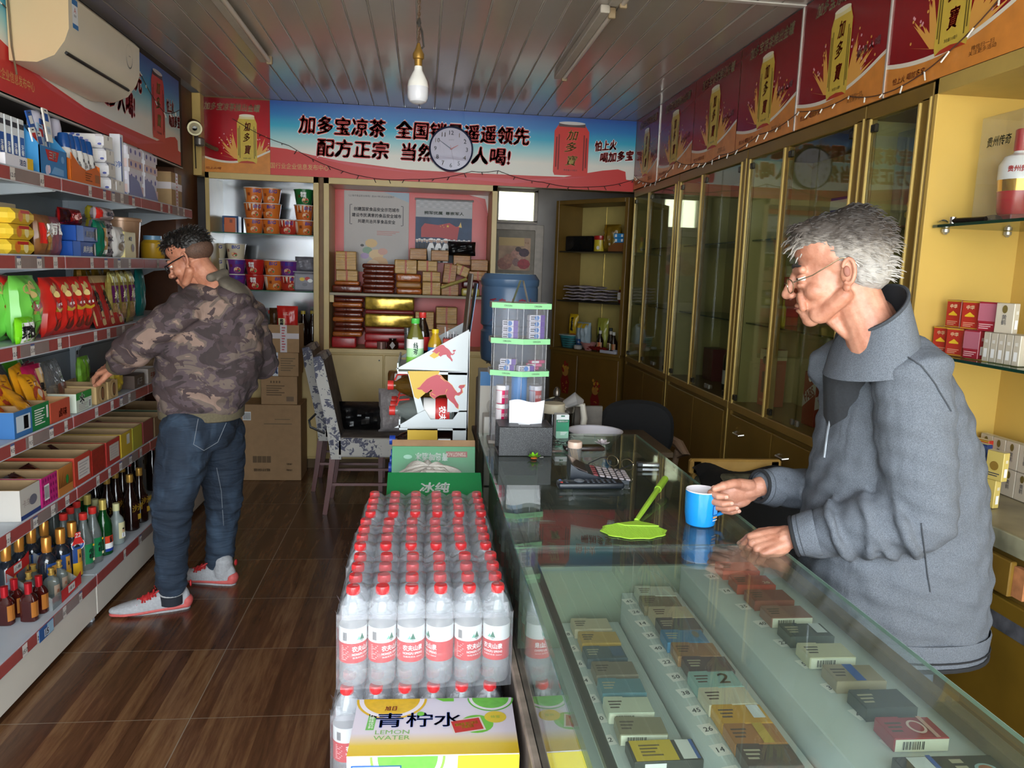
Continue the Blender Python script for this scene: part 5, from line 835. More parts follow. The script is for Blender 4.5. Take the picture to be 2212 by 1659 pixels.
b=MB(); b.T=frame((.683,7.148,1.60),'S'); w,h=.295,.297; PC=m('c09a7a',.5,0,.35,9); b.poly([(0,0),(w,0),(w,h),(0,h)],PC); b.poly([(0,h*.75),(w*.8,h*.75),(w*.8,h),(0,h)],m('cfae72',.5),.0004)
for x,y,r,c in ((.55,.5,.05,'c08a78'),(.72,.42,.045,'c89a86'),(.62,.65,.03,'4a3030'),(.8,.55,.05,'4a2a3a'),(.8,.2,.06,'a8303a'),(.35,.35,.06,'b88068'),(.2,.2,.07,'a86a58'),(.6,.25,.05,'98706a')): b.disc(w*x,h*y,r,r*.8,m(c,.5,0,.3,40),.0006+.0002*x,9)
b.text('年画',w*.88,h*.85,.02,m('8a5a2a',.5),None,0,0,.001); tag(b.build('wall_picture'),'faded pink new-year picture pinned on the door in the back room','picture')
# ---------- glass-fronted cabinets ----------
FRG=m('7c6026',.36,.1,.10,8); FRL=m('d2b468',.28,.2,.06,10); DKG=m('69501f',.4,0,.14,6); INB=m('a5955a',.5,0,.10,4)
CX1=1.975; FX=RX
def gcab(y1,y0,label,stile,drawer):
    """one cabinet between depth y1 (far) and y0 (near)"""
    t=thing('glass_cabinet',label,'cabinet',(FX,y0,0)); O=V((-FX,-y0,0))
    def B(): b=MB(); b.T=MX.Translation(O); return b
    b=B(); b.b2(CX1-.02,CX1,y0,y1,.95,2.2,INB); b.build('back_panel',t)
    b=B(); b.b2(FX+.012,CX1-.02,y1-.012,y1,.95,2.2,INB,.001); b.build('side_panel',t); b=B(); b.b2(FX+.012,CX1-.02,y0,y0+.012,.95,2.2,INB,.001); b.build('side_panel',t)
    b=B(); b.b2(FX,FX+.03,y0,y0+.055,.02,2.2,FRG,.003); b.b2(FX-.006,FX+.006,y0+.055,y0+.066,.95,2.19,FRL,.002); b.b2(FX-.004,FX+.002,y0+.004,y0+.012,.02,2.2,FRL,.001); b.build('stile',t)
    b=B(); b.b2(FX,FX+.03,y1-.03,y1,.02,2.2,FRG,.003); b.b2(FX-.006,FX+.004,y1-.040,y1-.03,.95,2.19,FRL,.002); b.build('stile',t)
    b=B(); b.b2(FX,CX1,y0,y1,2.19,2.245,FRG,.003); b.build('top_rail',t)
    b=B(); b.b2(FX-.003,CX1,y0,y1,.915,.955,m('8a6c34',.4,.1,.12,8),.003); b.build('ledge',t)
    b=B(); b.b2(FX+.012,CX1,y0,y1,.06,.915,DKG); b.b2(FX+.03,CX1,y0,y1,0,.06,BLK); b.build('base',t)
    n=3 if drawer else 2
    if drawer:
        ym=(y0+y1)/2
        for a,c in ((y0+.06,ym-.004),(ym+.004,y1-.035)):
            for z0,z1 in ((.66,.895),):
                b=B(); b.b2(FX-.004,FX+.012,a,c,z0,z1,m('745820',.4,0,.12,7),.003); dr=b.build('drawer',t)
                b=B(); yc=(a+c)/2+.1; b.tube([(FX-.003,yc-.045,z0+.16),(FX-.026,yc-.035,z0+.155),(FX-.026,yc+.035,z0+.155),(FX-.003,yc+.045,z0+.16)],.005,m('c8c4b8',.25,.8),8); b.build('handle',dr)
            b=B(); b.b2(FX-.004,FX+.012,a,c,.08,.65,m('745820',.4,0,.12,7),.003); b.build('door',t)
    else:
        ym=(y0+y1)/2
        for a,c in ((y0+.06,ym-.002),(ym+.002,y1-.035)): b=B(); b.b2(FX-.002,FX+.012,a,c,.08,.895,m('745820',.4,0,.12,7),.003); b.build('door',t)
    for z in (1.795,1.375): b=B(); b.b2(FX+.05,CX1-.02,y0+.015,y1-.015,z-.008,z,SHELFG); b.build('glass_shelf',t)
    sts=[s for s in stile]
    for s in sts: b=B(); b.b2(FX,FX+.03,s-.03,s,.95,2.19,FRG,.002); b.b2(FX-.006,FX+.006,s,s+.016,.95,2.19,FRL,.002); b.build('stile',t)
    edges=[y0+.066]+[e for s in sts for e in (s-.03,s+.016)]+[y1-.040]
    for k in range(0,len(edges),2):
        a,c=edges[k],edges[k+1]; parts=[(a,c)] if c-a<.45 else [(a,(a+c)/2-.002),((a+c)/2+.002,c)]
        for j,(p_,q_) in enumerate(parts):
            b=B(); b.box((FX+.006,(p_+q_)/2,1.57),(.005,q_-p_-.004,1.225),GLASS); d=b.build('glass_door',t)
            for z in (.985,2.155):
                yy=q_-.018 if (j==len(parts)-1) else p_+.018
                b=B(); b.box((FX+.003,yy,z),(.016,.03,.03),m('4a4438',.25,.8),.003); b.build('hinge',d)
            if len(parts)==2: b=B(); yy=q_-.02 if j==0 else p_+.02; b.box((FX+.002,yy,.985),(.014,.022,.026),m('8a8478',.3,.8),.003); b.build('lock_plate',d)
    return t
gcab(5.98,4.905,'glass-fronted cabinet farthest back beside the corner cabinet','' and [] or [5.56],False)
gcab(4.90,3.85,'glass-fronted cabinet holding the dark wine bottles','' and [] or [4.475],False)
gcab(3.845,2.795,'glass-fronted cabinet with drawers, behind the old shopkeeper\'s face','' and [] or [3.425],True)
gcab(2.79,2.41,'narrow glass-fronted cabinet with the red and white decanter','' and [],True)
def gput(o,y,z,x=1.80,rz=0): o.location=(x,y,z); o.rotation_euler=(0,0,rz); return o
WB=Kind(bottle('wine_bottle','x','wine bottle',[(.033,0),(.0375,.006),(.0375,.19),(.03,.215),(.016,.235),(.014,.30)],m('0f140f',.06,sp=.8),([(.0155,.245),(.0155,.302),(.012,.305),(0,.305)],m('9a7a30',.25,.6)),lambda b:b.lathe([(.0378,.04),(.0378,.12)],m('c0b8ac',.5),16,arc=(PI*.6,PI*1.75))))
for i,(y,x) in enumerate(((4.30,1.80),(4.20,1.75),(4.18,1.86),)): WB.put((x,y,.957),'dark wine bottle with white label and gold neck, %s of three'%('farthest','front','rear near')[i],0,'wine bottles')
WB.put((1.84,4.12,1.797),'dark wine bottle on the upper shelf of the wine cabinet',0,'wine bottles')
gift=Kind(carton('gift_box','x','gift box',.09,.10,.29,m('a3301f',.38,0,.05,9),{'W':lambda b,w,h:(b.rect(0,h*.41,w,h*.18,m('c8b884',.45),.0004),b.disc(0,h*.31,w*.22,h*.07,m('5a3a24',.45),.0008),b.text('国缘酒',0,-h*.08,h*.36,m('4a1410',.5),None,.03,0,.0008,0,0,True),lines(b,0,-h*.4,w*.6,h*.05,2,m('d8a070'),.0008)),'S':lambda b,w,h:b.rect(0,h*.41,w,h*.18,m('c8b884',.45),.0004)}))
gift.put((1.78,3.72,.957),'tall red and cream gift box on the cabinet floor',.1,'red gift boxes'); gift.put((1.80,3.68,1.376),'tall red and cream gift box on the middle glass shelf',.1,'red gift boxes')
b=MB(); b.lathe([(.012,0),(.014,.003),(.014,.09),(.005,.105),(.004,.13)],m('b8a01c',.3),14); tag(b.build('small_yellow_bottle',None,(1.72,3.535,1.376)),'tiny yellow bottle on the middle glass shelf','bottle')
fb=Kind(carton('red_box','x','box',.16,.10,.24,m('7e2018',.4),{'W':lambda b,w,h:(b.poly([(-w/2,-h*.18),(w/2,.12*h),(w/2,h*.36),(-w/2,h*.06)],m('b8b0a4',.45),.0004),b.text('FABS',0,.09*h,.04,m('7a1c14'),w*.8,.04,0,.0008,0,.55),b.disc(0,h*.38,.014,.014,WHT,.0006)),'S':lambda b,w,h:(b.poly([(-w/2,h*.06),(w/2,h*.30),(w/2,h*.06),(-w/2,-.18*h)],m('b8b0a4',.45),.0004),b.text('FABS',0,.06*h,.045,m('7a1c14'),w*.8,.04,0,.0008,0,.5),b.disc(0,h*.38,.014,.014,WHT,.0006),lines(b,0,-h*.35,w*.4,h*.1,2,m('c8a090'),.0006))}))
for i,y in enumerate((3.22,3.07)): fb.put((1.80,y,.957),'dark red box with a slanted white band, %s'%('farther','nearer')[i],.05,'red banded boxes')
put(carton('gift_carton','blue gift box with a cream label on the upper glass shelf','gift box',.12,.20,.16,m('2a3a8a',.25,.2),{'W':lambda b,w,h:(b.rect(0,h*.3,w,h*.25,m('c8c4b4',.4),.0004))}),1.82,3.16,1.797)
b=MB(); b.lathe([(.03,0),(.034,.005),(.034,.07),(.02,.08),(.02,.085)],GLASS,16); b.lathe([(.022,.083),(.022,.1),(0,.1)],m('b8b8b0',.3),16); kj=Kind(tag(b.build('glass_jar'),'x','jar'))
for i,y in enumerate((5.35,5.25,5.70)): kj.put((1.76,y,.957),'empty glass jar in the farthest cabinet, %s'%('middle','nearest','farthest')[i],0,'glass jars')
put(carton('white_tub','white plastic tub in the farthest cabinet','box',.12,.12,.10,m('a8b4b8',.4),{'W':lambda b,w,h:b.rect(0,h*.4,w,h*.15,m('c8ccd0',.4),.0004)}),1.80,5.05,.957); put(carton('red_carton','dark red carton in the farthest cabinet','box',.2,.16,.19,m('6a1a1c',.4)),1.86,5.18,.957)
put(carton('gift_carton','dark red box low in the wine cabinet','gift box',.1,.16,.2,m('5a2018',.4)),1.84,4.65,.957)
t=thing('decanter_case','clear case with a red and white porcelain decanter in the narrow cabinet','display case',(1.79,2.60,1.797))
DW=m('c8c0c4',.2); DR=m('9c1c22',.2)
b=MB(); b.lathe([(.05,.012),(.075,.03),(.082,.07),(.078,.11),(.066,.135)],DR,28); b.lathe([(.066,.135),(.045,.15),(.026,.18),(.02,.20),(.02,.245)],DW,28); b.lathe([(.021,.245),(.021,.30),(.026,.31),(.018,.325),(0,.33)],m('b88a4a',.2,.8),20); b.T=frame((-.083,0,.07),'W'); [b.disc(.022*math.cos(k),.025*math.sin(k*1.7),.012,.012,GLD,.002+.0003*k,8) for k in range(9)]; b.T=frame((0,-.083,.07),'S'); [b.disc(.022*math.cos(k),.025*math.sin(k*1.7),.012,.012,GLD,.002+.0003*k,8) for k in range(9)]; b.build('decanter',t)
CASE=clear('acrylic_case','f0f2f2',1.45,.04,'ffffff')
b=MB(); b.box((0,0,.17),(.20,.20,.34),CASE,.002); b.build('case',t); b=MB(); b.box((0,0,.005),(.18,.18,.01),m('6a1418',.4),.002); b.build('plinth',t)
put(carton('packet','pale pink packet below the decanter shelf','packet',.1,.12,.04,m('b07a80',.5)),1.76,2.56,1.376); put(carton('packet','dark green box below the decanter shelf','packet',.16,.16,.12,m('1c3a2c',.4)),1.84,2.52,1.255-.298)
# ---------- open cigarette shelves nearest the shop front ----------
t=thing('cigarette_cabinet','open gold cabinet with glass shelves of cigarettes nearest the shop front','cabinet',(FX,1.2,0)); O=V((-FX,-1.2,0)); GP=m('cda957',.34,.12,.05,5)
def B(): b=MB(); b.T=MX.Translation(O); return b
b=B(); b.b2(FX,CX1,2.385,2.405,.93,2.25,GP,.002); b.build('side_panel',t); b=B(); b.b2(CX1-.02,CX1,1.2,2.385,.93,2.25,GP); b.build('back_panel',t); b=B(); b.b2(FX,CX1,1.2,2.405,2.2,2.25,GOLD,.002); b.build('top_panel',t)
b=B(); b.b2(CX1-.028,CX1-.02,2.02,2.04,.95,2.2,m('c8a860',.2,.8)); b.build('shelf_upright',t)
b=B(); b.b2(FX+.004,CX1-.02,1.2,2.385,.905,.93,m('8d8266',.4,.1,.3,9),.002); b.b2(FX-.004,FX+.016,1.2,2.405,.875,.93,m('8e8a70',.5,0,.45,12),.002); b.build('worktop',t)
b=B(); b.b2(FX+.02,CX1,1.2,2.405,.06,.87,DKG); b.build('base',t)
WORN=m('7a7c7e',.6,0,.35,9)
b=B(); b.b2(FX-.012,FX+.008,1.83,2.38,.76,.86,m('7a5c20',.4,0,.15,8),.003); b.b2(FX-.0135,FX-.012,1.90,2.38,.815,.859,WORN); b.b2(FX-.002,FX+.016,1.79,1.829,.765,.85,m('b8784a',.8,0,.3,30)); b.build('drawer_front',t)
b=B(); b.b2(FX-.004,FX+.02,1.25,2.38,.08,.745,m('735719',.38,0,.18,6),.003); b.b2(FX-.0055,FX-.004,1.5,2.36,.655,.70,m('4e4e54',.7,0,.5,30)); b.build('door',t)
for z in (1.792,1.376):
    b=B(); b.b2(FX+.025,CX1-.022,1.2,2.375,z-.009,z,SHELFG); b.b2(FX+.0245,FX+.0255,1.2,2.375,z-.009,z,m('16382c',.1)); b.build('glass_shelf',t)
    for x,y in ((FX+.07,2.378),(FX+.29,2.378)): b=B(); b.lathe([(.004,-.02),(.012,-.012),(.012,-.002)],m('b8b4a8',.2,.6),12,c=(x,y-.004,z-.009)); b.build('shelf_peg',t)
t=thing('liquor_case','clear gift case with a white and red liquor bottle, cut by the picture edge','display case',(1.82,2.25,1.793))
b=MB(); b.lathe([(.045,.03),(.05,.04),(.055,.10)],m('b01c22',.2),26); b.lathe([(.055,.10),(.058,.135)],m('c89a3a',.15,.8),26); b.lathe([(.058,.135),(.058,.18),(.045,.205),(.024,.215),(.021,.222)],m('e4e2e2',.18),26); b.lathe([(.021,.222),(.023,.225),(.023,.285),(.02,.288),(0,.288)],m('a81a1e',.3),20); b.T=MX.Rotation(-2.2,4,'Z')@frame((.0585,0,.165),'E'); b.text('贵州传奇',0,0,.018,m('a82020'),.07,.03,0,.001,.058); b.T=frame((0,-.0585,.165),'S'); b.text('贵州传奇',0,0,.018,m('a82020'),.075,.03,0,.001,.058); b.rect(0,-.018,.03,.003,INK,.0016); b.text('珍藏',0,-.026,.009,m('8a3a4a'),z=.0016); b.build('bottle',t)
b=MB(); b.box((0,0,.165),(.16,.17,.33),CASE,.002); b.T=frame((-.0805,0,.25),'W'); b.text('贵州传奇',0,0,.03,m('7a745a',.5),.10,.02,.1,.001); b.build('case',t); b=MB(); b.box((0,0,.013),(.15,.16,.026),m('7a1c20',.35),.003); b.T=frame((-.0752,0,.02),'W'); b.disc(0,-.012,.05,.02,m('3a2a28',.4),.0008,16,0,PI); b.build('plinth',t)
b=MB(); b.tube([(0,-.06,.011),(0,.05,.011)],.009,m('2c2420',.15,.5),12); b.lathe([(.01,-.012),(.01,.012)],m('b8b4ac',.15,.9),12,c=(0,.055,.011)) ; b.tube([(.0+.012*math.cos(k*.5),.09+.014*math.sin(k*.5),.012+.003*math.sin(k)) for k in range(13)],.002,m('b8b4ac',.15,.9),6); tag(b.build('key_torch',None,(1.69,2.28,1.793),.25),'dark pen torch with a key ring on the upper glass shelf','torch')
def cig(c,art): return Kind(carton('cigarette_pack','x','cigarettes',.024,.056,.088,c,{'W':art,'T':lambda b,w,h:b.rect(0,0,w,h,m('d8cfc0',.4),.0002),'S':lambda b,w,h:(b.rect(0,-h*.2,w*.5,h*.3,WHT,.0004),b.text('烟',0,h*.2,.01,WHT2,z=.0006))},bev=.0015))
def zh(b,w,h): b.rect(0,h*.47,w,h*.05,GLD,.0003); b.rect(0,-h*.46,w,h*.03,GLD,.0003); b.text('中华',0,h*.28,.013,CREAM,None,.02,.1,.0006); b.poly([(-.016,-.005),(.016,-.005),(.016,-.001),(.008,.004),(0,.010),(-.008,.004),(-.016,-.001)],YEL,.0006); lines(b,0,-h*.33,w*.7,h*.18,3,m('e0a080'),.0006)
CZ=cig(m('b83224',.3),zh); CP=cig(m('a02434',.3),lambda b,w,h:(b.rect(0,h*.15,w,h*.6,m('b86878',.25),.0003),lines(b,0,-h*.33,w*.8,h*.2,3,m('e0b0b0'),.0005))); CS=cig(m('c0b4a0',.35),lambda b,w,h:(b.disc(0,h*.3,.008,.012,m('6a5a2a'),.0005),b.text('黄鹤',0,-h*.05,.03,INK,None,0,0,.0005,0,0,True))); CB=cig(m('2a3c74',.25),lambda b,w,h:(b.rect(0,h*.1,w,h*.7,m('4a5a80',.25),.0003),b.poly([(-w*.5,-h*.2),(w*.5,-h*.02),(w*.5,h*.06),(-w*.5,-h*.12)],m('5a8ab8',.3),.0005),b.disc(-.005,h*.25,.008,.006,WHT,.0006))); CY=cig(m('c8b060',.35),lambda b,w,h:(b.disc(0,0,.014,.014,m('8a6a2a'),.0004),lines(b,0,-h*.3,w*.7,h*.15,2,INK,.0004))); CYB=cig(m('d8b018',.35),lambda b,w,h:(b.rect(0,-h*.3,w,h*.4,BLK,.0003),b.text('SHIPAI',0,-h*.25,.011,WHT2,w*.9,.02,0,.0006),b.disc(0,h*.2,.008,.008,BLK,.0006)))
R_=random.Random(2); z=1.3775
def cg(k,y,zz,l,x=1.70,rz=None): return k.put((x,y,zz),l+' on the cigarette shelves',R_.uniform(-.08,.08)+.25 if rz is None else rz,'cigarette packs')
for i,(k,y,l) in enumerate(((CZ,2.345,'red pack with a golden gate, left end of the lower row'),(CZ,2.28,'red pack with a golden gate, second of the lower row'),(CP,2.20,'crimson pack with pink panel, lower row'),)): cg(k,y,z,l)
for i in range(5): cg(CS,2.135-.030*i,z,'slim beige pack standing on edge, %s from the crimson pack'%('first','second','third','fourth','fifth')[i],1.715,-1.45)
for i,(k,y,l) in enumerate(((CZ,2.31,'red pack with a golden gate, left of the upper row'),(CZ,2.235,'red pack with a golden gate, second of the upper row'),(CP,2.16,'pinkish pack in the upper row'),(CS,2.09,'beige pack at the right of the upper row'))): cg(k,y,z+.0885,l,1.71)
z=.9315
for i in range(8): cg(CS,2.33-.058*i,z+.09,'pale pack in the rear row, %s from the left'%('first','second','third','fourth','fifth','sixth','seventh','eighth')[i],1.90,0)
for i in range(8): cg(CS,2.33-.058*i,z,'pale pack in the rear bottom row, %s from the left'%('first','second','third','fourth','fifth','sixth','seventh','eighth')[i],1.90,0)
for i,(k,x,y,dz,l) in enumerate(((CYB,1.78,2.30,.089,'yellow and black pack reading SHIPAI'),(CY,1.76,2.33,0,'tan pack under the yellow and black one'),(CB,1.76,2.255,0,'blue pack, lower of two near the left'),(CB,1.77,2.20,.089,'blue pack, upper of two near the left'),(CP,1.76,2.18,0,'dark red pack between blue and gold'),(CY,1.74,2.11,0,'gold pack at the picture edge, lower'),(CY,1.74,2.09,.089,'gold pack at the picture edge, upper'),(CZ,1.82,2.26,.089,'red pack behind the blue ones'))): cg(k,y,z+dz,l,x)
# ---------- glass counter ----------
KX0,KX1,KY0,KY1,KZ=.228,.882,.50,3.02,.95
CG=clear('counter_glass','f0f6f2',1.52,.035,'c4d0c8',.012); CGE=m('2c5c4c',.08,0,0,1,sp=.9); ALU=m('4c504a',.35,.6); DIRT=m('7d7168',.8,0,.5,14); PAPER=m('c2cac8',.6,0,.05,9)
t=thing('glass_counter','long glass-topped shop counter with stepped cigarette display inside','counter',((KX0+KX1)/2,1.76,0)); O=V((-(KX0+KX1)/2,-1.76,0))
def B(): b=MB(); b.T=MX.Translation(O); return b
for y0,y1 in ((KY0,1.735),(1.745,KY1)):
    b=B(); b.b2(KX0,KX1,y0,y1,KZ-.008,KZ,CG); b.b2(KX0-.0006,KX0,y0,y1,KZ-.008,KZ,CGE); b.b2(KX1,KX1+.0006,y0,y1,KZ-.008,KZ,m('9cc4b4',.1,sp=.9)); b.build('glass_top',t)  # shopkeeper-side glass edge is pale: its glint is put into the colour
b=B(); b.b2(KX0+.004,KX0+.010,KY0,KY1-.01,.70,KZ-.009,CG); b.build('front_glass',t); b=B(); b.b2(KX0+.01,KX1-.01,KY1-.014,KY1-.008,.5,KZ-.009,CG); b.build('end_glass',t)
b=B(); b.b2(KX0+.03,KX0+.045,KY0,KY1-.02,KZ-.022,KZ-.009,ALU,.002); b.b2(KX1-.045,KX1-.02,KY0,KY1-.02,KZ-.035,KZ-.009,m('6e5c42',.5,0,.3,12),.002); b.build('frame_rail',t)
b=B(); b.b2(KX0,KX0+.02,KY0,KY1,0,.70,DIRT,.003); b.b2(KX0-.012,KX0+.03,KY0,KY1,.685,.70,m('8a7c72',.8,0,.5,18),.003); b.build('front_panel',t)
b=B(); b.b2(KX1-.02,KX1-.012,KY0,KY1,.0,.60,m('5c5240',.6,0,.2,8)); b.b2(KX1-.018,KX1-.012,KY0,1.72,.60,KZ-.035,CG); b.build('back_panel',t)
b=B(); b.b2(KX0+.02,KX1-.02,KY0,KY1-.02,.05,.09,m('4a463c',.6)); b.b2(KX0+.02,KX1-.02,1.74,KY1-.02,.50,.506,m('6a7468',.4,0,.2,7)); b.build('inner_shelf',t)
b=B(); b.b2(KX0+.012,KX1-.02,1.722,1.732,.10,.905,m('77806f',.45,0,.12,7)); b.build('partition',t)
TA,TB,TC=.765,.839,.904
b=B(); b.b2(KX0+.024,.345,KY0,1.72,.69,.70,m('a9b2ae',.5)); b.b2(.345,.485,KY0,1.72,.69,TA,PAPER,.002); b.b2(.489,.628,KY0,1.72,.69,TB,PAPER,.002); b.b2(.632,KX1-.024,KY0,1.72,.69,TC,PAPER,.002); tr=b.build('display_step',t)
R_=random.Random(21)
def cpack(c,top,front=None,w=.088,d=.055,h=.022): return carton('cigarette_pack','x','cigarettes',w,d,h,c,{'T':top,'S':front or (lambda b,w,h:b.rect(-w*.2,0,w*.3,h*.7,WHT,.0003))},bev=.0012)
def tl(tx='',c=INK,bandc=None): 
    def f(b,w,h):
        if bandc: b.rect(-w*.28,0,w*.42,h,bandc,.0002)
        lines(b,-w*.28,0,w*.3,h*.55,3,c,.0005)
        if tx: b.text(tx,w*.15,0,h*.3,c,None,.02,0,.0005)
    return f
def bcf(b,w,h): b.rect(0,0,w*.96,h*.9,m('d8d4c0',.4),.0002); barcode(b,-w*.15,0,w*.4,h*.6,.0006,False)
rows=((TA,.407,1.665,.068,(('b8aa90','cream',''),('b8924a','mustard',''),('4a5860','slate with a blue corner',''),('7d7264','taupe',''),('5c8490','teal blue',''),('c4c8b4','white with green print',''),('8a8268','olive gold',''),)),
 (TB,.555,1.675,.0565,(('c0c2b4','white with grey print',''),('786c54','dull brown',''),('b8a88a','cream with a red corner',''),('4c5050','charcoal',''),('3f7aa0','bright blue',''),('97704e','copper brown',''),('50494a','dark grey',''),('86aaa6','pale teal',''),('c4bca6','cream with a brown mark',''),('c4922e','amber with a white slip',''),('a06c38','orange-brown with yellow',''),('47413c','dark mottled','')))
 ,(TC,.745,1.66,.081,(('a83a2a','red, farthest',''),('a8402e','red marked 20',''),('8a4a3c','brownish red',''),('96695c','pinkish brown',''),('4e5450','dark slate with a white slip',''),('c8c2a4','cream white',''),('9a8a70','tan with a blue band',''),('3f4644','black-green',''),('98303c','crimson with a ring emblem',''))))
for ri,(z0,x,y,dy,ps) in enumerate(rows):
    for i,(c,nm,tx) in enumerate(ps):
        bc=m(c,.35,0,.05,20); tp=tl(tx,m('4a4038',.5) if c>'7' else m('b0a890',.5),m(c,.3))
        fr=bcf if nm in('white with green print','cream white','crimson with a ring emblem','olive gold','pinkish brown') else (lambda b,w,h,c=c:b.rect(0,0,w,h,m(c,.35,0,.05,20),.0002))
        def top(b,w,h,nm=nm,tp=tp):
            tp(b,w,h)
            if 'blue band' in nm: b.rect(.0,0,w*.2,h,BLUE,.0006)
            if 'ring' in nm: b.disc(.008,0,.014,.017,m('d8b8b0',.4),.0006); b.disc(.008,0,.010,.013,m('98303c',.35),.0008); b.rect(w*.3,0,w*.08,h,m('c89a90',.4),.0006)
            if 'white slip' in nm: b.rect(w*.3,.004,w*.24,h*.7,m('d4d8dc',.4),.0008)
            if 'bright blue' in nm: b.disc(w*.28,h*.1,.007,.014,m('6a7068',.4),.0006)
            if 'pale teal' in nm: b.text('2',w*.15,0,h*.6,m('5a4038',.5),None,.02,.2,.0007)
            if 'blue corner' in nm: b.rect(w*.3,0,w*.3,h*.7,m('3f5a78',.4),.0006)
            if 'yellow' in nm: b.rect(w*.15,0,w*.2,h,m('b89a3a',.4),.0006)
            if 'marked 20' in nm: b.text('20',w*.3,-h*.3,h*.2,CREAM,z=.0007)
        o=cpack(bc,top,fr); put(o,x+R_.uniform(-.004,.004)+(.012*i/8 if ri==2 else 0),y-dy*i,z0+.0008,R_.uniform(-.05,.02)); o['label']=nm+' cigarette pack in the counter display, %s row'%('customer-side','middle','shopkeeper-side')[ri]; o['group']='cigarette packs under the counter glass'
        b=B(); b.T=b.T@frame((x-.062+(.005*i if ri==2 else 0),y-dy*i-.008,z0+.001),'T',.2); b.rect(0,0,.026,.03,WHT,.0003); b.text(('38','45','26','14','35','40','22','50')[(i+ri)%8],0,0,.012,m('4a5058',.6),None,.02,.2,.0006); b.build('price_slip',t)
o=cpack(m('3a3c38',.35),lambda b,w,h:(b.rect(-w*.16,0,w*.6,h*.96,m('d4b428',.35),.0004),lines(b,-w*.2,0,w*.3,h*.6,4,m('6a5418'),.0007),b.rect(w*.3,0,w*.2,h*.9,WHT,.0006),b.rect(w*.42,0,w*.05,h*.9,BLUE,.0008)),None,.125,.06,.02); put(o,.43,1.185,TA+.001); o['label']='long yellow and black cigarette box with a white slip, nearest in the customer-side row'
o=cpack(m('26282a',.3,0,.2,12),lambda b,w,h:(b.rect(-w*.28,0,w*.2,h*.9,m('c4ccd2',.4),.0004),b.rect(-w*.15,0,w*.05,h,BLUE,.0006),[b.rect(w*.08,-h*.3+h*.2*k,w*.12,h*.12,m('a8a088',.4),.0006) for k in range(4)],b.disc(w*.3,h*.05,.016,.013,m('8aa8ac',.3),.0006),b.disc(w*.3,h*.05,.011,.009,m('9a5a3a',.4),.0008)),None,.15,.075,.022); put(o,.755,.905,TC+.001,-.03); o['label']='wide black cigarette box with a round picture, nearest in the shopkeeper-side row'
for i,(x,y,c,l) in enumerate(((.42,2.05,'8f8a52','yellow box with a white label on the low inner shelf'),(.62,2.12,'7d744e','tan box with round marks on the low inner shelf'),(.38,2.35,'5a6258','dull green box deep inside the counter'))):
    put(carton('box',l,'box',.14,.09,.06,m(c,.5),{'S':lambda b,w,h:b.rect(-.02,0,.06,.035,m('b8b49a',.5),.0004)}),x,y,.507)
# ---------- things on the counter ----------
Z=KZ+.0005
t=thing('mug','bright blue mug with a white inside held by the old shopkeeper','mug',(.742,1.898,Z)); MBL=m('1f8fe0',.18,sp=.7); r0=.043
b=MB(); b.lathe([(.034,0),(.038,.003),(r0-.001,.03),(r0,.06),(r0,.092)],MBL,40,cap=(1,0)); b.lathe([(r0,.092),(r0-.001,.0945),(r0-.0035,.092),(r0-.004,.03),(r0-.008,.008),(0,.007)],m('e6e0e4',.25),40,cap=(0,0))
b.T=MX.Rotation(-.95,4,'Z')@frame((r0+.0004,0,.048),'E'); b.rect(0,0,.021,.027,m('16448c',.3),.0006); b.rect(0,0,.017,.023,m('4a9ae0',.3),.0009); b.rect(0,.014,.008,.004,m('4a9ae0',.3),.0009); b.rect(0,-.019,.018,.005,m('c89a60',.4),.0006); b.rect(0,-.027,.02,.002,WHT2,.0006); b.build('cup',t)
b=MB(); q=.08; b.T=MX.Rotation(q,4,'Z'); b.tube([(r0-.003,0,.078),(r0+.016,0,.080),(r0+.027,0,.066),(r0+.028,0,.046),(r0+.018,0,.028),(r0-.003,0,.022)],.0052,MBL,10); b.build('handle',t)
t=thing('fly_swatter','lime green plastic fly swatter lying on the counter glass','fly swatter',(.545,1.84,Z)); LM=m('9cc83c',.4)
b=MB(); n=34; pts=[((.084+.004*math.cos(10*q))*math.cos(q),(.060+.003*math.cos(10*q))*math.sin(q)) for q in [2*PI*k/n for k in range(n)]]
for k in range(n): 
    p,q_=pts[k],pts[(k+1)%n]; b.add([(p[0]*.93,p[1]*.93,.001),(p[0],p[1],.001),(q_[0],q_[1],.001),(q_[0]*.93,q_[1]*.93,.001),(p[0]*.93,p[1]*.93,.004),(p[0],p[1],.003),(q_[0],q_[1],.003),(q_[0]*.93,q_[1]*.93,.004)],[(4,5,6,7),(1,0,3,2),(1,2,6,5),(0,4,7,3)],LM)
for k in range(-19,20): x=k*.0042; y=.0565*math.sqrt(max(0,1-(x/.0815)**2)); b.box((x,0,.0022),(.0017,2*y,.0018),LM)
for k in range(-13,14): y=k*.0042; x=.0815*math.sqrt(max(0,1-(y/.0585)**2)); b.box((0,y,.0024),(2*x,.0015,.0016),LM)
b.prism([(-.03,.05),(-.012,.035),(.04,.030),(.075,.028),(.062,.045),(.036,.062),(.034,.085),(.024,.085),(.02,.066)],.0045,LM,.001); b.build('paddle',t)
b=MB(); P0,P1=V((.028,.075,.004)),V((.20,.375,.034)); b.tube([P0,P0.lerp(P1,.2),P0.lerp(P1,.72)],[.006,.0075,.0085],LM,8); b.tube([P0.lerp(P1,.72),P1],[.011,.0105],LM,10); b.build('handle',t)
t=thing('calculator','large grey calculator propped up with silver keys','calculator',(.556,2.345,Z),-.10)
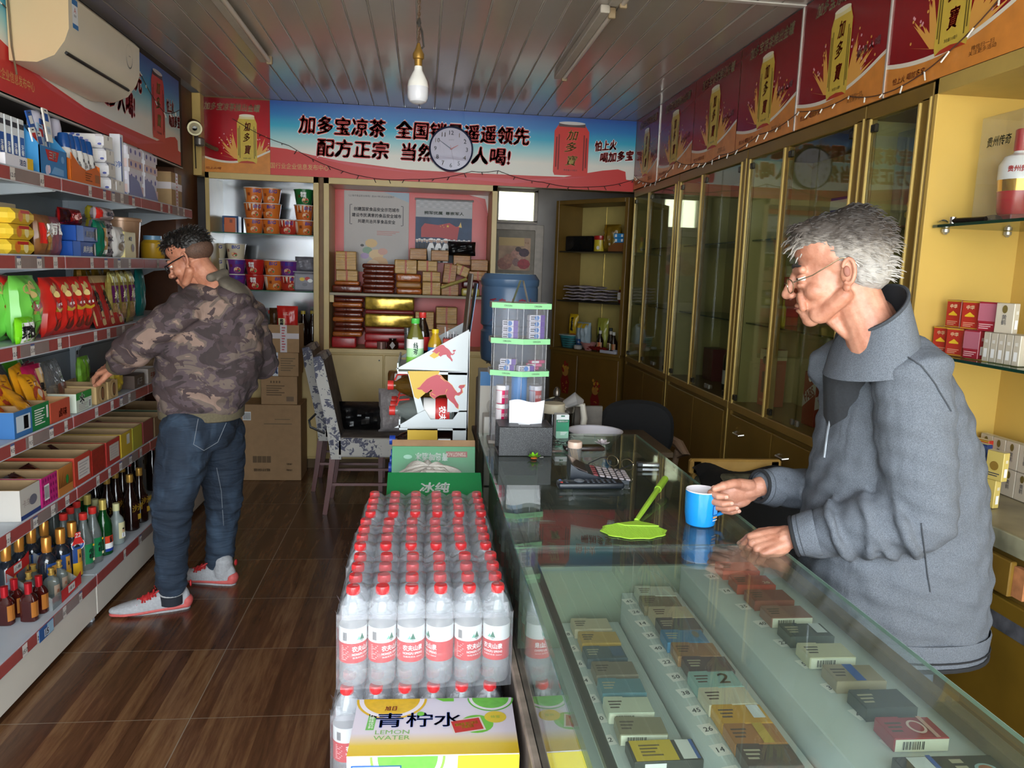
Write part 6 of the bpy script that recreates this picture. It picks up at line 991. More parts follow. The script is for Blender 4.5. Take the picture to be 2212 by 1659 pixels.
b=MB(); b.T=MX.Rotation(.0,4,'X'); pr=[(-.10,.0),(.10,.0),(.10,.014),(-.035,.035),(-.10,.055)]; b.T=frame((0,0,0),((1,0,0),(0,0,1),(0,-1,0))); b.prism([(-.085,.004),(.10,.0),(.10,.012),(.02,.016),(-.06,.042),(-.085,.06)],.13,m('20262e',.35),-.065); b.T=MX(); b.build('body',t)
b=MB(); b.T=MX.Translation((.05,0,.0155))@Euler((0,.12,0)).to_matrix().to_4x4()
for i in range(6):
    for j in range(5): b.box((-.055+.0205*i+.0,-.05+.025*j,.003),(.016,.019,.006),m('b0a8ac',.35,.3) if i else m('7a3a40',.4),.002)
b.build('keypad',t)
b=MB(); b.T=MX.Translation((-.055,0,.0435))@Euler((0,.40,0)).to_matrix().to_4x4(); b.box((0,0,0),(.055,.118,.003),m('4a4240',.1,0,.3,20),.001); b.build('display',t)
t=thing('remote_control','black remote control lying before the calculator','remote control',(.517,2.235,Z),.02)
b=MB(); b.box((0,0,.011),(.205,.045,.020),m('1b2026',.35),.007,None,3); b.build('body',t); b=MB(); b.lathe([(.014,.0),(.016,.003),(.012,.005),(.008,.0035),(.007,.005),(0,.005)],m('7a8088',.3,.4),24,c=(-.035,0,.0205))
for i in range(11):
    for j in range(3):
        if not(1<i<5): b.box((-.092+.0165*i,-.013+.013*j,.0215),(.008,.007,.003),m('b03028',.4) if (i,j)==(0,0) else (m('5a6aa0',.4) if (i,j)==(0,2) else m('3a4048',.4)),.001)
b.build('buttons',t)
t=thing('toothpick_pot','clear toothpick pot with a pale pink lid beside the calculator','toothpick pot',(.527,2.54,Z))
b=MB(); b.lathe([(.022,0),(.023,.002),(.0235,.055)],clear('frost_plastic','dcdcda',1.4,.28,'b8b4b0',.2),24); b.build('pot',t); b=MB(); b.lathe([(.0245,.055),(.025,.057),(.025,.073),(.0235,.076),(0,.076)],m('d8bca8',.4),24); b.build('lid',t)
b=MB(); R_=random.Random(4)
for k in range(26): q=R_.uniform(0,6.3); r=R_.uniform(0,.012); b.tube([(r*math.cos(q)+.006,r*math.sin(q),.003),(r*math.cos(q)-.006+R_.uniform(-.004,.004),r*math.sin(q)+R_.uniform(-.004,.004),.05)],.0011,m('c49a5c',.6),5)
b.build('toothpicks',t)['kind']='stuff'
t=thing('spectacles','spare spectacles with thin metal frame resting behind the calculator','spectacles',(.665,2.46,Z),-.9)
b=MB()
for s in (-1,1): b.tube([(s*.031+.024*math.cos(q),.004,.021+.018*math.sin(q)) for q in [2*PI*k/22 for k in range(22)]],.0015,m('b8a888',.2,.9),6,True)
b.tube([(-.008,.004,.026),(0,.006,.029),(.008,.004,.026)],.0014,m('b8a888',.2,.9),6); b.build('rims',t)
for s in (-1,1): b=MB(); b.tube([(s*.056,.004,.03),(s*.062,-.02,.03),(s*.058,-.09,.022),(s*.054,-.12,.003)],.0017,m('23242a',.35),6); b.build('temple',t)
b=MB(); 
for s in (-1,1): b.T=frame((s*.031,.0035,.021),'S'); b.disc(0,0,.023,.017,clear('lens','f2f6f4',1.5),0); b.T=MX()
b.build('lenses',t)
b=MB(); b.box((0,0,.007),(.075,.022,.013),m('9a9c9e',.15,.8),.003); b.box((-.03,0,.008),(.02,.023,.014),m('2a2c30',.3),.002); tag(b.build('lighter',None,(.777,2.496,Z),-.05),'silver and black lighter near the shopkeeper\'s edge of the counter','lighter')
def petals(b,n,r0,r1,zz,c,up,ph=0):
    for k in range(n):
        q=2*PI*k/n+ph; cx,s=math.cos(q),math.sin(q); T=b.T; b.T=T@MX.Rotation(q,4,'Z')
        b.grid(lambda u,v:((r0+(r1-r0)*u),(v-.5)*r1*.8*math.sin(PI*min(.95,u*.8+.15)),zz+up*r1*u*u+.15*r1*(v-.5)**2),6,5,c); b.T=T
b=MB(); petals(b,7,.002,.030,.004,m('d8d2d4',.5),.25); petals(b,6,.002,.020,.008,m('e4d8dc',.5),.6,.4); petals(b,4,.001,.011,.011,m('e8dde0',.5),1.0,.2); b.lathe([(.004,0),(.006,.006),(.004,.012)],m('b8b4b0',.5),8); tag(b.build('artificial_flower',None,(.69,2.815,Z)),'white artificial flower lying at the back of the counter','flower')
b=MB(); petals(b,6,.002,.024,.006,m('6ab81c',.35),.3); petals(b,5,.002,.016,.010,m('86d028',.35),.7,.5); b.lathe([(.003,0),(.012,.003),(.008,.009)],m('c8622a',.4),10); b.tube([(.02,0,.006),(.034,.005,.006)],.002,m('c8c8c0',.3,.6),6); tag(b.build('plastic_flower',None,(.394,2.59,Z)),'bright green plastic flower charm before the speckled tissue box','flower')
b=MB(); b.box((0,0,.009),(.15,.055,.016),m('3a2a24',.3,0,.3,40),.006,None,2); b.box((0,-.005,.0178),(.13,.045,.001),m('1a1412',.15)); tag(b.build('wallet',None,(.60,2.73,Z),.05),'brown patterned case with a clear edge behind the toothpick pot','case')
b=MB(); b.box((0,0,.006),(.09,.05,.011),BAGP,.003); b.box((0,0,.006),(.07,.04,.008),m('7a5a4a',.4,0,.4,40),.003); tag(b.build('wrapped_packet',None,(.475,2.70,Z),.1),'small clear-wrapped packet left of the brown case','packet')
t=thing('keys','bunch of dark keys with a round black fob by the green medicine box','keys',(.515,2.83,Z))
b=MB(); b.tube([(.018*math.cos(q),.018*math.sin(q),.004+.004*math.sin(q)) for q in [2*PI*k/16 for k in range(16)]],.0014,m('8a8a88',.2,.9),6,True); b.build('ring',t)
for a_,l in ((.4,.04),(1.3,.045),(2.5,.04)): b=MB(); b.T=MX.Rotation(a_,4,'Z'); b.lathe([(.009,.0),(.009,.003)],m('2a2826',.3,.6),12,c=(.026,0,.003)); b.box((.026+l/2,0,.0045),(l,.006,.0025),m('6a6258',.3,.8)); b.build('key',t)
b=MB(); b.lathe([(.016,0),(.018,.004),(.014,.012),(0,.013)],m('121214',.3),20,c=(.055,.0,0)); b.build('fob',t)
def med(b,w,h): b.rect(0,-h*.08,w,h*.74,m('2f8f68',.4),.0002); b.rect(0,h*.22,w*.9,h*.12,m('1f6a4a',.4),.0004); b.text('碳酸钙D3片',0,h*.22,.007,WHT2,w*.8,.02,0,.0006); b.rect(0,-h*.36,w*.95,h*.3,m('9ac8b0',.4),.0003); lines(b,w*.1,-h*.3,w*.5,h*.14,3,WHT2,.0006); b.rect(0,h*.44,w*.3,h*.06,m('2a6a50'),.0006)
put(carton('medicine_box','upright white and green medicine box before the glass jar','medicine box',.052,.045,.094,m('e0e4e2',.4),{'S':med}),at(1207,945,Z=Z).x+.01,2.955,Z,.05)
t=thing('tissue_box','black speckled tissue box, open at one side, a white tissue standing out','tissue box',(.369,2.70,Z))
a,tt,p=newmat('speckled_black'); v=coords(tt); n_=nd(tt,'ShaderNodeTexVoronoi'); tt.links.new(v,n_.inputs['Vector']); n_.inputs['Scale'].default_value=420; tt.links.new(ramp(tt,n_.outputs['Distance'],[(.0,'8a8a88'),(.22,'6a6a6a'),(.3,'1c1c1e')]),p.inputs['Base Color']); p.inputs['Roughness'].default_value=.45; SPK=a
b=MB(); [b.b2(*q,SPK,.002) for q in ((-.096,.096,-.07,-.064,0,.105),(-.096,.096,.064,.07,0,.105),(-.096,.096,-.064,.064,0,.006),(.09,.096,-.064,.064,.006,.105),(-.096,-.02,-.064,.064,.099,.105),(.02,.09,-.064,.064,.099,.105),(-.02,.02,-.064,-.025,.099,.105),(-.02,.02,.025,.064,.099,.105))]; b.build('box',t)
b=MB(); TW=m('e8e8ec',.7)
for e in (0,.002): b.grid(lambda u,v:((u-.5)*(.115+.012*v)+.006,.012*math.sin(6*u+1)*(1-v)+e-.02*v,.075+.115*v+.005*math.sin(7*u)*v),14,8,TW)
b.build('tissue',t)
# ---------- tiered gum rack, jar, kettle and other things at the counter's far end ----------
t=thing('gum_rack','tiered clear gum rack with pale green edges at the far end of the counter','display rack',(.362,2.87,KZ+.0005)); LG=m('8ccc92',.45); GRY=m('8a8178',.5); ACR=clear('rack_plastic','e8e8ec',1.45,.08,'ffffff')
PL=[(-.108,.05),(-.108,-.04),(.005,-.085),(.108,-.055),(.108,.04),(.0,.085)]; PI_=[(x*.9,y*.9) for x,y in PL]
ZT=(.265,.385,.515)
for k,z in enumerate(ZT):
    b=MB(); b.prism(PL,.012,GRY,z)
    for i in range(6):
        p,q=V(PL[i]).to_3d(),V(PL[(i+1)%6]).to_3d(); d=(q-p).normalized(); nrm=V((d.y,-d.x,0)); F=MX.Translation(((p+q)/2)+V((0,0,z+.006))+nrm*.0012)@MX((d,V((0,0,1)),nrm)).transposed().to_4x4(); b.T=F; b.box((0,0,0),((q-p).length+.002,.020,.002),LG if i in (1,2,3) else GRY)
        if i in (1,2): b.text('ORIGIN',0,0,.006,m('4a5a4a',.5),.03,.02,0,.0014)
        b.T=MX()
    b.build('tier_plate',t)
b=MB(); b.prism(PL,.012,GRY,0); b.build('tier_plate',t)
for z0,z1 in ((.012,.263),(.277,.383),(.397,.513)):
    b=MB()
    for i in range(6): p,q=PI_[i],PI_[(i+1)%6]; b.add([(p[0],p[1],z0),(q[0],q[1],z0),(q[0],q[1],z1),(p[0],p[1],z1)],[(0,1,2,3)],ACR)
    for x,y in PI_+[(.055,-.063),(-.05,-.055)]: b.cyl((x,y,z0),(x,y,z1),.0025,ACR,6)
    b.build('clear_wall',t)
b=MB(); q=[(-.03,0),(.03,0),(.008,.085),(-.002,.085)]; 
for i in range(4): p0,p1=q[i],q[(i+1)%4]; b.add([(p0[0],-.03,.528+p0[1]),(p1[0],-.03,.528+p1[1]),(p1[0],.03,.528+p1[1]),(p0[0],.03,.528+p0[1])],[(0,1,2,3)],m('93a07c',.5) if i==3 else m('c8c0b8',.5))
b.build('top_sign',t)
KT=CO_; gz=t.location.z
tub=[]
for nm,c in (('pink','c8245a'),('red','c02c28')):
    k=thing('gum_tub','x','gum tub'); b=MB(); cc=m(c,.3); b.lathe([(.022,0),(.0235,.003),(.0235,.052)],cc,20); b.lathe([(.0237,.003),(.0237,.05)],m('d8d0d4',.35),10,arc=(-PI*.95,-PI*.55)); b.T=frame((.008,-.0236,.03),'S',.3); b.text('益达',0,0,.012,WHT2,z=.001); b.T=MX(); b.build('tub',k); b=MB(); b.lathe([(.0245,.052),(.025,.054),(.025,.066),(.023,.069),(0,.069)],m('e4e0e0',.35),20); b.build('lid',k); tub.append(Kind(k))
for i,(j,x,y,z) in enumerate(((0,-.06,-.032,0),(0,-.06,-.032,1),(0,-.06,-.032,2),(1,.066,-.030,0),(1,.066,-.030,1),(1,.066,-.030,2))): tub[j].put((.362+x,2.87+y,gz+.0125+.0705*z),'%s gum tub with white lid in the rack base, %s'%(('pink','red')[j],('bottom','middle','top')[z]),0,'gum tubs')
b=MB(); b.lathe([(.03,0),(.03,.245)],m('2a8ad0',.25),24); b.T=frame((0,-.0302,.09),'S'); b.text('益达',0,0,.02,WHT2,.03,.02,0,.001,.0302); tag(b.build('blue_column',None,(.367,2.857,gz+.0125)),'glossy blue column between the gum tubs','display column')
gum=Kind(carton('gum_packet','x','gum',.06,.03,.022,m('d8d6de',.35),{'S':lambda b,w,h:(b.rect(w*.36,0,w*.28,h,m('5a2a94',.35),.0002),b.disc(-w*.02,0,.009,.009,m('3a7ac0',.4),.0004),lines(b,-w*.28,0,w*.3,h*.7,2,INK,.0005)),'T':lambda b,w,h:b.rect(w*.36,0,w*.28,h,m('5a2a94',.35),.0002)}))
for i in range(4): gum.put((.362+.057,2.87-.028,gz+.5285-.13+.0225*i),'purple and white gum packet stacked in the top tier right, %s'%('lowest','second','third','topmost')[i],.22,'gum packets')
for i in range(3): gum.put((.362-.035,2.87-.02,gz+.5285-.13+.0225*i),'purple and white gum packet stacked in the top tier left, %s'%('lowest','second','topmost')[i],-.3,'gum packets')
for i,(x,y,z,r) in enumerate(((-.045,-.032,0,-.35),(-.04,-.03,.0225,-.3),(.02,-.05,0,.2))): gum.put((.362+x,2.87+y,gz+.2785+z),'purple and white gum packet lying in the second tier, %s'%('lower left','upper left','right')[i],r,'gum packets')
pg=Kind(carton('gum_packet','x','gum',.06,.022,.012,m('c8346e',.35),{'S':lambda b,w,h:b.rect(-.01,0,.03,h*.7,WHT,.0003)}))
for i in range(3): pg.put((.362+.05+.01*i,2.87+.0,gz+.2785+.0125*i),'pink gum packet piled in the second tier right, %s'%('lowest','middle','topmost')[i],-.3+.3*i,'pink gum packets')
# side table behind the counter end
WT=m('5a4a36',.5,0,.25,10)
t=thing('side_table','low brown table behind the far end of the glass counter','table',(.64,3.32,0))
b=MB(); b.b2(-.40,.42,-.26,.26,.84,.865,WT,.003); b.build('tabletop',t)
for x in (-.36,.38):
    for y in (-.22,.22): b=MB(); b.b2(x-.02,x+.02,y-.02,y+.02,0,.84,WT,.002); b.build('leg',t)
TZ2=.8655
t=thing('glass_jar','glass jar with a cream screw lid at the counter back edge','jar',(.548,3.125,TZ2))
b=MB(); b.lathe([(.05,0),(.054,.006),(.055,.12),(.045,.145),(.044,.155)],clear('jar_glass','a8aca4',1.5,.14,'5a564c'),28); b.lathe([(.0,.004),(.047,.004),(.048,.05),(0,.052)],m('5a4428',.7,0,.4,40),20); b.build('jar',t); b=MB(); b.lathe([(.048,.152),(.050,.154),(.050,.188),(.047,.192),(0,.190)],m('c9bea4',.45),28); b.build('lid',t)
t=thing('kettle','glass and steel kettle with a cream handle behind the jar','kettle',(.60,3.34,TZ2))
b=MB(); b.lathe([(.075,0),(.085,.02),(.085,.12),(.07,.15)],clear('kettle_glass','8a867c',1.5,.2,'4a4438'),28); b.build('body',t); b=MB(); b.lathe([(.0855,.12),(.087,.125),(.087,.14),(.06,.165),(.02,.18),(0,.182)],m('8a8478',.2,.8),28); b.lathe([(.006,.18),(.016,.19),(.016,.21),(.008,.225),(0,.228)],m('6a6258',.25,.7),14); b.build('lid',t)
b=MB(); b.tube([(.08,-.01,.155),(.115,-.02,.15),(.125,-.02,.09),(.115,-.02,.01),(.10,-.02,-.0)],[.012,.014,.015,.014,.010],m('cfc8b8',.4),10); b.build('handle',t); b=MB(); b.tube([(.03,-.06,.16),(.07,-.09,.19),(.10,-.07,.175)],[.02,.03,.012],m('b8b4b0',.3,.3),10); b.build('spout',t)
b=MB(); b.lathe([(.06,0),(.07,.004),(.115,.07),(.12,.074),(.112,.072),(.066,.012),(0,.01)],m('d8d6de',.35),36); tag(b.build('basin',None,(.735,3.14,TZ2)),'wide white basin behind the counter\'s far edge','basin')
put(carton('carton','tall white and blue carton behind the gum rack','carton',.10,.14,.30,m('b8b2a8',.5),{'S':lambda b,w,h:(b.rect(0,h*.4,w,h*.2,m('2a6aa0',.4),.0003),b.disc(0,0,.02,.03,m('9a948a',.5),.0004))}),.30,3.33,TZ2); put(carton('carton','small white carton with an orange corner behind the gum rack','carton',.09,.1,.13,m('c8c4bc',.5),{'S':lambda b,w,h:b.rect(w*.2,-h*.3,w*.5,h*.3,m('d8862a',.4),.0004)}),.305,3.17,TZ2)
put(carton('carton','dusty grey box right of the kettle','carton',.14,.02,.13,m('6a645c',.6,0,.3,20)),.76,3.42,TZ2)
# water dispenser with jug
t=thing('water_dispenser','white water dispenser mostly hidden behind the gum rack','water dispenser',(.43,3.80,0)); b=MB(); b.b2(-.15,.15,-.15,.15,0,1.06,m('a8a8a4',.45),.015); b.b2(-.14,.14,-.152,-.14,.6,.95,m('2a2e34',.4),.004); b.build('body',t); b=MB(); b.lathe([(.10,1.06),(.11,1.09),(.10,1.10)],m('8a8a88',.4),24); b.build('collar',t)
for x in (-.05,.05): b=MB(); b.cyl((x,-.152,.9),(x,-.19,.89),.012,RED if x<0 else BLUE,10); b.build('tap',t)
a,tt,p=newmat('jug_plastic'); p.inputs['Base Color'].default_value=hexc('47617f'); p.inputs['Roughness'].default_value=.3; p.inputs['Alpha'].default_value=.93; JUG=a
t=thing('water_jug','big blue water jug upside down with red lettering','water jug',(.425,3.80,1.10))
b=MB(); b.lathe([(.028,-.02),(.03,.0),(.09,.035),(.133,.06),(.138,.09),(.138,.20),(.128,.21),(.128,.225),(.140,.235),(.140,.41),(.137,.42),(.143,.43),(.144,.455),(.125,.482),(0,.482)],JUG,36); b.build('jug',t)
b=MB(); b.T=frame((0,-.1405,.34),'S'); b.text('千岛山泉水',.0,0,.05,m('8a2230',.4),.24,.02,0,.0008,.1405); b.W=lambda x,y,z:((.141+z)*math.sin(x/.141),y,(.141+z)*math.cos(x/.141)-.141); b.poly([(-.13,-.10),(-.10,-.075),(-.06,-.055),(0,-.045),(.06,-.055),(.10,-.075),(.13,-.10)],m('9a2028',.4),.0006); b.W=None; b.build('lettering',t)
# ---------- energy drink rack and what it holds ----------
RW=m('cfd6d8',.45); RY=m('d2ac32',.45); RBP=m('b8404c',.45); YR=3.2
def q_(px,py): a=at(px,py,Y=YR); return (a.x,a.z)
t=thing('drinks_rack','white cardboard drinks rack with yellow panels and a red charging bull','display rack',(.05,YR,0)); O=V((-.05,-YR,0))
def zp(u,v): return q_(800+u/4.254,780+v/4.254)
for y0 in (YR,YR+.42):
    b=MB(); b.T=MX.Translation(O+V((0,y0+.006,0)))@frame((0,0,0),'S')
    b.prism([q_(855,797),q_(1013,712),q_(1013,803)],.006,RW); b.prism([q_(968,803),q_(1013,803),q_(1010,890),q_(966,890)],.006,RW); b.prism([q_(880,802),q_(892,802),q_(916,886),q_(902,893)],.006,RW); b.prism([q_(852,924),q_(882,907),q_(905,892),q_(918,886),q_(930,906),q_(978,906),q_(992,887),q_(1010,887),q_(1010,926)],.006,RW)
    b.prism([(.135,0),(.198,0),(.198,.93),(.135,.93)],.006,RW); b.prism([q_(880,926),q_(945,926),q_(945,945),(.06,.0),(-.04,0)],.006,RY); b.build('side_panel',t)
b=MB(); b.T=MX.Translation(O+V((0,YR,0)))@frame((0,0,0),'S'); b.poly([zp(345,92),zp(640,92),zp(600,170),zp(500,300),zp(440,350),zp(405,330)],RY,.0006)
bull=[(425,252),(455,238),(478,208),(520,165),(565,140),(612,124),(650,136),(682,172),(720,196),(750,222),(775,262),(800,292),(826,282),(832,258),(808,240),(818,222),(868,218),(862,240),(840,252),(846,288),(812,316),(780,312),(770,330),(785,362),(808,398),(806,434),(786,424),(766,392),(728,360),(702,332),(694,306),(640,312),(612,326),(590,345),(552,318),(548,290),(574,272),(560,258),(545,272),(520,292),(492,282),(474,262),(448,262)]
cx=sum(p[0] for p in bull)/len(bull); cy=sum(p[1] for p in bull)/len(bull)
b.poly([zp(cx+(u-cx)*1.035,cy+(v_-cy)*1.05) for u,v_ in bull],m('d8a44a',.45),.0012); b.poly([zp(u,v_) for u,v_ in bull],RBP,.0018)
for a_,c_ in (((545,215),(500,235)),((640,150),(690,195)),((560,300),(600,320)),((700,260),(680,300))): p,q=zp(*a_),zp(*c_); b.poly([p,(p[0]+.004,p[1]+.002),(q[0]+.003,q[1])],m('d8a44a',.45),.0022)
def zs(u,v_): return zp((u-cx)*.50+690,(v_-cy)*.50-75)
b.poly([zs(380,330),zs(640,120),zs(640,200),zs(560,330),zs(470,380)],RY,.001); b.poly([zs(u,v_) for u,v_ in bull],RBP,.0018); b.build('bull_print',t)
for z,x0 in ((1.168,-.10),(.93,-.09),(.68,-.05)): b=MB(); b.T=MX.Translation(O); b.b2(x0,.19,YR,YR+.42,z-.01,z,RW); b.b2(x0-.002,x0+.004,YR,YR+.42,z,z+.035,RW); b.build('rack_shelf',t)
b=MB(); b.T=MX.Translation(O); b.b2(.192,.198,YR,YR+.42,0,1.34,RW); b.build('back_panel',t)
z=1.169
def drink(name,label,r,h,body,cap,capc,lb,x,y,sq=0):
    t=thing(name,label,'drink bottle',(x,y,z)); b=MB(); b.lathe([(r*.9,0),(r,.006),(r,h*.6),(r*.8,h*.72),(r*.45,h*.86),(r*.42,h*.92)],body,24,sq); b.build('bottle',t); b=MB(); b.lathe([(r*.48,h*.90),(r*.5,h*.905),(r*.5,h),(0,h)],capc,18); b.build('cap',t); b=MB(); lb(b,r,h); b.build('label',t)
def teal_(b,r,h): b.lathe([(r+.0006,h*.04),(r+.0006,h*.25,LGRN),(r+.0006,h*.42,m('a8d8a0',.4)),(r+.0006,h*.6,WHT)],WHT,24,.12); b.T=frame((0,-r-.001,h*.42),'S'); b.text('绿茶',.006,0,.05,m('2a4a3a'),None,.02,0,.001,r,0,True); b.text('茉莉',-.022,-.01,.05,m('3a5a4a'),None,0,0,.001,r,0,True)
drink('tea_bottle','green tea bottle with a white and green label on the drinks rack',.036,.215,m('5a5a1c',.1,sp=.8),None,m('4ab84a',.4),teal_,-.03,YR+.09,.12)
def orl(b,r,h): b.lathe([(r+.0006,h*.08),(r+.0006,h*.55)],m('2a78c0',.35),24); b.T=frame((0,-r-.001,h*.32),'S'); b.poly([(-.02,-.03),(.012,-.03),(.012,.03),(-.02,.03)],WHT2,.0003); b.text('30%',-.004,0,.018,m('2a4a7a'),None,.02,0,.0012,r); b.text('橙多',-.004,-.018,.01,m('2a4a7a'),z=.0012)
drink('juice_bottle','orange juice bottle with yellow cap and blue label on the drinks rack',.031,.17,m('b8901c',.1,sp=.8),None,m('d8b818',.4),orl,.055,YR+.11)
drink('cola_bottle','dark cola bottle with red cap behind the green tea',.032,.235,m('1a0c08',.08,sp=.8),None,RCAP,lambda b,r,h:b.lathe([(r+.0006,h*.3),(r+.0006,h*.55)],RED,20),.0,YR+.20)
b=MB(); b.b2(-.036,.036,-.036,.036,0,.13,m('c84842',.45),.004); b.b2(-.033,.033,-.033,.033,.13,.132,m('7a2420',.5)); 
for i in range(7): b.cyl((-.024+.008*i,.01*(i%2),.1),(-.024+.008*i+.004*(i%3-1),.01*(i%2),.16+.02*(i==0)),.003,m('b8b8bc',.25,.3),6)
tag(b.build('straw_box',None,(.125,YR+.12,z)),'red box full of white straws on the drinks rack','box')
b=MB(); b.lathe([(.026,0),(.028,.004),(.028,.10),(.02,.118),(.022,.12),(.022,.14),(0,.141)],clear('small_bottle','c8ccd0',1.5,.2,'c8ccd0'),18); tag(b.build('clear_bottle',None,(.14,YR+.22,z+.0)),'small clear bottle behind the red straw box','bottle')
t=thing('tablet_board','thin dark board with a pale blue sheet standing on the rack back','board',(.185,YR+.34,1.16)); b=MB(); b.T=Euler((0,.08,0)).to_matrix().to_4x4(); b.b2(-.012,-.002,-.18,.05,.0,.42,m('5a5048',.5),.003); b.build('board',t); b=MB(); b.T=Euler((0,.12,0)).to_matrix().to_4x4(); b.b2(.004,.007,-.16,.04,.02,.38,m('6a8cb0',.4)); b.build('sheet',t)
# big bottles lying on the lower rack shelves, caps towards the customers
def bigb(nm,l,body,capc,lab_=None,grp=None,hd=True):
    t=thing(nm,l,'bottle',group=grp); T=Euler((0,-PI/2,0)).to_matrix().to_4x4()
    b=MB(); b.T=T; b.lathe([(.05,0),(.058,.01),(.058,.15),(.054,.17),(.03,.225),(.018,.24),(.017,.255)],body,24); b.build('body',t); b=MB(); b.T=T; b.lathe([(.02,.25),(.021,.252),(.021,.275),(0,.276)],capc,16); b.build('cap',t)
    if lab_: b=MB(); b.T=T; b.lathe([(.0585,.02),(.0585,.08,RED),(.0585,.13,WHT)],WHT,24); b.T=frame((-.05,-.0587,0),'S'); b.text('农夫',0,-.0,.03,WHT2,None,.03,0,.001,0,-PI/2); b.build('label',t)
    if hd: b=MB(); b.T=T; b.tube([(.022,0,.245),(.045,0,.235),(.05,0,.19)],.004,capc,6); b.build('carry_loop',t)
    return Kind(t)
BW=bigb('water_bottle','x',CLR,RCAP,True); 
for i,(y,zz) in enumerate(((YR+.075,.989),(YR+.20,.989),(YR+.325,.989))): BW.put((.14,y,zz),'big clear water bottle lying on the middle rack shelf, %s from the front panel'%('first','second','third')[i],0,'lying water bottles')
BO=bigb('oil_bottle','x',clear('oil','b89858',1.5,.4,'7a5a20'),RCAP,False); BO.put((.13,YR+.13,1.09),'amber oil bottle lying on top of the water bottles',0,'lying oil bottle')
BS=bigb('soy_bottle','x',DK,m('2448b0',.35),False,None,False)
for i,(y,zz) in enumerate(((YR+.075,.739),(YR+.20,.739),(YR+.325,.739),(YR+.14,.845))): BS.put((.14,y,zz),'dark sauce bottle with blue cap lying low on the rack, %s'%('first','second','third','on top')[i],0,'lying dark bottles')
# ---------- beer cartons with rag ----------
BG=m('1c7a44',.38,0,.06,8); BG2=m('146036',.4); BRC=m('8a6a48',.75,0,.1,20)
bx0,bx1,by0,by1=-.105,.205,2.46,2.80
for i in range(2): put(carton('beer_carton','green beer carton under the open one, %s'%('lowest','middle')[i],'carton',.31,.34,.287,BG,{'S':lambda b,w,h:b.text('青岛啤酒',0,0,.06,WHT2,.2,.02)},grp='green beer cartons'),(bx0+bx1)/2,(by0+by1)/2,.001+.2875*i)
t=thing('beer_carton','open green beer carton on top of the stack, back flap raised','carton',((bx0+bx1)/2,(by0+by1)/2,.5765),0,'green beer cartons')
b=MB(); w,d=.155,.17; [b.b2(*q,BG,.001) for q in ((-w,w,-d,-d+.005,0,.265),(-w,w,d-.005,d,0,.265),(-w,-w+.005,-d,d,0,.265),(w-.005,w,-d,d,0,.265),(-w,w,-d,d,0,.005))]; b.b2(-w+.005,w-.005,-d+.005,d-.005,.25,.254,BG2); b.build('box',t)
b=MB(); b.T=MX.Translation((0,-d,.265))@Euler((.42,0,0)).to_matrix().to_4x4(); b.b2(-w-.004,w+.004,0,.14,0,.004,BG,.001); b.T=b.T@frame((0,.06,.0042),'T'); b.text('冰纯',0,0,.05,m('d0d4d0',.4),.10,.03,.15,.0004); b.build('front_flap',t)
b=MB(); b.T=MX.Translation((0,d,.265))@Euler((-.35,0,0)).to_matrix().to_4x4(); b.b2(-w,w,-.004,0,0,.10,BG,.001); b.b2(-w,w,0,.004,-.002,.125,BRC,.001); b.T=b.T@frame((0,-.0045,.06),'S'); b.text('TSINGTAO',w*.55,.01,.014,m('c8b8a8',.4),.07,.03,0,.0012,0,PI); b.rect(w*.55,.01,.08,.022,m('7a2a20',.4),.0006); b.text('青岛啤酒冰',-w*.05,0,.03,m('c8d0c8',.4),.12,.02,0,.001,0,PI); b.disc(-w*.62,0,.016,.008,m('7aa890',.4),.0008); b.build('back_flap',t)
a,tt,p=newmat('towel'); v=coords(tt); n1=noise(tt,v,160,3); tt.links.new(ramp(tt,noise(tt,v,14,4),[(.3,'a8a096'),(.7,'c8c4bc')]),p.inputs['Base Color']); p.inputs['Roughness'].default_value=.95; bump(tt,p,n1,.6,.004)
b=MB()
def rag(u,v):
    q=2*PI*u; e=math.sin(PI*v/2); rr=1+.10*math.sin(3*q+.6)+.05*math.sin(7*q); x=.115*rr*math.cos(q)*e; y=.085*rr*math.sin(q)*e
    zz=.055*(1-v**3)*(1+.18*math.sin(26*x+2)+.15*math.sin(40*y+13*x))+.014*math.sin(9*q)*v*(1-v)*2
    return (x,y,max(.001,zz))
b.grid(rag,56,18,a,True); b.add([rag(i/56,1) for i in range(56)],[tuple(reversed(range(56)))],a); 
for k,(y0,r) in enumerate(((-.05,.018),(-.02,.022),(.02,.018))): b.tube([(-.12+.01*k,y0-.02,.018),(-.08,y0,.028),(-.02,y0+.01,.045),(.05,y0+.012,.042),(.10,y0,.016)],[.006,r,r*.9,r*.8,.004],a,10)
tag(b.build('rag',None,(.03,2.66,.8435),.05),'crumpled grey towel lying in the open beer carton','towel')
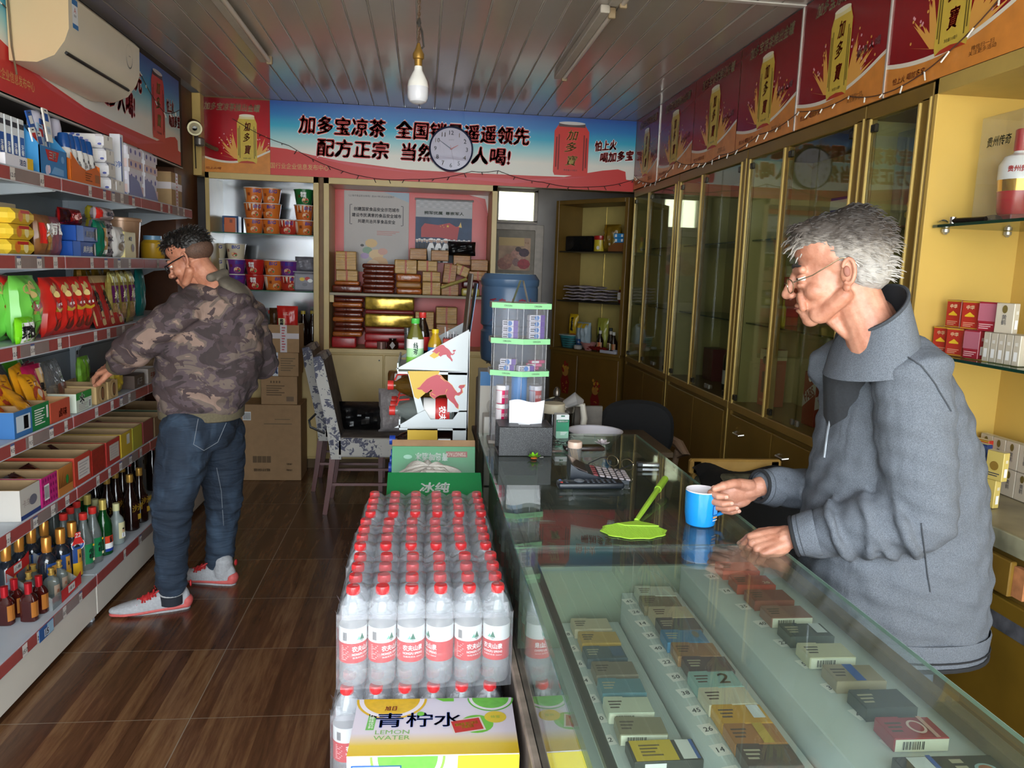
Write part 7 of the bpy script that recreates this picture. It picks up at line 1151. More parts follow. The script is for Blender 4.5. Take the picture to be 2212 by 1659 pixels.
# ---------- shrink-wrapped water packs ----------
def wl(b,r,zc=0):
    b.lathe([(r+.0005,.062),(r+.0006,.063,RED2),(r+.0006,.105,RED2),(r+.0006,.137,WHT2)],RED2,24)
RNF=m('cc2f34',.4); WB_=m('e0e4e4',.4)
def bottle_mesh(var):
    b=MB(); b.lathe([(.022,0),(.029,.004),(.0315,.014),(.0305,.024),(.0318,.034),(.031,.044),(.0315,.056),(.0315,.148),(.0305,.152),(.0315,.160),(.031,.168),(.0315,.176),(.029,.188),(.022,.203),(.0145,.213),(.013,.218)],PET,20); body=b
    c=MB(); c.lathe([(.0142,.213),(.0150,.215),(.0150,.2285),(.0138,.231),(0,.231)],m('d23438',.32),18)
    for k in range(24): q=2*PI*k/24; c.box((.0151*math.cos(q),.0151*math.sin(q),.2215),(.0006,.0018,.012),m('d23438',.32),0,(0,0,q))
    l=MB(); l.lathe([(.0319,.06),(.0319,.107,RNF),(.0319,.142,WB_)],RNF,24)
    l.T=MX.Rotation(var,4,'Z')@frame((0,-.0319,.084),'S'); l.text('农夫山泉',.0,.010,.013,WHT2,.046,.03,0,.0008,.0319); l.text('NONGFU SPRING',0,-.003,.0055,WHT2,.046,.02,0,.0008,.0319); l.text('饮用天然水 550ml',0,-.011,.004,WHT2,.044,0,0,.0008,.0319)
    W=lambda x,y,z:((.0319+z)*math.sin(x/.0319),y,(.0319+z)*math.cos(x/.0319)-.0319); l.W=W
    l.poly([(-.006,.031),(.006,.031),(0,.046)],m('1f6a50',.4),.0006); l.poly([(-.013,.031),(-.003,.031),(-.007,.040)],m('7ac0a8',.4),.0005); l.poly([(-.007,.031),(.006,.031),(0,.025)],m('9aa8a4',.4),.0006)
    lines(l,-.04,0,.018,.036,9,m('e8a8a4',.4),.0006); barcode(l,-.04,.039,.010,.020,.0007,False); l.W=None
    return body,c,l
meshes=[]
for var in (.75,.75,.15,-.95,.6,-.35):
    bd,c,l=bottle_mesh(var); o=bd.build('bottle'); cc=c.build('cap',o); ll=l.build('label',o); meshes.append((o,cc,ll))
used=set()
def pack(label,x0,y0,z0,nx,ny,film=True,rz=0,jit=0):
    t=thing('water_pack',label,'water bottles',(x0,y0,z0),rz,'shrink-wrapped water packs'); R_=random.Random(int(y0*100)); P_=.0655
    for j in range(ny):
        for i in range(nx):
            k=i%6; o,c,l=meshes[k]
            if k not in used: used.add(k); o2=o
            else:
                o2=o.copy(); COL.objects.link(o2)
                for ch in (c,l): q=ch.copy(); COL.objects.link(q); q.parent=o2
            o2.parent=t; o2.location=(i*P_,j*P_,0)
    if film:
        b=MB(); x1=(nx-1)*P_+.034; y1=(ny-1)*P_+.034; N=nx*6
        def top(u,v):
            x=-.034+(x1+.034)*u; y=-.034+(y1+.034)*v; e=min(min(u,1-u)*x1/.032,min(v,1-v)*y1/.032,1)
            fx=abs(((x/P_+.5)%1)-.5)*2; fy=abs(((y/P_+.5)%1)-.5)*2; sag=.014*max(fx,fy)**2; return (x,y,.2335-sag-.055*(1-e)**1.6+.0015*math.sin(60*x+40*y))
        b.grid(top,N+1,ny*6+1,FILM)
        n=0
        def wall(p,q,nseg):
            b.grid(lambda u,v:(p[0]+(q[0]-p[0])*u-(q[1]-p[1])*0,p[1]+(q[1]-p[1])*u-.004*abs(math.sin(PI*u*nseg))*(1 if q[1]==p[1] and p[1]<0 else 0),.1785*v),nseg*4+1,8,FILM)
        wall((-.034,-.034),(x1,-.034),nx); wall((x1,-.034),(x1,y1),ny); wall((x1,y1),(-.034,y1),nx); wall((-.034,y1),(-.034,-.034),ny)
        R2=random.Random(3)
        for sx,xx in ((-1,-.035),(1,x1+.001)):
            for k in range(5): y=R2.uniform(0,y1*.9); zz=R2.uniform(.06,.17); b.add([(xx,y,zz),(xx,y+.04,zz-.015),(xx+sx*R2.uniform(.006,.014),y+.02,zz+.01)],[(0,1,2)],FILM)
        b.build('shrink_film',t)
    return t
PX0=-.145
pack('shrink-wrapped pack of red-capped water bottles, nearest on the top layer',PX0,1.675,.654,6,4)
pack('shrink-wrapped pack of red-capped water bottles, middle of the top layer',PX0-.006,1.952,.652,6,4)
pack('shrink-wrapped pack of red-capped water bottles, rear of the top layer against the beer cartons',PX0+.002,2.226,.650,6,4)
pack('shrink-wrapped pack of water bottles in the layer below, mostly hidden by the lemon drink box',PX0-.012,1.665,.419,6,3)
pack('shrink-wrapped pack of water bottles in the layer below, rear one',PX0-.010,1.94,.417,6,2,False)
put(carton('carton','plain brown carton under the stacked water packs','carton',.40,.80,.414,CARDD),.02,2.04,.001)
# ---------- lemon drink box ----------
def slice_(b,x,y,r,rind,pulp,t0,t1,z):
    b.disc(x,y,r,r,rind,z,30,t0,t1); b.disc(x,y,r*.93,r*.93,m('e4e0ea',.4),z+.0003,30,t0,t1); b.disc(x,y,r*.80,r*.80,pulp,z+.0006,30,t0,t1)
LT=printed('lemon_box_print',[(0,'dcb81c'),(.16,'dfc23a'),(.36,'d9d4e0'),(1,'d2d0e2')],.21,0)
nt=LT.node_tree; nt.nodes['Map Range'].inputs[0]; sep=[n for n in nt.nodes if n.type=='SEPXYZ'][0]; nt.links.new(sep.outputs[1],nt.nodes['Map Range'].inputs[0])
t=thing('lemon_drink_box','white and yellow lemon drink carton standing in front of the water bottles','carton',(-.135,1.425,.001),-.03); w,d,h=.345,.205,.634
b=MB(); LW=m('dcdae6',.4); b.b2(0,w,0,d,0,h-.0005,LW,.001); b.T=MX.Translation((0,0,h)); b.poly([(0,0),(w,0),(w,d),(0,d)],LT,0)
BLC=m('2a5ec0',.4); LGR=m('6cbf3a',.4)
slice_(b,w*.22,d*.985,.078,m('d8b020',.4),m('dcb426',.4,0,.15,60),PI,2*PI,.0008); slice_(b,w*.86,d*.985,.052,m('5cb040',.4),m('6cc04a',.4,0,.15,60),PI,2*PI,.0008); b.poly([(w*.5,d*.99),(w*.62,d*.99),(w*.62,d*.93),(w*.55,d*.93)],LGR,.0008)
b.text('旭日',w*.22,d*.80,.017,m('c83a4a',.4),.026,.02,.1,.002); b.text('青',w*.22,d*.585,.052,BLC,.058,.015,0,.0016); b.text('柠',w*.405,d*.585,.052,BLC,.056,.015,0,.0016); b.text('水',w*.585,d*.585,.052,BLC,.062,.015,0,.0016); b.disc(w*.41,d*.69,.008,.008,LGR,.002)
b.poly([(w*.08,d*.42),(w*.13,d*.42),(w*.14,d*.72),(w*.09,d*.72)],m('6aba5a',.4),.0008); b.text('柠檬味饮料',w*.11,d*.57,.055,WHT2,None,0,0,.0016,0,0,True)
b.text('LEMON\nWATER',w*.245,d*.33,.034,m('7ab45a',.4),.075,.0,0,.0012); b.disc(w*.76,d*.5,.036,.033,LGR,.0008); b.disc(w*.88,d*.62,.024,.022,m('d8c030',.4),.001); b.text('蜂蜜',w*.88,d*.62,.010,m('8ab040',.4),z=.0014); b.disc(w*.87,d*.8,.014,.012,m('a8a4ae',.4),.001); b.disc(w*.87,d*.8,.007,.006,m('d8d6e2',.4),.0013)
b.T=b.T@MX.Translation((w*.70,d*.47,.001))@MX.Rotation(.22,4,'Z'); b.rect(0,0,.07,.05,m('d8d0cc',.4),.0006); b.rect(0,0,.062,.042,m('b8201c',.4),.001); b.text('精神棒 咽口味王\n开罐有奖',0,0,.022,YEL,.05,.01,0,.0014)
b.T=frame((0,-.0008,0),'S'); slice_(b,w*.35,h-.002,.075,m('8ac850',.4),m('6cc04a',.4,0,.15,60),PI,2*PI,.0004); b.poly([(w*.6,0),(w,0),(w,h-.002),(w*.64,h-.002)],m('e8d838',.4),.0003); b.rect(w*.17,h-.07,.10,.10,m('2a5ec0',.4),.001); b.rect(w*.17,h-.07,.094,.094,LW,.0013); [b.text(s,w*(.09+.08*k),h-.06,.03,BLC,None,.02,0,.0016) for k,s in enumerate('水柠青')]
b.T=frame((w+.0008,0,0),'E'); b.rect(d/2,h*.35,d,h*.7,m('e0cc30',.4),0); b.build('box',t)
# ---------- chairs ----------
a,tt,p=newmat('floral_fabric'); v=coords(tt,(1,1,1)); vo=nd(tt,'ShaderNodeTexVoronoi',feature='DISTANCE_TO_EDGE'); 
nz=nd(tt,'ShaderNodeTexNoise'); tt.links.new(v,nz.inputs['Vector']); nz.inputs['Scale'].default_value=9; nz.inputs['Detail'].default_value=3; nz.inputs['Distortion'].default_value=1.2
n2=noise(tt,v,24,2,.5,2.5); tt.links.new(v,vo.inputs['Vector']); vo.inputs['Scale'].default_value=30
mm=nd(tt,'ShaderNodeMath',operation='ADD'); tt.links.new(nz.outputs[0],mm.inputs[0]); m2=nd(tt,'ShaderNodeMath',operation='MULTIPLY'); tt.links.new(n2,m2.inputs[0]); m2.inputs[1].default_value=.6; tt.links.new(m2.outputs[0],mm.inputs[1])
tt.links.new(ramp(tt,mm.outputs[0],[(0,'b9b6b0'),(.82,'b9b6b0'),(.84,'5e5f6e'),(.97,'4a4c5e'),(.99,'6c6a70')]),p.inputs['Base Color']); p.inputs['Roughness'].default_value=.8; bump(tt,p,noise(tt,v,300,2),.2,.002); FLO=a
FLOD=m('6a6058',.85,0,.35,14); CHW=m('5a2c28',.35,0,.2,14)
def dchair(label,x,y):
    t=thing('dining_chair',label,'chair',(x,y,0),0,'floral dining chairs')
    b=MB(); b.box((.24,0,.445),(.44,.42,.13),FLO,.02,None,3); b.b2(.03,.45,-.2,.2,.508,.513,FLOD,.002); b.build('seat',t)
    b=MB(); b.T=frame((0,.21,0),((1,0,0),(0,0,1),(0,-1,0))); b.prism([(-.01,.37),(.055,.37),(.05,.52),(-.055,1.0),(-.075,1.03),(-.12,1.02),(-.105,.9),(-.04,.6)],.42,FLO); b.T=MX(); b.add([(.051,-.205,.522),(.051,.205,.522),(-.054,.205,.998),(-.054,-.205,.998)],[(0,1,2,3)],FLOD); b.build('backrest',t)
    for s in (-1,1):
        b=MB(); b.tube([(.0,s*.185,.38),(-.02,s*.185,.2),(-.05,s*.185,.0)],[.026,.023,.02],CHW,4); b.build('leg',t); b=MB(); b.tube([(.42,s*.185,.38),(.42,s*.185,.0)],[.024,.02],CHW,4); b.build('leg',t)
        b=MB(); b.tube([(-.02,s*.185,.2),(.42,s*.185,.2)],.012,CHW,4); b.build('stretcher',t)
    return t
dchair('floral grey dining chair with dark red legs, nearer of the two',-.555,5.075); dchair('floral grey dining chair, farther one partly hidden by the nearer',-.70,5.60)
b=MB(); b.tube([(-.66,4.89,.66),(-.70,4.87,.62),(-.69,4.86,.58),(-.60,4.86,.54)],.008,BLK,6); tag(b.build('bag_strap'),'black strap hanging behind the nearer floral chair','strap')
put(bag('black_plastic_bag','bulky black plastic bag lying on the nearer floral chair','bag',.36,.19,.24,m('08080a',.35,0,0,1,.8,16),None,.01,5,'S'),-.36,5.12,.512)
put(bag('shopping_bag','white spotted plastic bag at the seat edge of the nearer chair','bag',.22,.29,.18,m('a39c9c',.4,0,.25,60,.5,14),None,.02,6,'S'),-.17,5.06,.512); 
t=thing('oil_can','square clear can of brown oil on the white spotted bag','can',(-.14,5.08,.80)); b=MB(); b.box((0,0,.06),(.16,.12,.12),clear('oil_plastic','c8a880',1.5,.35,'6a4420'),.015,None,2); b.build('can',t); b=MB(); b.box((0,0,.03),(.145,.105,.055),m('6a4018',.2),.01); b.build('oil',t)
BKF=m('0b0c0e',.9,0,.2,60)
t=thing('office_chair','black office chair with wood-coloured armrests behind the counter','chair',(1.02,3.55,0))
b=MB()
def pad(b,rx,rz,d,c):
    b.T=frame(c,'S'); N=40; pr=[]
    def P_(q,s): cx,sx=math.cos(q),math.sin(q); k=1/((abs(cx)**3+abs(sx)**3)**(1/3)); return (rx*k*cx*s,rz*k*sx*s)
    rings=[(0.0,d),(.6,d*.97),(.9,d*.75),(1,.0),(.95,-d*.5),(.6,-d*.7),(0,-d*.75)]
    b.grid(lambda u,v:(lambda r:(*P_(2*PI*u,r[0]),r[1]-.05*(P_(2*PI*u,r[0])[0]/rx)**2*-1))(rings[int(round(v*6))]),N,7,BKF,True); b.T=MX()
pad(b,.185,.15,.03,(0,0,.855)); b.build('backrest',t)
b=MB(); b.box((0,.27,.47),(.46,.44,.07),BKF,.03,None,3); b.build('seat',t); b=MB(); b.tube([(0,.03,.80),(0,.06,.6),(0,.12,.43),(0,.27,.42)],.02,BLK,8); b.build('back_support',t)
ARM=m('9a7f68',.45)
for s in (-1,1): b=MB(); b.tube([(s*.27,.10,.71),(s*.275,.0,.735),(s*.275,.12,.76),(s*.275,.26,.755),(s*.27,.34,.70),(s*.25,.34,.45)],[.018,.02,.026,.026,.022,.018],ARM,8); b.tube([(s*.27,.12,.73),(s*.26,.2,.45)],.016,ARM,8); b.build('armrest',t)
b=MB(); b.cyl((0,.27,.1),(0,.27,.43),.025,BLK); b.build('column',t)
for k in range(5): q=k*2*PI/5+.3; b=MB(); b.tube([(0,.27,.1),(.28*math.cos(q),.27+.28*math.sin(q),.06)],[.025,.016],BLK,6); b.build('foot',t); b=MB(); b.lathe([(.025,-.012),(.027,0),(.025,.012)],BLK,12,c=(.28*math.cos(q),.27+.28*math.sin(q),.028)); b.build('caster',t)
t=thing('shop_stool','chair with a patterned cushion and black cloth behind the old shopkeeper','chair',(1.32,2.86,0)); CHY=m('b8904a',.5,0,.15,12)
b=MB(); b.box((0,0,.46),(.40,.40,.05),CHY,.01); b.build('seat',t)
for s in (-1,1):
    b=MB(); b.b2(s*.17-.018,s*.17+.018,-.19,-.155,0,.44,CHY,.003); b.build('leg',t); b=MB(); b.b2(s*.17-.018,s*.17+.018,.155,.19,0,.84,CHY,.003); b.build('leg',t)
b=MB(); b.b2(-.20,.20,.155,.19,.78,.845,CHY,.008); b.b2(-.15,.15,.16,.18,.55,.6,CHY,.004); b.build('backrest',t)
b=MB(); b.box((-.02,.10,.62),(.36,.09,.36),m('5a5846',.85,0,.5,40),.04,None,3); b.build('cushion',t)
b=MB(); b.grid(lambda u,v:(-.20+.40*u,.10-.28*v+.03*math.sin(5*u),.80-.33*v**2+.02*math.sin(9*u+3*v)),20,12,BKF); b.grid(lambda u,v:(-.20+.40*u,.14-.28*v+.03*math.sin(5*u),.815-.33*v**2+.02*math.sin(9*u+3*v)),20,12,BKF); b.build('cloth',t)
# ---------- people ----------
def ell(b,c,r,a,rot=(0,0,0),n=20):
    T=b.T; b.T=T@MX.Translation(c)@Euler(rot).to_matrix().to_4x4()@MX.Diagonal((*r,1)); b.lathe([(math.sin(PI*k/n),-math.cos(PI*k/n)) for k in range(n+1)],a,n); b.T=T
def cap_(b,pts,rs,a,n=14):
    """limb: tapered tube through the joints with round ends"""
    pts=[V(p) for p in pts]; P=[];R=[]
    d0=(pts[0]-pts[1]).normalized(); d1=(pts[-1]-pts[-2]).normalized()
    for q in (1,.8,.5): P.append(pts[0]+d0*rs[0]*q); R.append(rs[0]*math.sqrt(max(.0004,1-q*q)))
    for i,p in enumerate(pts):
        P.append(p); R.append(rs[i])
        if i<len(pts)-1:
            for u in (.33,.66): P.append(p.lerp(pts[i+1],u)); R.append(rs[i]*(1-u)+rs[i+1]*u)
    for q in (.5,.8,1): P.append(pts[-1]+d1*rs[-1]*q); R.append(rs[-1]*math.sqrt(max(.0004,1-q*q)))
    b.tube(P,R,a,n)
def loft(b,rings,a,n=28):
    """closed body through rings (centre, half size x, half size y)"""
    vs=[]
    for c,rx,ry in rings: 
        for k in range(n): q=2*PI*k/n; cx,s=math.cos(q),math.sin(q); kk=1/((abs(cx)**2.4+abs(s)**2.4)**(1/2.4)); vs.append((c[0]+rx*kk*cx,c[1]+ry*kk*s,c[2]))
    N=len(rings); b.add(vs,[(j*n+k,j*n+(k+1)%n,(j+1)*n+(k+1)%n,(j+1)*n+k) for j in range(N-1) for k in range(n)]+[tuple(reversed(range(n))),tuple((N-1)*n+k for k in range(n))],a,True)
def organic(b,vox,it,mat,fold=None):
    """melts overlapping shapes into one smooth skin, returns a mesh"""
    o=b.build('tmp'); r=o.modifiers.new('r','REMESH'); r.mode='VOXEL'; r.voxel_size=vox; r.use_smooth_shade=True
    s_=o.modifiers.new('s','SMOOTH'); s_.factor=.5; s_.iterations=it; bpy.context.view_layer.update()
    me=bpy.data.meshes.new_from_object(o.evaluated_get(bpy.context.evaluated_depsgraph_get())); om=o.data; bpy.data.objects.remove(o); bpy.data.meshes.remove(om)
    me.materials.clear(); me.materials.append(mat)
    if fold:
        n=len(me.vertices); co=np.empty(n*3); me.vertices.foreach_get('co',co); co=co.reshape(-1,3); no=np.array([v.normal[:] for v in me.vertices]); co=co+no*fold(co)[:,None]; me.vertices.foreach_set('co',co.ravel()); me.update()
    return me
def into(b,me):
    T=b.T; b.T=MX(); n=len(me.vertices); co=np.empty(n*3); me.vertices.foreach_get('co',co); b.add([tuple(q) for q in co.reshape(-1,3)],[tuple(p.vertices) for p in me.polygons],me.materials[0],True); b.T=T; bpy.data.meshes.remove(me)
def skin(name,c,c2):
    a,t,p=newmat(name); v=coords(t); t.links.new(ramp(t,noise(t,v,26,5,.6),[(.3,c2),(.65,c)]),p.inputs['Base Color']); p.inputs['Roughness'].default_value=.48; p.inputs['Subsurface Weight'].default_value=.12; p.inputs['Subsurface Radius'].default_value=(.012,.005,.003); p.inputs['Subsurface Scale'].default_value=.5
    n=nd(t,'ShaderNodeMath',operation='ADD'); t.links.new(noise(t,v,120,4),n.inputs[0]); t.links.new(noise(t,coords(t,(1,1,3)),45,3,.6,1.2),n.inputs[1]); bump(t,p,n.outputs[0],.22,.004); return a
def cloth(name,c,c2,sc=600,bs=.25,fold=.5):
    a,t,p=newmat(name); v=coords(t); t.links.new(ramp(t,noise(t,v,sc,2),[(.35,c2),(.65,c)]),p.inputs['Base Color']); p.inputs['Roughness'].default_value=.92; p.inputs['Specular IOR Level'].default_value=.2
    n=nd(t,'ShaderNodeMath',operation='ADD'); t.links.new(noise(t,coords(t,(1,1,.6)),9,3,.55,.8),n.inputs[0]); m_=nd(t,'ShaderNodeMath',operation='MULTIPLY'); t.links.new(noise(t,v,sc,2),m_.inputs[0]); m_.inputs[1].default_value=bs*.2; t.links.new(m_.outputs[0],n.inputs[1]); bump(t,p,n.outputs[0],fold,.03); return a
def hand(b,M,mat,nail,curl,thumb,side=1,spread=.0):
    """M: wrist frame, +x to the fingers, +z back of the hand, thumb on +y*side. curl: 4x3 bends; thumb: 3 directions"""
    T=b.T; q=MB(); q.T=M
    ys=[.027,.0095,-.0085,-.0255]; kx=[.083,.087,.082,.073]
    for i in range(4): cap_(q,[(.0,ys[i]*.55*side,0),(kx[i]*.55,ys[i]*.8*side,.003),(kx[i],ys[i]*side,.004)],[.017,.0135,.0115],mat,12)
    cap_(q,[(-.018,0,0),(.01,0,0)],[.022,.024],mat,12); ell(q,(.045,0,-.006),(.045,.034*1,.014),mat); cap_(q,[(.005,.018*side,-.006),(.035,.034*side,-.012)],[.017,.015],mat,10)
    ell(q,(.04,-.026*side,-.008),(.035,.012,.015),mat); into(b,organic(q,.0026,4,mat))
    L=[(.043,.026,.021),(.047,.030,.022),(.044,.028,.022),(.035,.021,.019)]
    for i in range(4):
        p=V((kx[i]-.004,ys[i]*side,.003)); an=0; pts=[p]; sp=(1.5-i)*spread*side
        for k in range(3): an+=curl[i][k]; p=p+V((math.cos(an)*math.cos(sp),math.sin(sp),-math.sin(an)))*L[i][k]; pts.append(p)
        q=MB(); q.T=M; s=(1,1.04,1,.88)[i]; cap_(q,pts,[.0108*s,.0100*s,.0092*s,.0072*s],mat,12)
        for j,r in ((0,.0118),(1,.0108)): ell(q,tuple(pts[j]+V((0,0,.0006))),(r*s,r*s*.97,r*s),mat,n=12)
        into(b,organic(q,.0022,3,mat))
        d=(pts[3]-pts[2]).normalized(); up=V((math.sin(an),0,math.cos(an))); b.T=M; ell(b,tuple(pts[3]+up*.0058*s-d*.001),(.0062,.0052,.0016),nail,(0,an,0),10); b.T=T
    pts=[V((.02,.026*side,-.006))]
    for k,l in enumerate((.040,.032,.026)): d=V(thumb[k]).normalized(); pts.append(pts[-1]+V((d.x,d.y*side,d.z))*l)
    q=MB(); q.T=M; cap_(q,pts,[.0145,.0125,.0112,.0088],mat,12); ell(q,tuple(pts[2]),(.0128,.0125,.0125),mat,n=12); into(b,organic(q,.0022,3,mat))
    d=(pts[3]-pts[2]).normalized(); x=d; z=V((0,.3*side,1)); z=(z-x*z.dot(x)).normalized(); y=z.cross(x); b.T=M@MX.Translation(pts[3]+z*.0068-d*.001)@MX((x,y,z)).transposed().to_4x4(); ell(b,(0,0,0),(.0078,.0062,.0018),nail,(0,0,0),10); b.T=T
def face(b,M,mat,old=False):
    q=MB(); q.T=M
    ell(q,(-.014,0,.045),(.096,.074,.082),mat); ell(q,(.030,0,-.012),(.062,.060,.088),mat); ell(q,(.040,0,-.070),(.046,.046,.036),mat); ell(q,(.070,0,-.095),(.020,.022,.017),mat)
    ell(q,(.02,0,.062),(.07,.066,.05),mat)
    for s in (-1,1):
        ell(q,(.054,s*.038,-.030),(.027,.024,.024),mat); cap_(q,[(.086,s*.012,.020),(.078,s*.044,.020)],[.012,.010],mat,10); ell(q,(.105,s*.0105,-.034),(.011,.009,.008),mat); cap_(q,[(.0,s*.058,-.05),(.05,s*.036,-.088)],[.02,.018],mat,10)
        if old: cap_(q,[(.088,s*.026,-.036),(.086,s*.034,-.066)],[.008,.009],mat,8); ell(q,(.05,s*.035,-.084),(.026,.016,.022),mat); ell(q,(.082,s*.030,-.013),(.012,.016,.008),mat)
    cap_(q,[(.090,0,.016),(.104,0,-.010),(.115,0,-.030)],[.009,.0105,.0125],mat,12)
    ell(q,(.0915,0,-.059),(.011,.022,.0065),mat); ell(q,(.089,0,-.071),(.012,.020,.007),mat); ell(q,(.082,0,-.083),(.012,.018,.010),mat)
    cap_(q,[(-.02,0,-.03),(-.045,0,-.115),(-.06,0,-.18)],[.055,.054,.060],mat,18)
    if old: cap_(q,[(.035,.012,-.092),(.0,.012,-.14)],[.014,.012],mat,8); cap_(q,[(.035,-.012,-.092),(.0,-.012,-.14)],[.014,.012],mat,8)
    into(b,organic(q,.0033,4,mat))
    for s in (-1,1):
        q=MB(); q.T=M@MX.Translation((-.012,s*.074,-.006))@Euler((0,-.12,-s*.32)).to_matrix().to_4x4()
        ell(q,(0,0,.004),(.017,.006,.029),mat,n=14); q.tube([(.013*math.cos(w)-.001,s*.006,.008+.027*math.sin(w)) for w in [.3+k*.42 for k in range(13)]],.0048,mat,8); ell(q,(.003,s*.002,-.026),(.009,.006,.011),mat,n=12); into(b,organic(q,.0022,2,mat))
        T=b.T; b.T=M; ell(b,(-.009,s*.0805,.002),(.007,.0035,.012),m('8a5545',.6),n=10); ell(b,(.0785,s*.031,.001),(.012,.0125,.0105),m('d8d0c4',.2),n=14); ell(b,(.0885,s*.0315,.0005),(.0035,.0052,.0055),m('1c120e',.15),n=10)
        ell(b,(.080,s*.0315,.0075),(.0125,.0155,.0055),mat,(0,.2,0),12); ell(b,(.080,s*.0315,-.0065),(.012,.0145,.0045),mat,(0,-.2,0),12); b.tube([(.094,s*.010,.028),(.092,s*.028,.033),(.080,s*.047,.028)],[.0028,.0042,.0022],m('2c2622',.8),6); ell(b,(.108,s*.006,-.0425),(.004,.0032,.002),m('5a2c24',.7),n=8); b.T=T
    T=b.T; b.T=M; b.tube([(.093,-.020,-.0655),(.1005,-.008,-.0645),(.1015,0,-.065),(.1005,.008,-.0645),(.093,.020,-.0655)],[.0012,.0022,.0024,.0022,.0012],m('7a3f38',.6),6); b.T=T
def hairmesh(b,M,shapes,mat,vox,n,L,seed,amp,zmin,fwd=.3,up=.3):
    q=MB(); q.T=M
    for c,r in shapes: ell(q,c,r,mat)
    def fold(co): return amp*(np.sin(co[:,0]*310+3*np.sin(co[:,2]*90))*np.sin(co[:,1]*260+co[:,2]*170))
    me=organic(q,vox,2,mat,fold); Mi=M.inverted(); R_=random.Random(seed); vs=[v for v in me.vertices]; k=0; tries=0; strands=[]
    while k<n and tries<n*30:
        tries+=1; v=R_.choice(vs); l=Mi@v.co; nn=(Mi.to_3x3()@v.normal)
        if l.z<zmin(l.x): continue
        d=(nn*up+V((-fwd if l.x<.06 else fwd*.5,R_.uniform(-.3,.3),-.22+R_.uniform(-.2,.25)))).normalized(); ll=L*R_.uniform(.5,1.2); strands.append((M@l,M@(l+d*ll*.5+nn*.002),M@(l+d*ll+V((0,0,-ll*.2))))); k+=1
    into(b,me)
    for p in strands: b.tube(p,[.0022,.0017,.0004],mat,4)
def headM(p,fx,pitch,roll=0):
    f=V(fx).normalized(); up=V((0,0,1)); y=up.cross(f).normalized(); z=f.cross(y); return MX.Translation(p)@MX((f,y,z)).transposed().to_4x4()@Euler((roll,pitch,0)).to_matrix().to_4x4()
def wristM(p,x,z):
    x=V(x).normalized(); z=V(z); z=(z-x*z.dot(x)).normalized(); y=z.cross(x); return MX.Translation(p)@MX((x,y,z)).transposed().to_4x4()
# ===== old shopkeeper =====
SK1=skin('skin_old','c08a72','a0664f'); NAIL=m('cf9f8b',.35)
t=thing('person','old man in a grey zip jacket and glasses behind the counter, holding the blue mug','person',(1.15,1.75,0)); O=-V(t.location)
PTr=MX.Translation(O)
HY=1.66; hc=at(1812,590,Y=HY); HM=PTr@headM(hc,(-.90,.40,0),.20)
wl_=at(1716,1158,Y=1.70); wr_=at(1640,1050,Y=1.895)
b=MB(); face(b,HM,SK1,True)
el=at(1988,1115,Y=1.575); sl=at(1968,800,Y=1.585); er=at(1870,1075,Y=1.98); sr=at(1885,790,Y=1.93)
hip=V((1.16,1.76,.92))
q=MB(); q.T=PTr; loft(q,[((1.16,1.76,.86),.10,.15),((1.16,1.76,1.0),.11,.15),((1.15,1.76,1.15),.10,.14),((1.11,1.755,1.30),.085,.14),((1.08,1.75,1.40),.06,.12)],SK1)
cap_(q,[at(1888,690,Y=1.69),at(1905,760,Y=1.73)],[.052,.05],SK1)
for a_,e_,w_ in ((sl,el,wl_),(sr,er,wr_)): cap_(q,[a_,e_,w_],[.05,.042,.027],SK1)
for s in (-1,1): cap_(q,[(1.16,1.76+s*.09,.88),(1.17,1.76+s*.10,.48),(1.20,1.76+s*.11,.08)],[.08,.055,.04],SK1)
into(b,organic(q,.008,3,SK1))
# left hand rests half closed on the counter edge, right hand holds the mug handle
hand(b,PTr@wristM(wl_+V((-.015,.0,-.002)),(-.90,.10,-.32),(-.36,-.55,.75)),SK1,NAIL,[(.95,1.0,.6),(1.05,1.0,.6),(1.1,1.0,.6),(1.15,1.0,.6)],((.8,.5,-.4),(.9,.05,-.4),(.9,-.15,-.3)),-1,.03)
hand(b,PTr@wristM(wr_+V((-.022,.0,-.012)),(-.93,.0,-.20),(.25,.93,.22)),SK1,NAIL,[(.55,1.35,.8),(.75,1.45,.8),(.9,1.45,.8),(1.0,1.4,.8)],((.9,.45,-.35),(1,.10,-.25),(1,-.05,-.1)),1,.02)
b.build('body',t)
a,tt,p=newmat('grey_hair'); v=coords(tt); g_=nd(tt,'ShaderNodeSeparateXYZ'); tt.links.new(v,g_.inputs[0]); ad_=nd(tt,'ShaderNodeMath',operation='ADD'); nn=noise(tt,coords(tt,(40,40,160),(0,.5,0)),1.6,4,.6,.8); m_=nd(tt,'ShaderNodeMath',operation='MULTIPLY'); tt.links.new(nn,m_.inputs[0]); m_.inputs[1].default_value=.07; tt.links.new(m_.outputs[0],ad_.inputs[0]); tt.links.new(g_.outputs[2],ad_.inputs[1])
zt=hc.z; mr=nd(tt,'ShaderNodeMapRange'); tt.links.new(ad_.outputs[0],mr.inputs[0]); mr.inputs[1].default_value=zt-.02; mr.inputs[2].default_value=zt+.165
tt.links.new(ramp(tt,mr.outputs[0],[(0,'8f8a86'),(.3,'aaa59f'),(.55,'8f8880'),(.72,'4a423c'),(1,'2a2420')]),p.inputs['Base Color']); p.inputs['Roughness'].default_value=.6; bump(tt,p,nn,.6,.006)
b=MB(); hairmesh(b,HM,[((-.030,0,.056),(.092,.0805,.083)),((.02,0,.085),(.075,.066,.050)),((-.055,0,.0),(.058,.072,.055)),((.062,.01,.106),(.030,.045,.018)),((-.04,0,.10),(.06,.06,.045))],a,.004,520,.022,4,.0013,lambda x:.05 if x>0 else -.03,.6,.16); b.build('hair',t)
g=MB(); g.T=HM; MET=m('b8a88c',.2,.9)
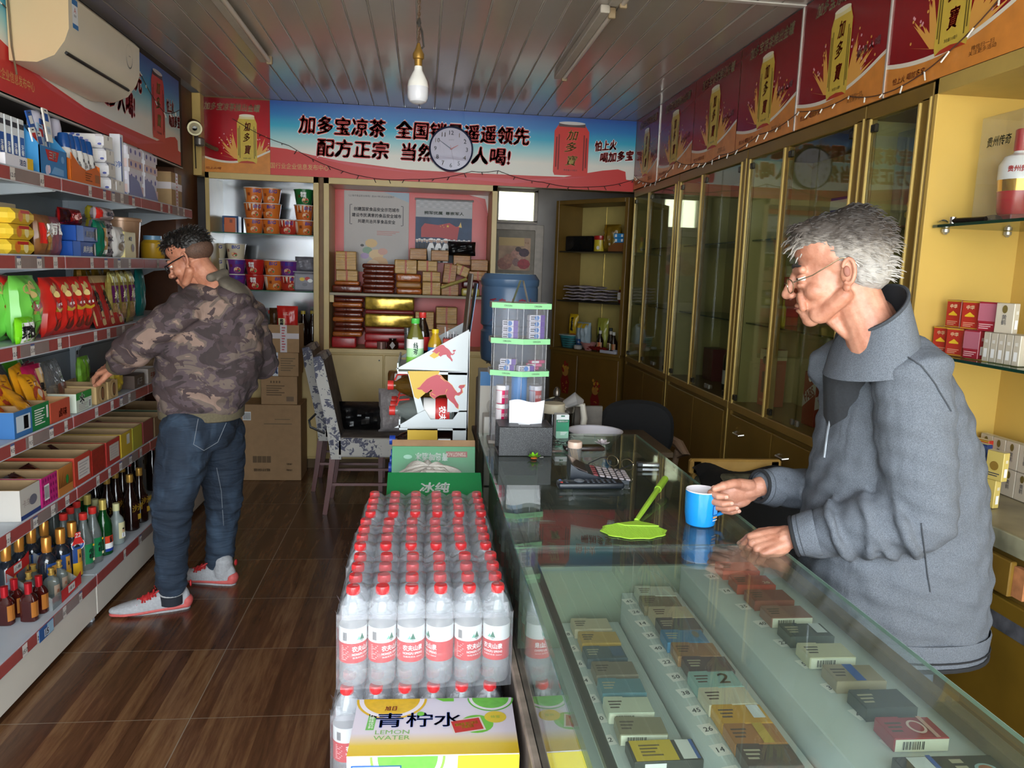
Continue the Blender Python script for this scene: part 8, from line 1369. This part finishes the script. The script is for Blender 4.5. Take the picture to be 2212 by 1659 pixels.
for s in (-1,1):
    g.tube([(.112+.004*abs(math.sin(w))*0-.012*(abs(s*.034+.024*math.cos(w))/.06)**2,s*.034+.024*math.cos(w),-.012+.016*math.sin(w)) for w in [2*PI*k/22 for k in range(22)]],.0013,MET,6,True)
    g.tube([(.100,s*.060,-.004),(.06,s*.074,.005),(-.0,s*.0795,.032),(-.02,s*.080,.030),(-.034,s*.079,.008)],.0014,MET,6)
g.tube([(.113,-.011,-.008),(.117,0,-.004),(.113,.011,-.008)],.0013,MET,6); g.build('glasses',t)
JG=cloth('jacket_grey','686d76','53585f',500,.5,.35); JGD=m('3c4046',.9,0,.2,300); JB=m('1c1d20',.9)
def ring(py,xf,xb,hw,Y=1.76,dx=0):
    f,k=at(xf,py,Y=Y),at(xb,py,Y=Y); z=(f.z+k.z)/2; return ((f.x+k.x)/2+dx,Y,z),abs(k.x-f.x)/2,hw
q=MB(); q.T=PTr; SW=m('2b2d31',.9,0,.2,200); cap_(q,[at(1850,722,Y=1.695),at(1848,800,Y=1.74),at(1862,900,Y=1.76)],[.045,.075,.09],SW,16); o=bpy.data.objects.new('sweater',organic(q,.006,4,SW)); COL.objects.link(o); o.parent=t
q=MB(); q.T=PTr
rings=[ring(1345,1765,2085,.185),ring(1300,1745,2095,.19),ring(1230,1742,2100,.19),ring(1150,1750,2100,.19),ring(1050,1765,2095,.185),ring(950,1785,2080,.18),ring(870,1800,2050,.18),ring(800,1818,2010,.17),ring(760,1832,1975,.145),ring(738,1850,1950,.10)]
loft(q,rings,JG); 
ml=sl.lerp(el,.5)
cap_(q,[V((1.08,1.66,sl.z+.01)),sl,ml,el],[.07,.083,.084,.080],JG,18); cap_(q,[el,el.lerp(wl_,.4),wl_+V((.035,-.006,.002))],[.080,.073,.052],JG,18)
cap_(q,[V((1.06,1.86,sr.z)),sr,sr.lerp(er,.5),er],[.07,.078,.072,.068],JG,16); cap_(q,[er,er.lerp(wr_,.5),wr_+V((.04,.005,.004))],[.068,.058,.046],JG,16)
for (u,r,w) in ((.30,.078,.5),(.45,.074,-.4),(.12,.084,.2),(.62,.068,.3)):   # sleeve folds
    c=el.lerp(wl_,u); d=(wl_-el).normalized(); s1=d.orthogonal().normalized(); s2=d.cross(s1); q.tube([c+d*(w*.05*math.sin(k))+(s1*math.cos(k)+s2*math.sin(k))*r for k in [2*PI*i/18 for i in range(18)]],.012,JG,8,True)
for (p_,r_) in (((1850,1010),(1960,1060)),((1900,940),(1990,1010)),((2010,880),(2060,980))): A_,B_=at(*p_,Y=1.50),at(*r_,Y=1.49); 
def fold(co): return .0035*np.sin(co[:,2]*55+9*co[:,0]+4*np.sin(co[:,1]*22))*np.sin(co[:,0]*37+2)+.002*np.sin(co[:,2]*120+30*co[:,0])
jm=organic(q,.006,5,JG,fold); o=bpy.data.objects.new('jacket',jm); COL.objects.link(o); o.parent=t; jk=o
def band(pts,r,a,n=10,close=True): b=MB(); b.T=PTr; b.tube(pts,r,a,n,close); return b
def around(c,d,r,n=24): 
    d=d.normalized(); s1=d.orthogonal().normalized(); s2=d.cross(s1); return [c+(s1*math.cos(2*PI*k/n)+s2*math.sin(2*PI*k/n))*r for k in range(n)]
for c,d,r in ((wl_,wl_-el,.047),(wr_,wr_-er,.043)):
    d=d.normalized(); b=MB(); b.T=PTr; vs=[around(c+d*u,d,rr) for u,rr in ((-.055,r+.008),(-.05,r+.010),(-.006,r+.002),(-.002,r-.004),(-.05,r-.010))]
    b.add([v for rg in vs for v in rg],[(j*24+k,j*24+(k+1)%24,(j+1)*24+(k+1)%24,(j+1)*24+k) for j in range(4) for k in range(24)],JG,True); b.tube(around(c+d*.0,d,r-.001),.0045,JB,8,True); b.tube(around(c-d*.016,d,r+.003),.0016,JGD,6,True); b.build('cuff',jk)
c0,rx,ry=rings[0]; c1,rx1,ry1=rings[1]
def ov(c,rx,ry,z,n=40): return [(c[0]+rx*math.copysign(abs(math.cos(w))**.83,math.cos(w)),c[1]+ry*math.copysign(abs(math.sin(w))**.83,math.sin(w)),z) for w in [2*PI*k/n for k in range(n)]]
b=MB(); b.T=PTr; vs=[ov(c0,rx*k_,ry*k_,c0[2]+dz) for dz,k_ in ((.03,1.035),(.025,1.05),(-.03,1.03),(-.034,1.0),(.02,.97))]; b.add([v for rg in vs for v in rg],[(j*40+k,j*40+(k+1)%40,(j+1)*40+(k+1)%40,(j+1)*40+k) for j in range(4) for k in range(40)],JG,True); b.tube(ov(c0,rx*1.03,ry*1.03,c0[2]-.032),.006,JB,8,True); b.tube(ov(c0,rx*1.048,ry*1.048,c0[2]-.012),.0022,JB,6,True); b.build('hem_band',jk)
# stand collar, lining, zip, shoulder rib
cb0,cf0=at(1972,775,Y=1.67),at(1797,818,Y=1.67); cb1,cf1=at(1938,612,Y=1.645),at(1832,722,Y=1.645)
def coll(u,v,e=0):
    w=2*PI*u+.0; lo=(cb0+cf0)/2; hi=(cb1+cf1)/2; ax0=(cf0-cb0)/2; ax1=(cf1-cb1)/2; k=math.cos(w); s=math.sin(w); p0=lo+ax0*k+V((0,.135*s,0)); p1=hi+ax1*k*.92+V((0,.104*s,0)); p=p0.lerp(p1,v); return p+(lo.lerp(hi,v)-p).normalized()*e
b=MB(); b.T=PTr; b.grid(lambda u,v:coll(u,v),40,7,JG,True); b.build('collar',jk); b=MB(); b.T=PTr; b.grid(lambda u,v:coll(u,1.02-v,.006),40,7,m('2a2c30',.9),True); b.tube([coll(i/40,1.0) for i in range(40)],.004,JGD,6,True); b.build('collar_lining',jk)
def on_j(px,py,Y0=1.2):
    o_=at(px,py,Y=.6); d=(at(px,py,Y=1.6)-o_).normalized(); h,l,n,i=jk.ray_cast(o_+O,d); return (V(l)+V(n)*.002) if h else None
def seam(pts,r,a,name):
    P=[]
    for i in range(len(pts)-1):
        for k in range(6): u=k/6; x=on_j(pts[i][0]*(1-u)+pts[i+1][0]*u,pts[i][1]*(1-u)+pts[i+1][1]*u); x and P.append(x)
    if len(P)>2: b=MB(); b.tube(P,r,a,6); b.build(name,jk)
seam([(1880,730),(1835,790),(1805,860),(1790,930),(1780,1000)],.003,m('8d939a',.5,.3),'zip'); seam([(1905,720),(1915,745),(1925,775)],.005,JB,'shoulder_piping'); seam([(1940,760),(1990,790),(2020,830),(2060,900)],.0016,JGD,'sleeve_seam'); seam([(1990,1130),(2000,1220),(2010,1290)],.0016,JGD,'pocket_seam')
b=MB(); b.T=PTr
for k in range(7):
    P=[on_j(1893-6*k+5*u,742+u*9+7*k) for u in range(6)]; P=[x for x in P if x]
    if len(P)>2: T=b.T; b.T=MX(); b.tube(P,.0018,JGD,5); b.T=T
if b.v: b.build('rib_panel',jk)
TRG=cloth('trousers_grey','5e6672','525a66',300,.4,.6); q=MB(); q.T=PTr; loft(q,[((1.17,1.76,.82),.13,.17),((1.17,1.76,.93),.12,.16)],TRG)
for s in (-1,1): cap_(q,[(1.17,1.76+s*.085,.86),(1.18,1.76+s*.10,.48),(1.20,1.76+s*.11,.10)],[.098,.085,.07],TRG,16)
o=bpy.data.objects.new('trousers',organic(q,.008,4,TRG)); COL.objects.link(o); o.parent=t
def shoe_plain(x,y): 
    q=MB(); q.T=PTr; ell(q,(x-.05,y,.035),(.14,.048,.035),JB); ell(q,(x+.03,y,.06),(.05,.042,.05),JB); o=bpy.data.objects.new('shoe',organic(q,.006,3,JB)); COL.objects.link(o); o.parent=t
shoe_plain(1.20,1.65); shoe_plain(1.20,1.87)
# ===== shopper in camouflage jacket =====
SK2=skin('skin_young','c68a6e','a8684e')
t=thing('person','man in a camouflage jacket, jeans and red-soled sneakers reaching into the shelf','person',(-1.0,3.62,0)); O=-V(t.location); PTr=MX.Translation(O); TY=3.64
fd=V((-.93,.30,0)).normalized(); sd=V((-fd.y,fd.x,0))*-1   # sd points to his right (away from the camera)
hc=at(413,562,Y=3.60); HM=PTr@headM(hc,(-.93,.16,0),.42)
shl=at(402,668,Y=3.47); ell_=at(290,752,Y=3.47); wl_=at(248,793,Y=3.58)
shr=at(536,680,Y=3.80); elr=at(566,785,Y=3.80); wrr=at(470,800,Y=3.98)
pel=at(432,930,Y=TY)
LN=dict(h=at(408,930,Y=3.54),k=at(372,1090,Y=3.47),a=at(370,1262,Y=3.50)); LF=dict(h=at(470,930,Y=3.74),k=at(484,1075,Y=3.80),a=at(474,1212,Y=3.83))
b=MB(); face(b,HM,SK2)
q=MB(); q.T=PTr; c0=at(435,860,Y=TY); c1=at(445,760,Y=TY); c2=at(455,660,Y=TY)
loft(q,[(pel,.12,.15),(c0,.12,.14),(c1,.12,.15),(c2,.10,.15),(at(450,620,Y=TY-.02),.07,.09)],SK2); cap_(q,[at(435,600,Y=3.61),at(460,640,Y=TY)],[.058,.07],SK2)
for A_ in ((shl,ell_,wl_),(shr,elr,wrr)): cap_(q,A_,[.05,.042,.028],SK2)
for L_ in (LN,LF): cap_(q,[L_['h'],L_['k'],L_['a'],L_['a']+V((0,0,-.07))],[.085,.055,.042,.04],SK2)
into(b,organic(q,.008,3,SK2))
hand(b,PTr@wristM(wl_,(-.80,.45,-.25),(.1,-.55,.8)),SK2,NAIL,[(.35,.4,.3),(.4,.45,.3),(.45,.5,.3),(.5,.5,.3)],((.7,.6,-.3),(.9,.3,-.3),(1,.1,-.2)),1,.05)
hand(b,PTr@wristM(wrr,(-.6,.2,-.7),(.3,.8,0)),SK2,NAIL,[(.6,.7,.4)]*4,((.8,.5,-.3),(.9,.2,-.3),(1,0,-.2)),1,.03)
b.build('body',t)
BH=m('17130f',.5,0,.3,60,.5,90); b=MB(); hairmesh(b,HM,[((-.026,0,.062),(.090,.076,.076)),((.02,0,.092),(.075,.064,.046)),((.07,.0,.098),(.030,.046,.026))],BH,.004,420,.020,9,.0012,lambda x:.05,.3,.6); b.build('hair',t)
b=MB(); b.T=HM; ell(b,(-.040,0,.030),(.0745,.0745,.055),m('5c4234',.7,0,.4,200)); b.build('short_hair',t)
g=MB(); g.T=HM
for s in (-1,1): g.tube([(.107-.010*(abs(s*.034+.023*math.cos(w))/.06)**2,s*.034+.023*math.cos(w),-.004+.017*math.sin(w)) for w in [2*PI*k/20 for k in range(20)]],.0022,BLK,6,True); g.tube([(.098,s*.058,.006),(.05,s*.074,.010),(-.01,s*.080,.014),(-.03,s*.079,.0)],.003,BLK,6)
g.tube([(.108,-.011,-.0),(.112,0,.003),(.108,.011,0)],.0022,BLK,6); g.build('glasses',t)
a,tt,p=newmat('camouflage'); v=coords(tt,(1,1,1.5)); n1=noise(tt,v,5.5,3,.55,.8); n2=noise(tt,coords(tt,(1.2,1,1.7),(1,2,.5)),7,3,.55,1.2)
c1_=ramp(tt,n1,[(0,'3c3232'),(.43,'54464a'),(.50,'6a5c54'),(.56,'8c7468')],True); c2_=ramp(tt,n2,[(0,(0,0,0,1)),(.56,(1,1,1,1))],True); mx=nd(tt,'ShaderNodeMix',data_type='RGBA'); tt.links.new(c2_,mx.inputs[0]); tt.links.new(c1_,mx.inputs[6]); mx.inputs[7].default_value=hexc('47393a'); tt.links.new(mx.outputs[2],p.inputs['Base Color']); p.inputs['Roughness'].default_value=.9; bump(tt,p,noise(tt,coords(tt,(1,1,.5)),11,3,.5,1),.5,.03); CAMO=a
OLV=m('635a45',.9,0,.15,120)
q=MB(); q.T=PTr
def rg(py,x0,x1,hw,Y=TY): A_,B_=at(x0,py,Y=Y),at(x1,py,Y=Y); return (A_+B_)/2,abs(B_.x-A_.x)/2,hw
rgs=[rg(886,350,522,.165),rg(868,342,532,.19),rg(830,338,556,.20),rg(780,340,566,.20),rg(720,350,566,.20),rg(670,368,552,.19),rg(635,392,525,.15),rg(612,412,500,.10)]
loft(q,rgs,CAMO)
cap_(q,[at(420,655,Y=3.54),shl,shl.lerp(ell_,.5),ell_],[.08,.082,.080,.078],CAMO,18); cap_(q,[ell_,ell_.lerp(wl_,.6),wl_+V((.05,-.02,.03))],[.078,.07,.058],CAMO,16)
cap_(q,[at(510,655,Y=3.74),shr,shr.lerp(elr,.5),elr],[.08,.082,.08,.075],CAMO,16); cap_(q,[elr,elr.lerp(wrr,.6),wrr],[.075,.06,.05],CAMO,16)
# hood lying on the back
hd=at(508,640,Y=3.60); ell(q,tuple(hd),(.085,.14,.06),CAMO,(0,.65,0)); ell(q,tuple(at(540,690,Y=3.60)),(.05,.10,.06),CAMO,(0,.9,0))
def fold(co): return .006*np.sin(co[:,2]*42+7*co[:,0]+3*np.sin(co[:,1]*18))*np.sin(co[:,0]*30+1)+.003*np.sin(co[:,2]*95+20*co[:,0]+14*co[:,1])
o=bpy.data.objects.new('jacket',organic(q,.007,4,CAMO,fold)); COL.objects.link(o); o.parent=t; jk=o
c,rx,ry=rgs[0]; b=MB(); b.T=PTr; vs=[ov(c,rx*k_,ry*k_,c[2]+dz) for dz,k_ in ((.03,1.02),(.02,1.05),(-.025,1.03),(-.03,.98),(.02,.94))]; b.add([v for r_ in vs for v in r_],[(j*40+k,j*40+(k+1)%40,(j+1)*40+(k+1)%40,(j+1)*40+k) for j in range(4) for k in range(40)],OLV,True); b.build('hem_band',jk)
d=(wl_-ell_).normalized(); b=MB(); b.T=PTr; vs=[around(wl_+d*u,d,r) for u,r in ((-.06,.05),(-.04,.052),(.0,.040),(.002,.034),(-.05,.034))]; b.add([v for r_ in vs for v in r_],[(j*24+k,j*24+(k+1)%24,(j+1)*24+(k+1)%24,(j+1)*24+k) for j in range(4) for k in range(24)],OLV,True); b.build('cuff',jk)
q=MB(); q.T=PTr; HL=m('6a6256',.9,0,.1,60); ell(q,tuple(hd+V((.0,-.01,.035))),(.075,.12,.035),HL,(0,.65,0)); cap_(q,[at(455,600,Y=3.52),at(485,590,Y=3.62),at(475,592,Y=3.74)],[.02,.022,.02],HL,10); o=bpy.data.objects.new('hood_lining',organic(q,.006,3,HL)); COL.objects.link(o); o.parent=jk
a,tt,p=newmat('denim'); v=coords(tt); n1=noise(tt,coords(tt,(1,1,.35)),7,3,.6,.6); tt.links.new(ramp(tt,n1,[(.3,'18222f'),(.52,'1f2c3c'),(.75,'3a4c60')]),p.inputs['Base Color']); p.inputs['Roughness'].default_value=.85; n3=nd(tt,'ShaderNodeMath',operation='ADD'); tt.links.new(noise(tt,coords(tt,(.6,.6,3)),9,3,.55,1),n3.inputs[0]); tt.links.new(n1,n3.inputs[1]); bump(tt,p,n3.outputs[0],.55,.03); DEN=a
q=MB(); q.T=PTr; loft(q,[(at(430,960,Y=TY),.14,.165),(at(432,925,Y=TY),.165,.175),(at(434,890,Y=TY),.155,.16)],DEN)
for L_,w in ((LN,1),(LF,1)): cap_(q,[L_['h'],L_['h'].lerp(L_['k'],.5),L_['k'],L_['k'].lerp(L_['a'],.5),L_['a']],[.125,.112,.086,.073,.064],DEN,18)
for L_ in (LN,LF):
    for u,r in ((.80,.072),(.9,.068),(.98,.068),(.0,.09),(.10,.09)): c=L_['k'].lerp(L_['a'],u); q.tube(around(c,V((.1,.1,1)),r-.012),.015,DEN,8,True)
def fold(co): return .004*np.sin(co[:,2]*70+10*co[:,0]+3*np.sin(co[:,1]*20))*np.sin(co[:,0]*24+co[:,2]*6)
o=bpy.data.objects.new('jeans',organic(q,.007,3,DEN,fold)); COL.objects.link(o); o.parent=t; jn=o
def on_b(ob,px,py): o_=at(px,py,Y=1.5); d=(at(px,py,Y=3.)-o_).normalized(); h,l,n,i=ob.ray_cast(o_+O,d); return (V(l)+V(n)*.0015) if h else None
ST=m('7a8088',.8)
for P_ in ([(428,905),(418,960),(440,973),(470,955),(492,905)],[(468,1010),(478,1060),(484,1150)]):
    L=[]
    for i in range(len(P_)-1):
        for k in range(6): u=k/6; x=on_b(jn,P_[i][0]*(1-u)+P_[i+1][0]*u,P_[i][1]*(1-u)+P_[i+1][1]*u); x and L.append(x)
    if len(L)>2: b=MB(); b.tube(L,.0014,ST,5); b.build('stitching',jn)
# sneakers
UP=m('a8a9ac',.7,0,.12,90,.3,160); SOLE=m('c85a56',.6,0,.1,120); LACE=m('b8282a',.6)
def sneaker(toe,heel,L=.29):
    d=(V(toe)-V(heel)); d.z=0; d.normalize(); s=V((-d.y,d.x,0)); M=PTr@MX.Translation(V((heel[0],heel[1],.0)))@MX((d,s,V((0,0,1)))).transposed().to_4x4()
    q=MB(); q.T=M; secs=((0,.05,.1,.15,.2,.25,.283),(.030,.036,.036,.040,.045,.042,.026),(.075,.082,.074,.053,.038,.027,.016))
    for x in np.linspace(0,.283,22): ell(q,(x,0,.028),(.03,np.interp(x,secs[0],secs[1]),np.interp(x,secs[0],secs[2])),UP,n=14)
    cap_(q,[(.04,0,.06),(.035,0,.115)],[.044,.047],UP,16); o=bpy.data.objects.new('sneaker',organic(q,.004,4,UP)); COL.objects.link(o); o.parent=t
    q=MB(); q.T=M
    for x in np.linspace(-.005,.283,24): ell(q,(x,0,np.interp(x,(0,.2,.283),(.019,.014,.013))),(.03,np.interp(x,(-.005,.04,.1,.2,.25,.283),(.034,.040,.039,.049,.046,.028)),np.interp(x,(0,.2,.283),(.0185,.0135,.012))),SOLE,n=14)
    ell(q,(-.012,0,.036),(.028,.034,.03),SOLE,n=14); me=organic(q,.004,4,SOLE); sl_=bpy.data.objects.new('sole',me); COL.objects.link(sl_); sl_.parent=o
    b=MB(); b.T=M; ell(b,(.16,0,.062),(.055,.026,.02),LACE,(0,.42,0))
    for k in range(5): x=.118+.022*k; z=.094-.011*k; b.tube([(x,-.032,z-.012),(x+.008,0,z+.008),(x+.012,.032,z-.012)],.0045,LACE,6); b.tube([(x,.032,z-.012),(x+.008,0,z+.009),(x+.012,-.032,z-.012)],.0035,LACE,6)
    for s_ in (-1,1): b.tube([(.11,s_*.01,.10),(.10,s_*.04,.115),(.125,s_*.05,.10),(.12,s_*.02,.10)],.003,LACE,5)
    b.build('laces',o); b=MB(); b.T=M; ell(b,(-.030,0,.115),(.006,.014,.016),LACE,n=10); 
    for k in range(16): x=.03+.013*k; b.tube([(x,-.0405-.006*math.sin(PI*k/16),.034),(x+.012,-.036,.062-.002*k)],.0016,m('6e7076',.7),4)
    b.build('trim_lines',o)
sneaker(tuple(at(268,1322,Z=.015)),tuple(at(398,1305,Z=.015))); sneaker(tuple(at(408,1248,Z=.015)),tuple(at(498,1255,Z=.015)))
for c in (LN['a'],LF['a']): b=MB(); b.T=PTr; b.lathe([(.050,-.09),(.050,-.02),(.050,.03)],m('20242c',.9),20,c=tuple(c)); b.lathe([(.0505,-.045),(.0507,-.035)],m('b8b8b8',.8),20,c=tuple(c)); b.build('sock',t)
# ---------- end of scene ----------
